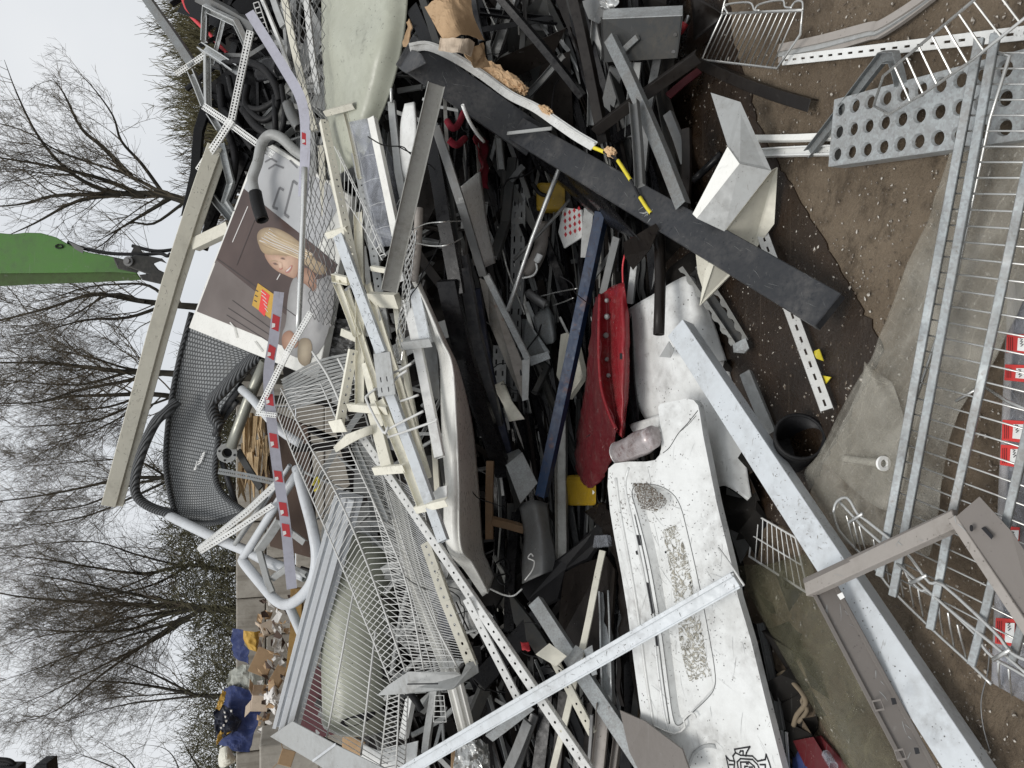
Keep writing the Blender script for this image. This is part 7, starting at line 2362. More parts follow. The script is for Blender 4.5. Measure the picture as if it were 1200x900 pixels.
dtube('crack', [(777, 531), (785, 524), (795, 508), (806, 496), (818, 481)], .0012, M['ink'], .001)
dtube('crack', [(797, 506), (808, 496), (816, 487)], .0008, M['ink'], .001)
for q in ([(746, 627), (751, 627), (753, 639), (747, 639)], [(755, 682), (761, 683), (768, 718), (763, 720)], [(767, 745), (770, 745), (772, 757), (769, 757)], [(745, 646), (747, 645), (748, 650), (746, 650)]):
    plate('opening', None, None, None, M['ink'], pts=[DD(a, b, .0015) for a, b in q], thick=.001, parent=cd)
for a, b in ((774, 648), (794, 641), (803, 684), (793, 748), (815, 744), (830, 770), (783, 822)):
    q = DD(a, b, -.0285)
    build(sweep(MB(), circ(.0045, 10), [q, q + DN * .001]), 'hole', M['ink'], cd)
def residue_mat(name, col, thr, scale):
    m, nt, b = newmat(name)
    v = objvec(nt)
    n = ntex(nt, v, scale, 8, .7, 1.5)
    n2 = ntex(nt, v, scale * .5, 5, .6, 2.5)
    nt.links.new(mixc(nt, mrange(nt, n, .4, .6), (col[0] * .4, col[1] * .4, col[2] * .4), col), b.inputs['Base Color'])
    b.inputs['Roughness'].default_value = .9
    f = mathn(nt, 'ABSOLUTE', mathn(nt, 'SUBTRACT', n2, .5), 0)
    nt.links.new(mrange(nt, f, thr, thr + .012, 1, 0), b.inputs['Alpha'])
    return m
M['residue'] = residue_mat('glue_residue', (.50, .47, .39), .014, 40)
M['moss'] = residue_mat('dirt_clump', (.14, .11, .08), .03, 90)
def dpatch(name, rows, mat, e):
    return patch(name, None, None, None, mat, pts=[[DD(a, b, e) for a, b in r] for r in rows], nu=6, nv=20, thick=.001, parent=cd)
dpatch('glue_residue', [[(770, 622), (786, 616)], [(776, 650), (798, 648)], [(782, 690), (806, 688)], [(788, 720), (812, 716)], [(790, 750), (818, 745)], [(796, 780), (822, 775)], [(802, 800), (828, 794)]], M['residue'], -.0275)
dpatch('dirt_clump', [[(740, 566), (760, 566)], [(746, 580), (782, 586)], [(752, 596), (770, 600)]], M['moss'], .003)
# black emblem printed near the lower edge
EM = [[(861, 878), (879, 875), (875, 882), (874, 886)], [(861, 878), (862, 882), (868, 885), (882, 886), (888, 892), (897, 890), (898, 884), (901, 892), (905, 905)],
      [(862, 882), (859, 886), (861, 893), (860, 905)], [(851, 886), (855, 891), (861, 892)], [(851, 886), (854, 900), (856, 908)], [(866, 905), (864, 893), (868, 889), (882, 890), (888, 896), (892, 906)],
      [(869, 905), (868, 893), (878, 893), (884, 898), (886, 906)], [(867, 882), (868, 880), (871, 880), (871, 884)], [(855, 896), (859, 896)], [(891, 896), (897, 896), (897, 900)], [(873, 905), (873, 898), (876, 898)], [(875, 895), (877, 895)], [(878, 899), (882, 899)]]
mb = MB()
for l in EM:
    P = [DD(a, b, .0012) for a, b in l]
    for a, b in zip(P, P[1:]):
        d = (b - a)
        if d.length < 1e-6:
            continue
        d.normalize()
        s = DN.cross(d) * .0026
        mb.add([a + s - d * .0022, a - s - d * .0022, b - s + d * .0022, b + s + d * .0022], [(0, 1, 2, 3)])
em = build(mb, 'emblem', M['ink'], cd, solid=.0006)
em['label'] = 'black outlined cross emblem with nested shield'
patch('window_rim', None, None, None, M['lightgrey'], pts=[[DD(806, 900, .004), DD(812, 882, .004), DD(826, 872, .004), DD(838, 872, .004)], [DD(806, 920, -.02), DD(818, 896, -.02), DD(830, 888, -.02), DD(846, 895, -.02)]], nu=6, nv=10, thick=.004, parent=cd)
patch('stamped_strip', 'white stamped steel frame strip showing behind the car door notch', 'steel strip', [[(738, 498, .0), (774, 486, .0)], [(742, 506, .0), (776, 500, .0)]], M['white'], nu=6, nv=4, thick=.01)
bar('stamped_strip', 'thin white rod in the notch of the car door', 'rod', [(755, 508, .02), (780, 503, .02)], 4, M['white'], 'box', t=4)
# crushed can
cn = root('crushed_can', 'crushed silver and brown tin can lying in the notch of the car door', 'can', Q(745, 545, -.24))
ca, cb2 = Q(726, 532, -.26), Q(767, 512, -.24)
dcan = (cb2 - ca).normalized()
yc, nc_ = frame(dcan, ca)
mb = MB()
NR, NC = 9, 28
for j in range(NR):
    t = j / (NR - 1)
    for i in range(NC):
        a = 2 * math.pi * i / NC
        r = .052 * (1 - .12 * t) * (1 - .36 * max(0, math.cos(a - 4.1)) ** 3) * (1 + .22 * noise.noise((math.cos(a) * 1.6, math.sin(a) * 1.6, t * 3.5)) * min(1, t * 3))
        mb.v.append(ca.lerp(cb2, t) + yc * (r * math.cos(a)) + nc_ * (r * .82 * math.sin(a)))
for j in range(NR - 1):
    for i in range(NC):
        mb.f.append((j * NC + i, j * NC + (i + 1) % NC, (j + 1) * NC + (i + 1) % NC, (j + 1) * NC + i))
mb.f.append(tuple((NR - 1) * NC + i for i in range(NC)))
M['tin'] = paint('grimy_tin', (.50, .46, .46), .35, metal=.5, dirt=1.0, dcol=(.13, .07, .065), speck=.4, scale=12, rust=.5)
build(mb, 'body', M['tin'], cn, solid=.0015, smooth=True)
rimp = [ca + yc * (.052 * math.cos(a) * (1 - .32 * max(0, math.cos(a - 4.1)) ** 3)) + nc_ * (.0428 * math.sin(a) * (1 - .32 * max(0, math.cos(a - 4.1)) ** 3)) for a in [2 * math.pi * i / 28 for i in range(29)]]
build(sweep(MB(), circ(.0022, 6), rimp), 'rim', M['alu'], cn, smooth=True)

# ---------------------------------------------------------------- red car part
rc_ = root('red_car_part', 'crumpled dark red car bodywork piece in the middle of the heap', 'car part', Q(690, 575, -.1))
patch('outer_skin', None, None, [[(698, 348, -.16), (701, 346, -.24), (704, 346, -.27)], [(692, 395, -.14), (698, 390, -.27), (703, 395, -.32)], [(686, 450, -.10), (696, 455, -.28), (706, 456, -.34)], [(678, 500, -.04), (696, 505, -.28), (722, 502, -.32)], [(674, 540, -.02), (692, 545, -.20), (718, 535, -.18)], [(680, 562, .0), (692, 572, -.14), (708, 560, -.10)]], M['red_worn'], nu=26, nv=44, thick=.004, parent=rc_, amp=.011, freq=20)
def groove(u, v):
    return -.030 * math.exp(-((u - .42) / .22) ** 2)
patch('inner_channel', None, None, [[(703, 346, -.27), (709, 342, -.18), (717, 336, -.12), (724, 333, -.17), (731, 331, -.14)], [(702, 380, -.31), (709, 378, -.19), (716, 376, -.13), (722, 374, -.22), (730, 372, -.22), (737, 374, -.12)], [(702, 418, -.33), (709, 418, -.20), (716, 418, -.13), (722, 417, -.23), (730, 416, -.23), (737, 416, -.12)], [(705, 452, -.34), (712, 454, -.22), (718, 456, -.15), (724, 456, -.23), (730, 455, -.23), (736, 454, -.12)], [(713, 482, -.34), (718, 485, -.26), (722, 487, -.2), (726, 488, -.24), (730, 488, -.22), (734, 487, -.12)], [(721, 503, -.32), (723, 506, -.27), (725, 509, -.24), (727, 511, -.25), (729, 513, -.22), (731, 514, -.14)]], M['red'], nu=30, nv=30, thick=.004, parent=rc_, amp=.004, freq=18)
tubepath('folded_edge', None, None, [(703, 345, -.28), (702, 380, -.32), (702, 420, -.34), (705, 455, -.35), (714, 485, -.35), (722, 503, -.33)], 4, M['red'], parent=rc_)
for a, b in ((710, 352), (710, 371), (709, 393), (710, 421), (712, 440)):
    q = Q(a + 1, b, -.20)
    y_, n_ = frame(RGT, q)
    build(sweep(MB(), circ(.011 + .006 * ((a * 7 + b) % 3) / 2, 9), [q, q - FWD * .005 + UPV * .003], scale=[1, .6]), 'bolt_cap', M['galv_dark'], rc_, smooth=False)
build(sweep(MB(), pbox(.02, .004), [Q(729, 414, -.24), Q(729, 421, -.24)]), 'opening', M['ink'], rc_)
tubepath('red_cable', 'thin red cable rising from the red car part', 'cable', [(730, 332, -.1), (730, 310, -.08), (735, 290, -.08), (742, 276, -.1)], 2.2, M['tape_red'])
bar('blue_bar', 'blue painted steel bar standing beside the red car part', 'steel bar', [(703, 248, -.16), (632, 582, -.30)], 13, M['blue'], 'sq', t=12, bent=.004)

# ---------------------------------------------------------------- dark middle of the heap
LST = [
 ([(502, 150, .04), (520, 260, .0), (535, 345, -.04)], 17, 'black', 'box', 7, 'scrap_bar', 'black slab standing next to the galvanised channel'),
 ([(518, 180, .06), (528, 260, .03), (537, 315, .0)], 9, 'darkgrey', 'U', 6, 'scrap_bar', 'dark grey channel beside the black slab'),
 ([(510, 148, -.08), (540, 240, -.12), (566, 324, -.14)], 10, 'midgrey', 'box', 5, 'scrap_bar', 'grey steel flat leaning beside the white speckled plate'),
 ([(522, 330, .0), (545, 420, -.02), (590, 560, -.04)], 22, 'black', 'box', 9, 'scrap_bar', 'long black slab beside the enamel door, touching it'),
 ([(540, 300, -.04), (556, 390, -.06), (583, 500, -.08)], 13, 'charcoal', 'L', 10, 'scrap_bar', 'charcoal angle lying on the long black slab'),
 ([(555, 340, .02), (575, 440, .0), (595, 540, -.02)], 15, 'navy', 'box', 7, 'scrap_bar', 'blue-black slab beside the charcoal angle'),
 ([(600, 184, .04), (592, 260, .02), (578, 300, .0)], 11, 'darkgrey', 'L', 8, 'scrap_bar', 'dark angle running down from the beam behind the speckled plate'),
 ([(583, 162, .0), (587, 200, -.02)], 8, 'lightgrey', 'U', 5, 'scrap_bar', 'short pale channel end under the charcoal beam'),
 ([(598, 212, .02), (613, 194, .02)], 7, 'midgrey', 'box', 4, 'scrap_bar', 'stub of grey bar beside the dark angle'),
 ([(657, 194, -.40), (595, 364, -.3)], 5.5, 'alu', 'rod', 5, 'rod', 'bright aluminium rod standing below the charcoal beam'),
 ([(668, 234, -.06), (603, 304, -.02)], 4, 'midgrey', 'rod', 4, 'rod', 'dull thin rod crossing behind the bright rod'),
 ([(656, 470, -.02), (655, 560, -.02), (657, 658, -.02)], 14, 'alu_dark', 'U', 8, 'scrap_bar', 'worn pale channel beside the blue bar'),
 ([(690, 244, -.02), (686, 302, -.02)], 12, 'lightgrey', 'box', 4, 'scrap_bar', 'pale slat behind the blue bar near the beam'),
 ([(722, 278, -.06), (706, 345, -.08)], 9, 'midgrey', 'L', 6, 'scrap_bar', 'grey angle above the red car part'),
 ([(744, 300, .0), (737, 356, .0)], 8, 'lightgrey', 'L', 6, 'scrap_bar', 'pale angle between red car part and black pipe'),
 ([(717, 296, .02), (694, 326, .02)], 6, 'midgrey', 'box', 4, 'scrap_bar', 'thin grey bar leaning on the blue bar'),
 ([(606, 400, .04), (640, 430, .02), (625, 462, .02)], 7, 'darkgrey', 'L', 6, 'scrap_bar', 'bent dark angle below the galvanised bracket'),
 ([(576, 612, -.06), (614, 622, -.08)], 9, 'wood_dim', 'box', 9, 'wood_stick', 'broken wooden stick end beside the enamel door'),
 ([(574, 540, .02), (573, 632, .0)], 9, 'wood_dim', 'box', 5, 'wood_stick', 'brown wooden lath along the enamel door'),
 ([(625, 704, -.30), (760, 908, -.24)], 18, 'galv', 'L', 12, 'scrap_bar', 'galvanised angle passing under the long white diagonal bar'),
 ([(706, 645, -.24), (683, 755, -.22), (646, 908, -.20)], 8, 'cream_dirty', 'box', 3, 'scrap_bar', 'dirty yellowish strip lying on the black board'),
 ([(707, 692, -.14), (709, 760, -.14), (711, 826, -.14)], 14, 'galv', 'C', 9, 'scrap_bar', 'upright galvanised C-section beside the black board'),
 ([(706, 826, -.22), (698, 912, -.24)], 16, 'taupe_light', 'U', 7, 'scrap_bar', 'pinkish grey channel at the bottom edge'),
 ([(724, 846, -.2), (716, 912, -.22)], 9, 'taupe', 'U', 7, 'scrap_bar', 'taupe channel beside the pinkish one'),
 ([(693, 838, -.26), (688, 912, -.26)], 4, 'steel', 'box', 4, 'scrap_bar', 'thin steel strip beside the pinkish channel'),
 ([(640, 810, .02), (629, 912, .0)], 16, 'black', 'box', 5, 'scrap_bar', 'black slat at the bottom edge'),
 ([(660, 810, .0), (650, 912, .0)], 12, 'black_brown', 'L', 8, 'scrap_bar', 'black-brown angle beside the black slat'),
 ([(618, 846, -.06), (590, 912, -.06)], 13, 'midgrey', 'box', 4, 'scrap_bar', 'scuffed grey strip at the bottom edge'),
 ([(626, 838, .0), (602, 912, .0)], 10, 'steel', 'box', 4, 'scrap_bar', 'speckled steel strip between scuffed strip and black slat'),
 ([(573, 866, -.22), (622, 828, -.24)], 12, 'galv', 'L', 7, 'scrap_bar', 'short galvanised angle under the long white diagonal bar'),
 ([(590, 700, .04), (640, 770, .0)], 20, 'darkgrey', 'box', 6, 'scrap_bar', 'dark grey plank in the hollow under the drilled rail'),
 ([(560, 800, .0), (640, 712, .02)], 24, 'black', 'box', 6, 'scrap_bar', 'broad black plank crossing the hollow under the drilled rails'),
 ([(605, 600, .02), (596, 740, .04)], 12, 'black', 'sq', 10, 'scrap_bar', 'black square post in the hollow beside the enamel door'),
 ([(540, 880, .0), (570, 806, .02)], 14, 'darkgrey', 'L', 8, 'scrap_bar', 'dark angle near the silver foil at the bottom edge'),
]
for sq, w, mt, shp, t_, nm, lab in LST:
    bar(nm, lab, {'rod': 'rod', 'wood_stick': 'wood'}.get(nm, 'steel bar'), sq, w, M[mt], shp, t=t_, wall=.003)
def p_tee(w, t):
    return [(-w / 2, 0), (-w / 2, -t), (-w * .42, -t), (-w * .42, -t * .25), (w * .30, -t * .25), (w * .30, 0), (w * .42, 0), (w * .42, -t), (w / 2, -t), (w / 2, 0.004), (w * .24, .004), (w * .24, -t * .12), (-w * .38, -t * .12), (-w * .38, 0)]
bar('diagonal_bar', 'long pale grey-white channel lying diagonally over everything at the bottom', 'steel bar', [(468, 908, -.34), (862, 680, -.36)], 17, M['bluewhite'], p_tee, t=9, bent=.003)
DB = bpy.context.scene.objects['diagonal_bar']
tubepath('end_clip', None, None, [(842, 642, -.35), (855, 660, -.37), (872, 686, -.37)], 2.6, M['wire_white'], parent=DB, k=2, hollow=False)
patch('speckled_plate', 'white plate speckled with dirt standing below the charcoal beam', 'plate', [[(539, 220, -.06), (562, 201, -.06)], [(548, 262, -.10), (570, 258, -.10)], [(566, 314, -.12), (580, 308, -.12)]], M['car_white'], nu=8, nv=10, thick=.01, smooth=False)
rp_ = root('rusty_shelf_sheet', 'galvanised slotted panel with rust stains, seen end-on in the middle', 'panel', Q(610, 470, -.1))
M['rusty'] = paint('rust_streaked_zinc', (.26, .25, .23), .5, metal=.3, dirt=.6, dcol=(.09, .06, .04), speck=.5, rust=.7)
plate('face', None, None, [(562, 326, -.06), (572, 330, -.16), (612, 424, -.20), (613, 470, -.18), (596, 432, -.1), (574, 380, -.05)], M['rusty'], parent=rp_, thick=.004)
bar('bright_edge', None, None, [(569, 322, -.16), (618, 421, -.21)], 8, M['galv'], 'box', t=3, parent=rp_, bent=.002)
plate('end_face', None, None, [(612, 422, -.21), (621, 419, -.2), (619, 468, -.19), (612, 470, -.19)], M['lightgrey'], parent=rp_, thick=.004)
for a, b in ((609, 418), (609, 436), (590, 380), (582, 362)):
    bar('slot', None, None, [(a, b - 3, -.205), (a + 2, b + 4, -.205)], 2.4, M['ink'], 'box', t=1, parent=rp_, bent=0)
perf('slotted_upright', 'dull grey slotted upright deep under the charcoal beam', 'upright', [(608, 216, .06), (606, 330, .06), (597, 470, .06)], 17, M['midgrey'], pitch=13, hole=(7, 2), rows=2, side=6)
perf('slotted_upright', 'pale slotted strip behind the rusty panel end', 'upright', [(586, 405, .05), (584, 470, .03), (590, 505, .02)], 16, M['lightgrey'], pitch=11, hole=(6, 2), rows=2)
gb = root('galvanised_bracket', 'galvanised triangular bracket with a curved tin behind, beside the rusty panel', 'bracket', Q(630, 430))
plate('gusset', None, None, [(612, 374, .02), (617, 374, -.02), (644, 412, -.05), (643, 420, -.06), (622, 428, -.06), (612, 420, .0)], M['galv_dark'], parent=gb, thick=.004)
plate('lip', None, None, [(621, 418, -.07), (642, 412, -.07), (645, 420, -.08), (622, 429, -.08)], M['galv'], parent=gb, thick=.003)
patch('curved_tin', None, None, [[(625, 372, .04), (640, 358, .05), (650, 372, .06)], [(630, 390, .02), (646, 384, .0), (652, 392, .04)], [(640, 404, .02), (648, 402, .0), (652, 398, .04)]], M['galv_dark'], parent=gb, nu=12, nv=12, thick=.003)
tubepath('glove_thumb', 'dirty grey rubber end with two thin wires deep in the middle', 'rubber piece', [(619, 343, .02), (628, 350, .0), (640, 358, .0)], 11, M['steel'])
tubepath('thin_wire', 'thin wire bridging to the blue bar, upper one', 'wire', [(634, 347, -.02), (655, 342, -.06), (676, 338, -.1)], 1.6, M['wire_zinc'])
tubepath('thin_wire', 'thin wire bridging to the blue bar, lower one', 'wire', [(648, 358, -.02), (660, 354, -.06), (672, 349, -.1)], 1.6, M['wire_zinc'])
lm = root('lamp_unit', 'old brown lamp housing with a white bulb deep under the charcoal beam', 'lamp', Q(630, 315, .05))
tubepath('housing', None, None, [(637, 262, .06), (635, 285, .04), (628, 305, .03), (618, 322, .04)], 17, M['taupe'], parent=lm)
tubepath('bulb', None, None, [(629, 306, -.02), (631, 302, -.03), (633, 298, -.03)], 8, M['label_white'], parent=lm, hollow=False)
tubepath('cord', None, None, [(628, 308, -.02), (629, 316, -.02), (624, 323, -.02), (612, 326, -.02)], 2.4, M['white'], parent=lm)
def jerry(name, label, q0, q1, dep, mat):
    a, b = q0
    c, d = q1
    r = root(name, label, 'canister', Q((a + c) / 2, d, dep))
    P = [Q(a, b, dep), Q(c, b, dep), Q(c, d, dep), Q(a, d, dep)]
    vs = P + [p + FWD * .10 for p in P]
    build(MB().add(vs, [(0, 1, 2, 3), (7, 6, 5, 4), (0, 4, 5, 1), (1, 5, 6, 2), (2, 6, 7, 3), (3, 7, 4, 0)]), 'body', mat, r, bevel=.018)
    return r
j1 = jerry('yellow_canister', 'yellow plastic canister half hidden under the charcoal beam', (629, 213), (663, 246), .0, M['yellow'])
tubepath('handle', None, None, [(624, 215, -.02), (632, 226, -.04), (642, 230, -.03)], 5, M['rubber'], parent=j1)
j2 = jerry('yellow_canister', 'yellow plastic canister with hazard stickers below the red car part', (664, 558), (699, 594), -.02, M['yellow'])
for a, b in ((694, 577), (692, 586)):
    plate('hazard_sticker', None, None, [(a - 3, b, -.028), (a, b - 3.5, -.028), (a + 3, b, -.028), (a, b + 3.5, -.028)], M['label_white'], parent=j2, thick=.001)
b1_, b2_, b3_ = Q(661, 243, .0), Q(684, 262, -.02), Q(662, 291, .02)
bn_ = (b2_ - b1_).cross(b3_ - b1_).normalized()
db_ = root('dotted_board', 'white board printed with red diamonds in the dark under the beam', 'board', b3_)
def BD(a, b, e=0.0):
    return onplane(a, b, b1_, bn_, e)
plate('board', None, None, None, M['white'], pts=[BD(a, b) for a, b in ((661, 243), (682, 246), (684, 277), (662, 291), (655, 272))], parent=db_, thick=.008)
for i in range(4):
    for j in range(5):
        a, b = 663 + i * 5.5 + j * .3, 251 + j * 8 - i * 2.2
        if b < 283 - i * 3:
            plate('red_diamond', None, None, None, M['tape_red'], pts=[BD(a - 1.7, b, .0055), BD(a, b - 3, .0055), BD(a + 1.7, b, .0055), BD(a, b + 3, .0055)], parent=db_, thick=.001)
patch('black_sheet', 'black bent sheet hanging under the charcoal beam', 'metal sheet', [[(625, 178, -.16), (648, 186, -.2), (690, 205, -.24)], [(634, 196, -.10), (668, 216, -.16), (715, 240, -.24)], [(655, 215, -.06), (694, 240, -.12), (744, 274, -.24)], [(690, 248, -.02), (718, 268, -.08), (752, 284, -.2)]], M['black'], nu=12, nv=14, thick=.003, smooth=False)
plate('black_sheet', 'black angular plate corner at the lower side of the charcoal beam', 'metal sheet', [(731, 284, -.24), (768, 262, -.34), (772, 268, -.33), (762, 292, -.2), (742, 316, -.14), (732, 300, -.16)], M['black_brown'], thick=.004)
tubepath('webbing', 'dark cloth strap folded in red bands beneath the charcoal beam, upper', 'strap', [(524, 142, .06), (530, 150, .02), (537, 146, .02), (545, 128, .04)], 8, M['cloth_red'])
tubepath('webbing', 'red band of cloth below the upper strap', 'strap', [(526, 164, .05), (535, 170, .02), (545, 162, .03)], 8, M['cloth_red'])
patch('red_cloth', 'rag of dark red cloth hanging behind the speckled plate', 'cloth', [[(556, 158, .08), (575, 165, .08)], [(560, 185, .05), (572, 190, .05)], [(558, 215, .08), (570, 222, .06)]], M['cloth_red'], nu=10, nv=12, amp=.03, freq=14)
tubepath('white_strip', 'thin white strip hanging from the charcoal beam beside the red cloth', 'strip', [(542, 123, -.2), (550, 142, -.2), (560, 158, -.18), (567, 166, -.18)], 4, M['white'], k=3)
bar('white_strip', 'pale strip lying across the kink of the charcoal beam', 'strip', None, 4, M['lightgrey'], 'box', t=2, bent=0, pts=[W(594, 156, ZB(594, -.02)), W(646, 150, ZB(646, -.01))])
plate('cream_block', 'cream plastic housing behind the blue bar', 'housing', [(660, 392, -.02), (667, 390, -.04), (676, 396, -.04), (686, 442, -.06), (668, 468, -.04), (655, 440, -.02)], M['cream_dirty'], thick=.03)
patch('cream_strip', 'cream grooved slat end pointing down near the black slabs', 'slat', [[(578, 452, -.06), (590, 446, -.06)], [(590, 475, -.1), (600, 470, -.1)], [(597, 494, -.12), (615, 491, -.12)]], M['cream'], nu=6, nv=6, thick=.006, smooth=False)
gd = root('grey_duct', 'bent galvanised duct box above a folded grey sheet, beside the blue bar', 'duct', Q(620, 680))
plate('lit_face', None, None, [(593, 545, -.10), (612, 530, -.12), (630, 566, -.14), (610, 590, -.14)], M['galv'], parent=gd, thick=.003)  # sides of one duct coloured light to dark, shading put into the steel
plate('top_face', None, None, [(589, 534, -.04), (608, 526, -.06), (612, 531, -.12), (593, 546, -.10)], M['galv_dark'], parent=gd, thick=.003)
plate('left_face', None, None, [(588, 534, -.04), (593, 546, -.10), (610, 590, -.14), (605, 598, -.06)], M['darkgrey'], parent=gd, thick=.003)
patch('grey_fold', 'folded dull grey sheet below the bent duct box', 'metal sheet', [[(608, 592, -.10), (624, 586, -.14), (642, 590, -.08)], [(614, 625, -.10), (632, 622, -.16), (646, 625, -.08)], [(612, 655, -.10), (634, 655, -.16), (652, 655, -.06)], [(612, 684, -.08), (634, 674, -.14), (650, 668, -.06)]], M['midgrey'], nu=12, nv=14, thick=.003)
tubepath('squiggle_wire', 'thin white wire squiggle on the folded grey sheet', 'wire', [(615, 680, -.18), (624, 668, -.2), (626, 658, -.2), (619, 654, -.2), (622, 649, -.2), (625, 652, -.2)], 1.6, M['wire_white'])
plate('black_board_and_void_sheet', 'black scratched board standing beside the white car door', 'board', [(662, 672, -.06), (680, 662, -.07), (712, 652, -.08), (722, 668, -.08), (716, 760, -.08), (690, 790, -.06), (652, 760, -.04)], M['scratch'] if 'scratch' in M else M['black_brown'], thick=.012)
plate('black_board_and_void_sheet', 'black plastic arm shape across the hollow beside the scratched board', 'panel', [(611, 690, -.02), (640, 667, -.04), (676, 640, -.06), (706, 612, -.04), (712, 625, -.04), (690, 655, -.06), (664, 668, -.06), (655, 702, -.06), (636, 712, -.04), (620, 704, -.02)], M['rubber'], thick=.02)  # black sheet put in where the hollow is only a dark void
patch('black_plastic_trim', 'torn black-brown plastic trim hugging the edge of the car door', 'trim', [[(684, 600, -.04), (706, 588, -.06)], [(704, 618, -.08), (722, 610, -.10)], [(722, 660, -.08), (742, 668, -.10)], [(724, 710, -.06), (752, 690, -.08)], [(730, 750, -.04), (738, 742, -.06)]], M['black_brown'], nu=10, nv=30, thick=.006, amp=.02, freq=12)
tubepath('trim_cable', 'brown cable loop on the torn plastic trim', 'cable', [(722, 600, -.12), (734, 640, -.13), (748, 668, -.13), (758, 672, -.13), (757, 660, -.13), (748, 650, -.12)], 4, M['taupe'])
plate('clear_clip', 'small clear plastic clip at the top of the yellowish strip', 'clip', [(699, 628, -.12), (713, 627, -.12), (716, 640, -.12), (697, 642, -.12)], M['clear'], thick=.02)
perf('cream_rail', 'cream drilled bar running from the bent plate under the diagonal bar', 'drilled rail', [(648, 772, -.26), (694, 860, -.24)], 10, M['cream_dirty'], pitch=10, hole=(3, 2.4), rnd=True, side=4)
plate('cream_plate', 'bent cream plate end above the long white diagonal bar', 'plate', [(628, 767, -.30), (644, 754, -.30), (664, 769, -.32), (652, 781, -.32)], M['cream'], thick=.004)
cl_ = root('steel_clip', 'folded galvanised clip next to the bent cream plate', 'clip', Q(680, 780, -.25))
plate('side', None, None, [(664, 772, -.24), (675, 756, -.26), (684, 762, -.28), (683, 770, -.3), (668, 782, -.28)], M['galv'], parent=cl_, thick=.003)
plate('tongue', None, None, [(684, 762, -.28), (694, 756, -.26), (700, 790, -.26), (694, 792, -.26)], M['galv'], parent=cl_, thick=.003)
plate('taupe_sheet', 'large taupe panel corner at the bottom edge against the car door', 'panel', [(727, 832, -.24), (756, 845, -.28), (800, 878, -.36), (812, 912, -.38), (756, 916, -.28), (738, 880, -.24)], M['taupe'], thick=.006)
tubepath('white_wire', 'bent white wire lying over the car door near its lower end', 'wire', [(752, 845, -.2), (770, 852, -.24), (790, 860, -.26), (803, 852, -.27), (801, 843, -.27), (811, 835, -.27), (816, 841, -.27)], 2.2, M['wire_white'], k=2)
patch('silver_foil', 'crumpled silver foil insulation at the bottom edge', 'foil', [[(536, 868, -.04), (560, 866, -.06), (572, 872, -.04)], [(532, 890, -.04), (558, 888, -.1), (574, 892, -.04)], [(530, 915, -.02), (556, 915, -.06), (576, 915, -.02)]], M['alu'], nu=24, nv=24, amp=.035, freq=22, thick=.002, shade=False)
plate('cardboard_piece', 'brown board piece beside the silver foil', 'cardboard', [(529, 880, -.02), (540, 878, -.02), (538, 915, -.02), (528, 915, -.02)], M['cardboard'], thick=.012)
patch('red_can', 'small red and white crushed packet in the hollow under the drilled rail', 'packet', [[(610, 752, .0), (620, 754, .0)], [(612, 762, -.02), (622, 764, -.02)]], M['tape_red'], nu=6, nv=6, amp=.02, freq=20)
tubepath('wire_loop', 'thin white wire loop hanging between slabs below the galvanised channel', 'wire', [(486, 268, -.2), (500, 262, -.24), (520, 260, -.24), (542, 259, -.2)], 1.4, M['wire_zinc'])
tubepath('wire_loop', 'second thin white wire loop just below the first', 'wire', [(484, 284, -.2), (505, 288, -.24), (525, 287, -.24), (542, 279, -.2)], 1.6, M['wire_zinc'])
tubepath('white_cable', 'thin white cable crossing the hollow beside the enamel door', 'cable', [(574, 690, -.1), (590, 697, -.12), (602, 698, -.1), (612, 690, -.1)], 2, M['white'])
tubepath('black_wire_tangle', 'tangle of thin black cable in the hollow beside the enamel door', 'cable', [(578, 662, .0), (592, 655, -.02), (596, 670, .0), (582, 676, .0), (590, 685, -.02), (598, 676, 0), (586, 660, .0)], 2.2, M['rubber'])

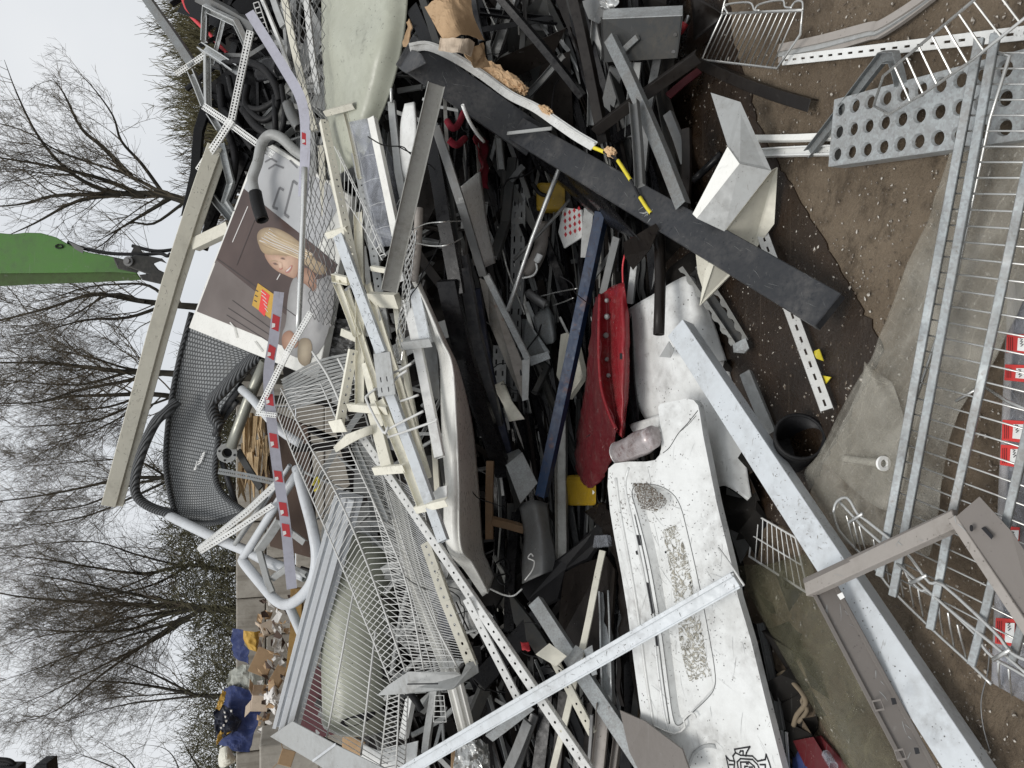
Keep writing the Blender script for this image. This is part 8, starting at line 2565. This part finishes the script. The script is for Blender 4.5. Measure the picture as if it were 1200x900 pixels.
# ---------------------------------------------------------------- scratches and scuffs
def obj_by(lab):
    return [o for o in bpy.context.scene.objects if o.get('label') == lab][0]
ES = bpy.context.scene.objects['enamel_sheet']
scuffs(ES, ES, (428, 18, 458, 76), 90, (5, 16), 2.5, .22, M['ink'], .0022, seed=2)
scuffs(ES, ES, (448, -5, 466, 12), 24, (5, 14), .9, .3, M['ink'], .0022, seed=3)
scuffs(ES, ES, (384, 60, 440, 185), 50, (3, 14), 2.2, .5, M['midgrey'], .0015, seed=4)
for sec in [c for c in bm.children if c.name.startswith('section')]:
    scuffs(sec, bm, (490, 60, 985, 375), 420, (2, 14), .60, .35, M['midgrey'], .0007, seed=5)
    scuffs(sec, bm, (745, 242, 765, 262), 14, (6, 14), 2.4, .3, M['lightgrey'], .0018, seed=6)
scuffs(PBM, PBM, (800, 390, 1170, 900), 300, (.8, 3), .9, .9, M['taupe'], .0007, seed=7)
scuffs(PBM, PBM, (900, 530, 1010, 690), 170, (1, 5), 1.0, .9, M['rope'], .0007, seed=27)
DPN = [c for c in cd.children if c.name.startswith('panel')][0]
scuffs(DPN, cd, (720, 475, 915, 900), 240, (.7, 2.4), 1.1, .9, M['brownwood'], .0007, seed=8)
scuffs(DPN, cd, (770, 610, 850, 800), 160, (.8, 2.6), 1.1, .9, M['ink'], .0009, seed=18)
scuffs(DPN, cd, (716, 560, 790, 620), 130, (1, 4), 1.1, .9, M['brownwood'], .0012, seed=19)
scuffs(DPN, cd, (720, 475, 915, 900), 120, (8, 40), 1.2, .4, M['lightgrey'], .0007, seed=9)
AS = bpy.context.scene.objects['appliance_sheet']
scuffs(AS, AS, (735, 325, 880, 590), 180, (1, 7), 1.9, .8, M['midgrey'], .0008, seed=10)
for nm in ('red_car_part',):
    for c in bpy.context.scene.objects[nm].children:
        if c.name.startswith(('outer_skin', 'inner_channel')):
            scuffs(c, bpy.context.scene.objects[nm], (674, 335, 738, 575), 320, (2, 14), 1.6, .5, M['pinkscuff'], .0011, seed=11)
for c in tfm.children:
    if c.name.startswith(('leg', 'arm', 'side_plate')):
        scuffs(c, tfm, (940, 580, 1200, 900), 160, (3, 20), 1.0, .8, M['lightgrey'], .0010, seed=12)
for lab, box, mt in (('long cream steel bar leaning diagonally against the sky', (130, 180, 260, 595), 'taupe'), ('smooth pale blue-white post leaning across the cream shelving', (394, 275, 448, 414), 'midgrey'), ('long pale grey-white channel lying diagonally over everything at the bottom', (468, 675, 865, 900), 'midgrey'), ('blue painted steel bar standing beside the red car part', (630, 250, 705, 580), 'brownwood')):
    o_ = obj_by(lab)
    scuffs(o_, o_, box, 320, (1, 6), 1.3, .8, M[mt], .0011, seed=13)
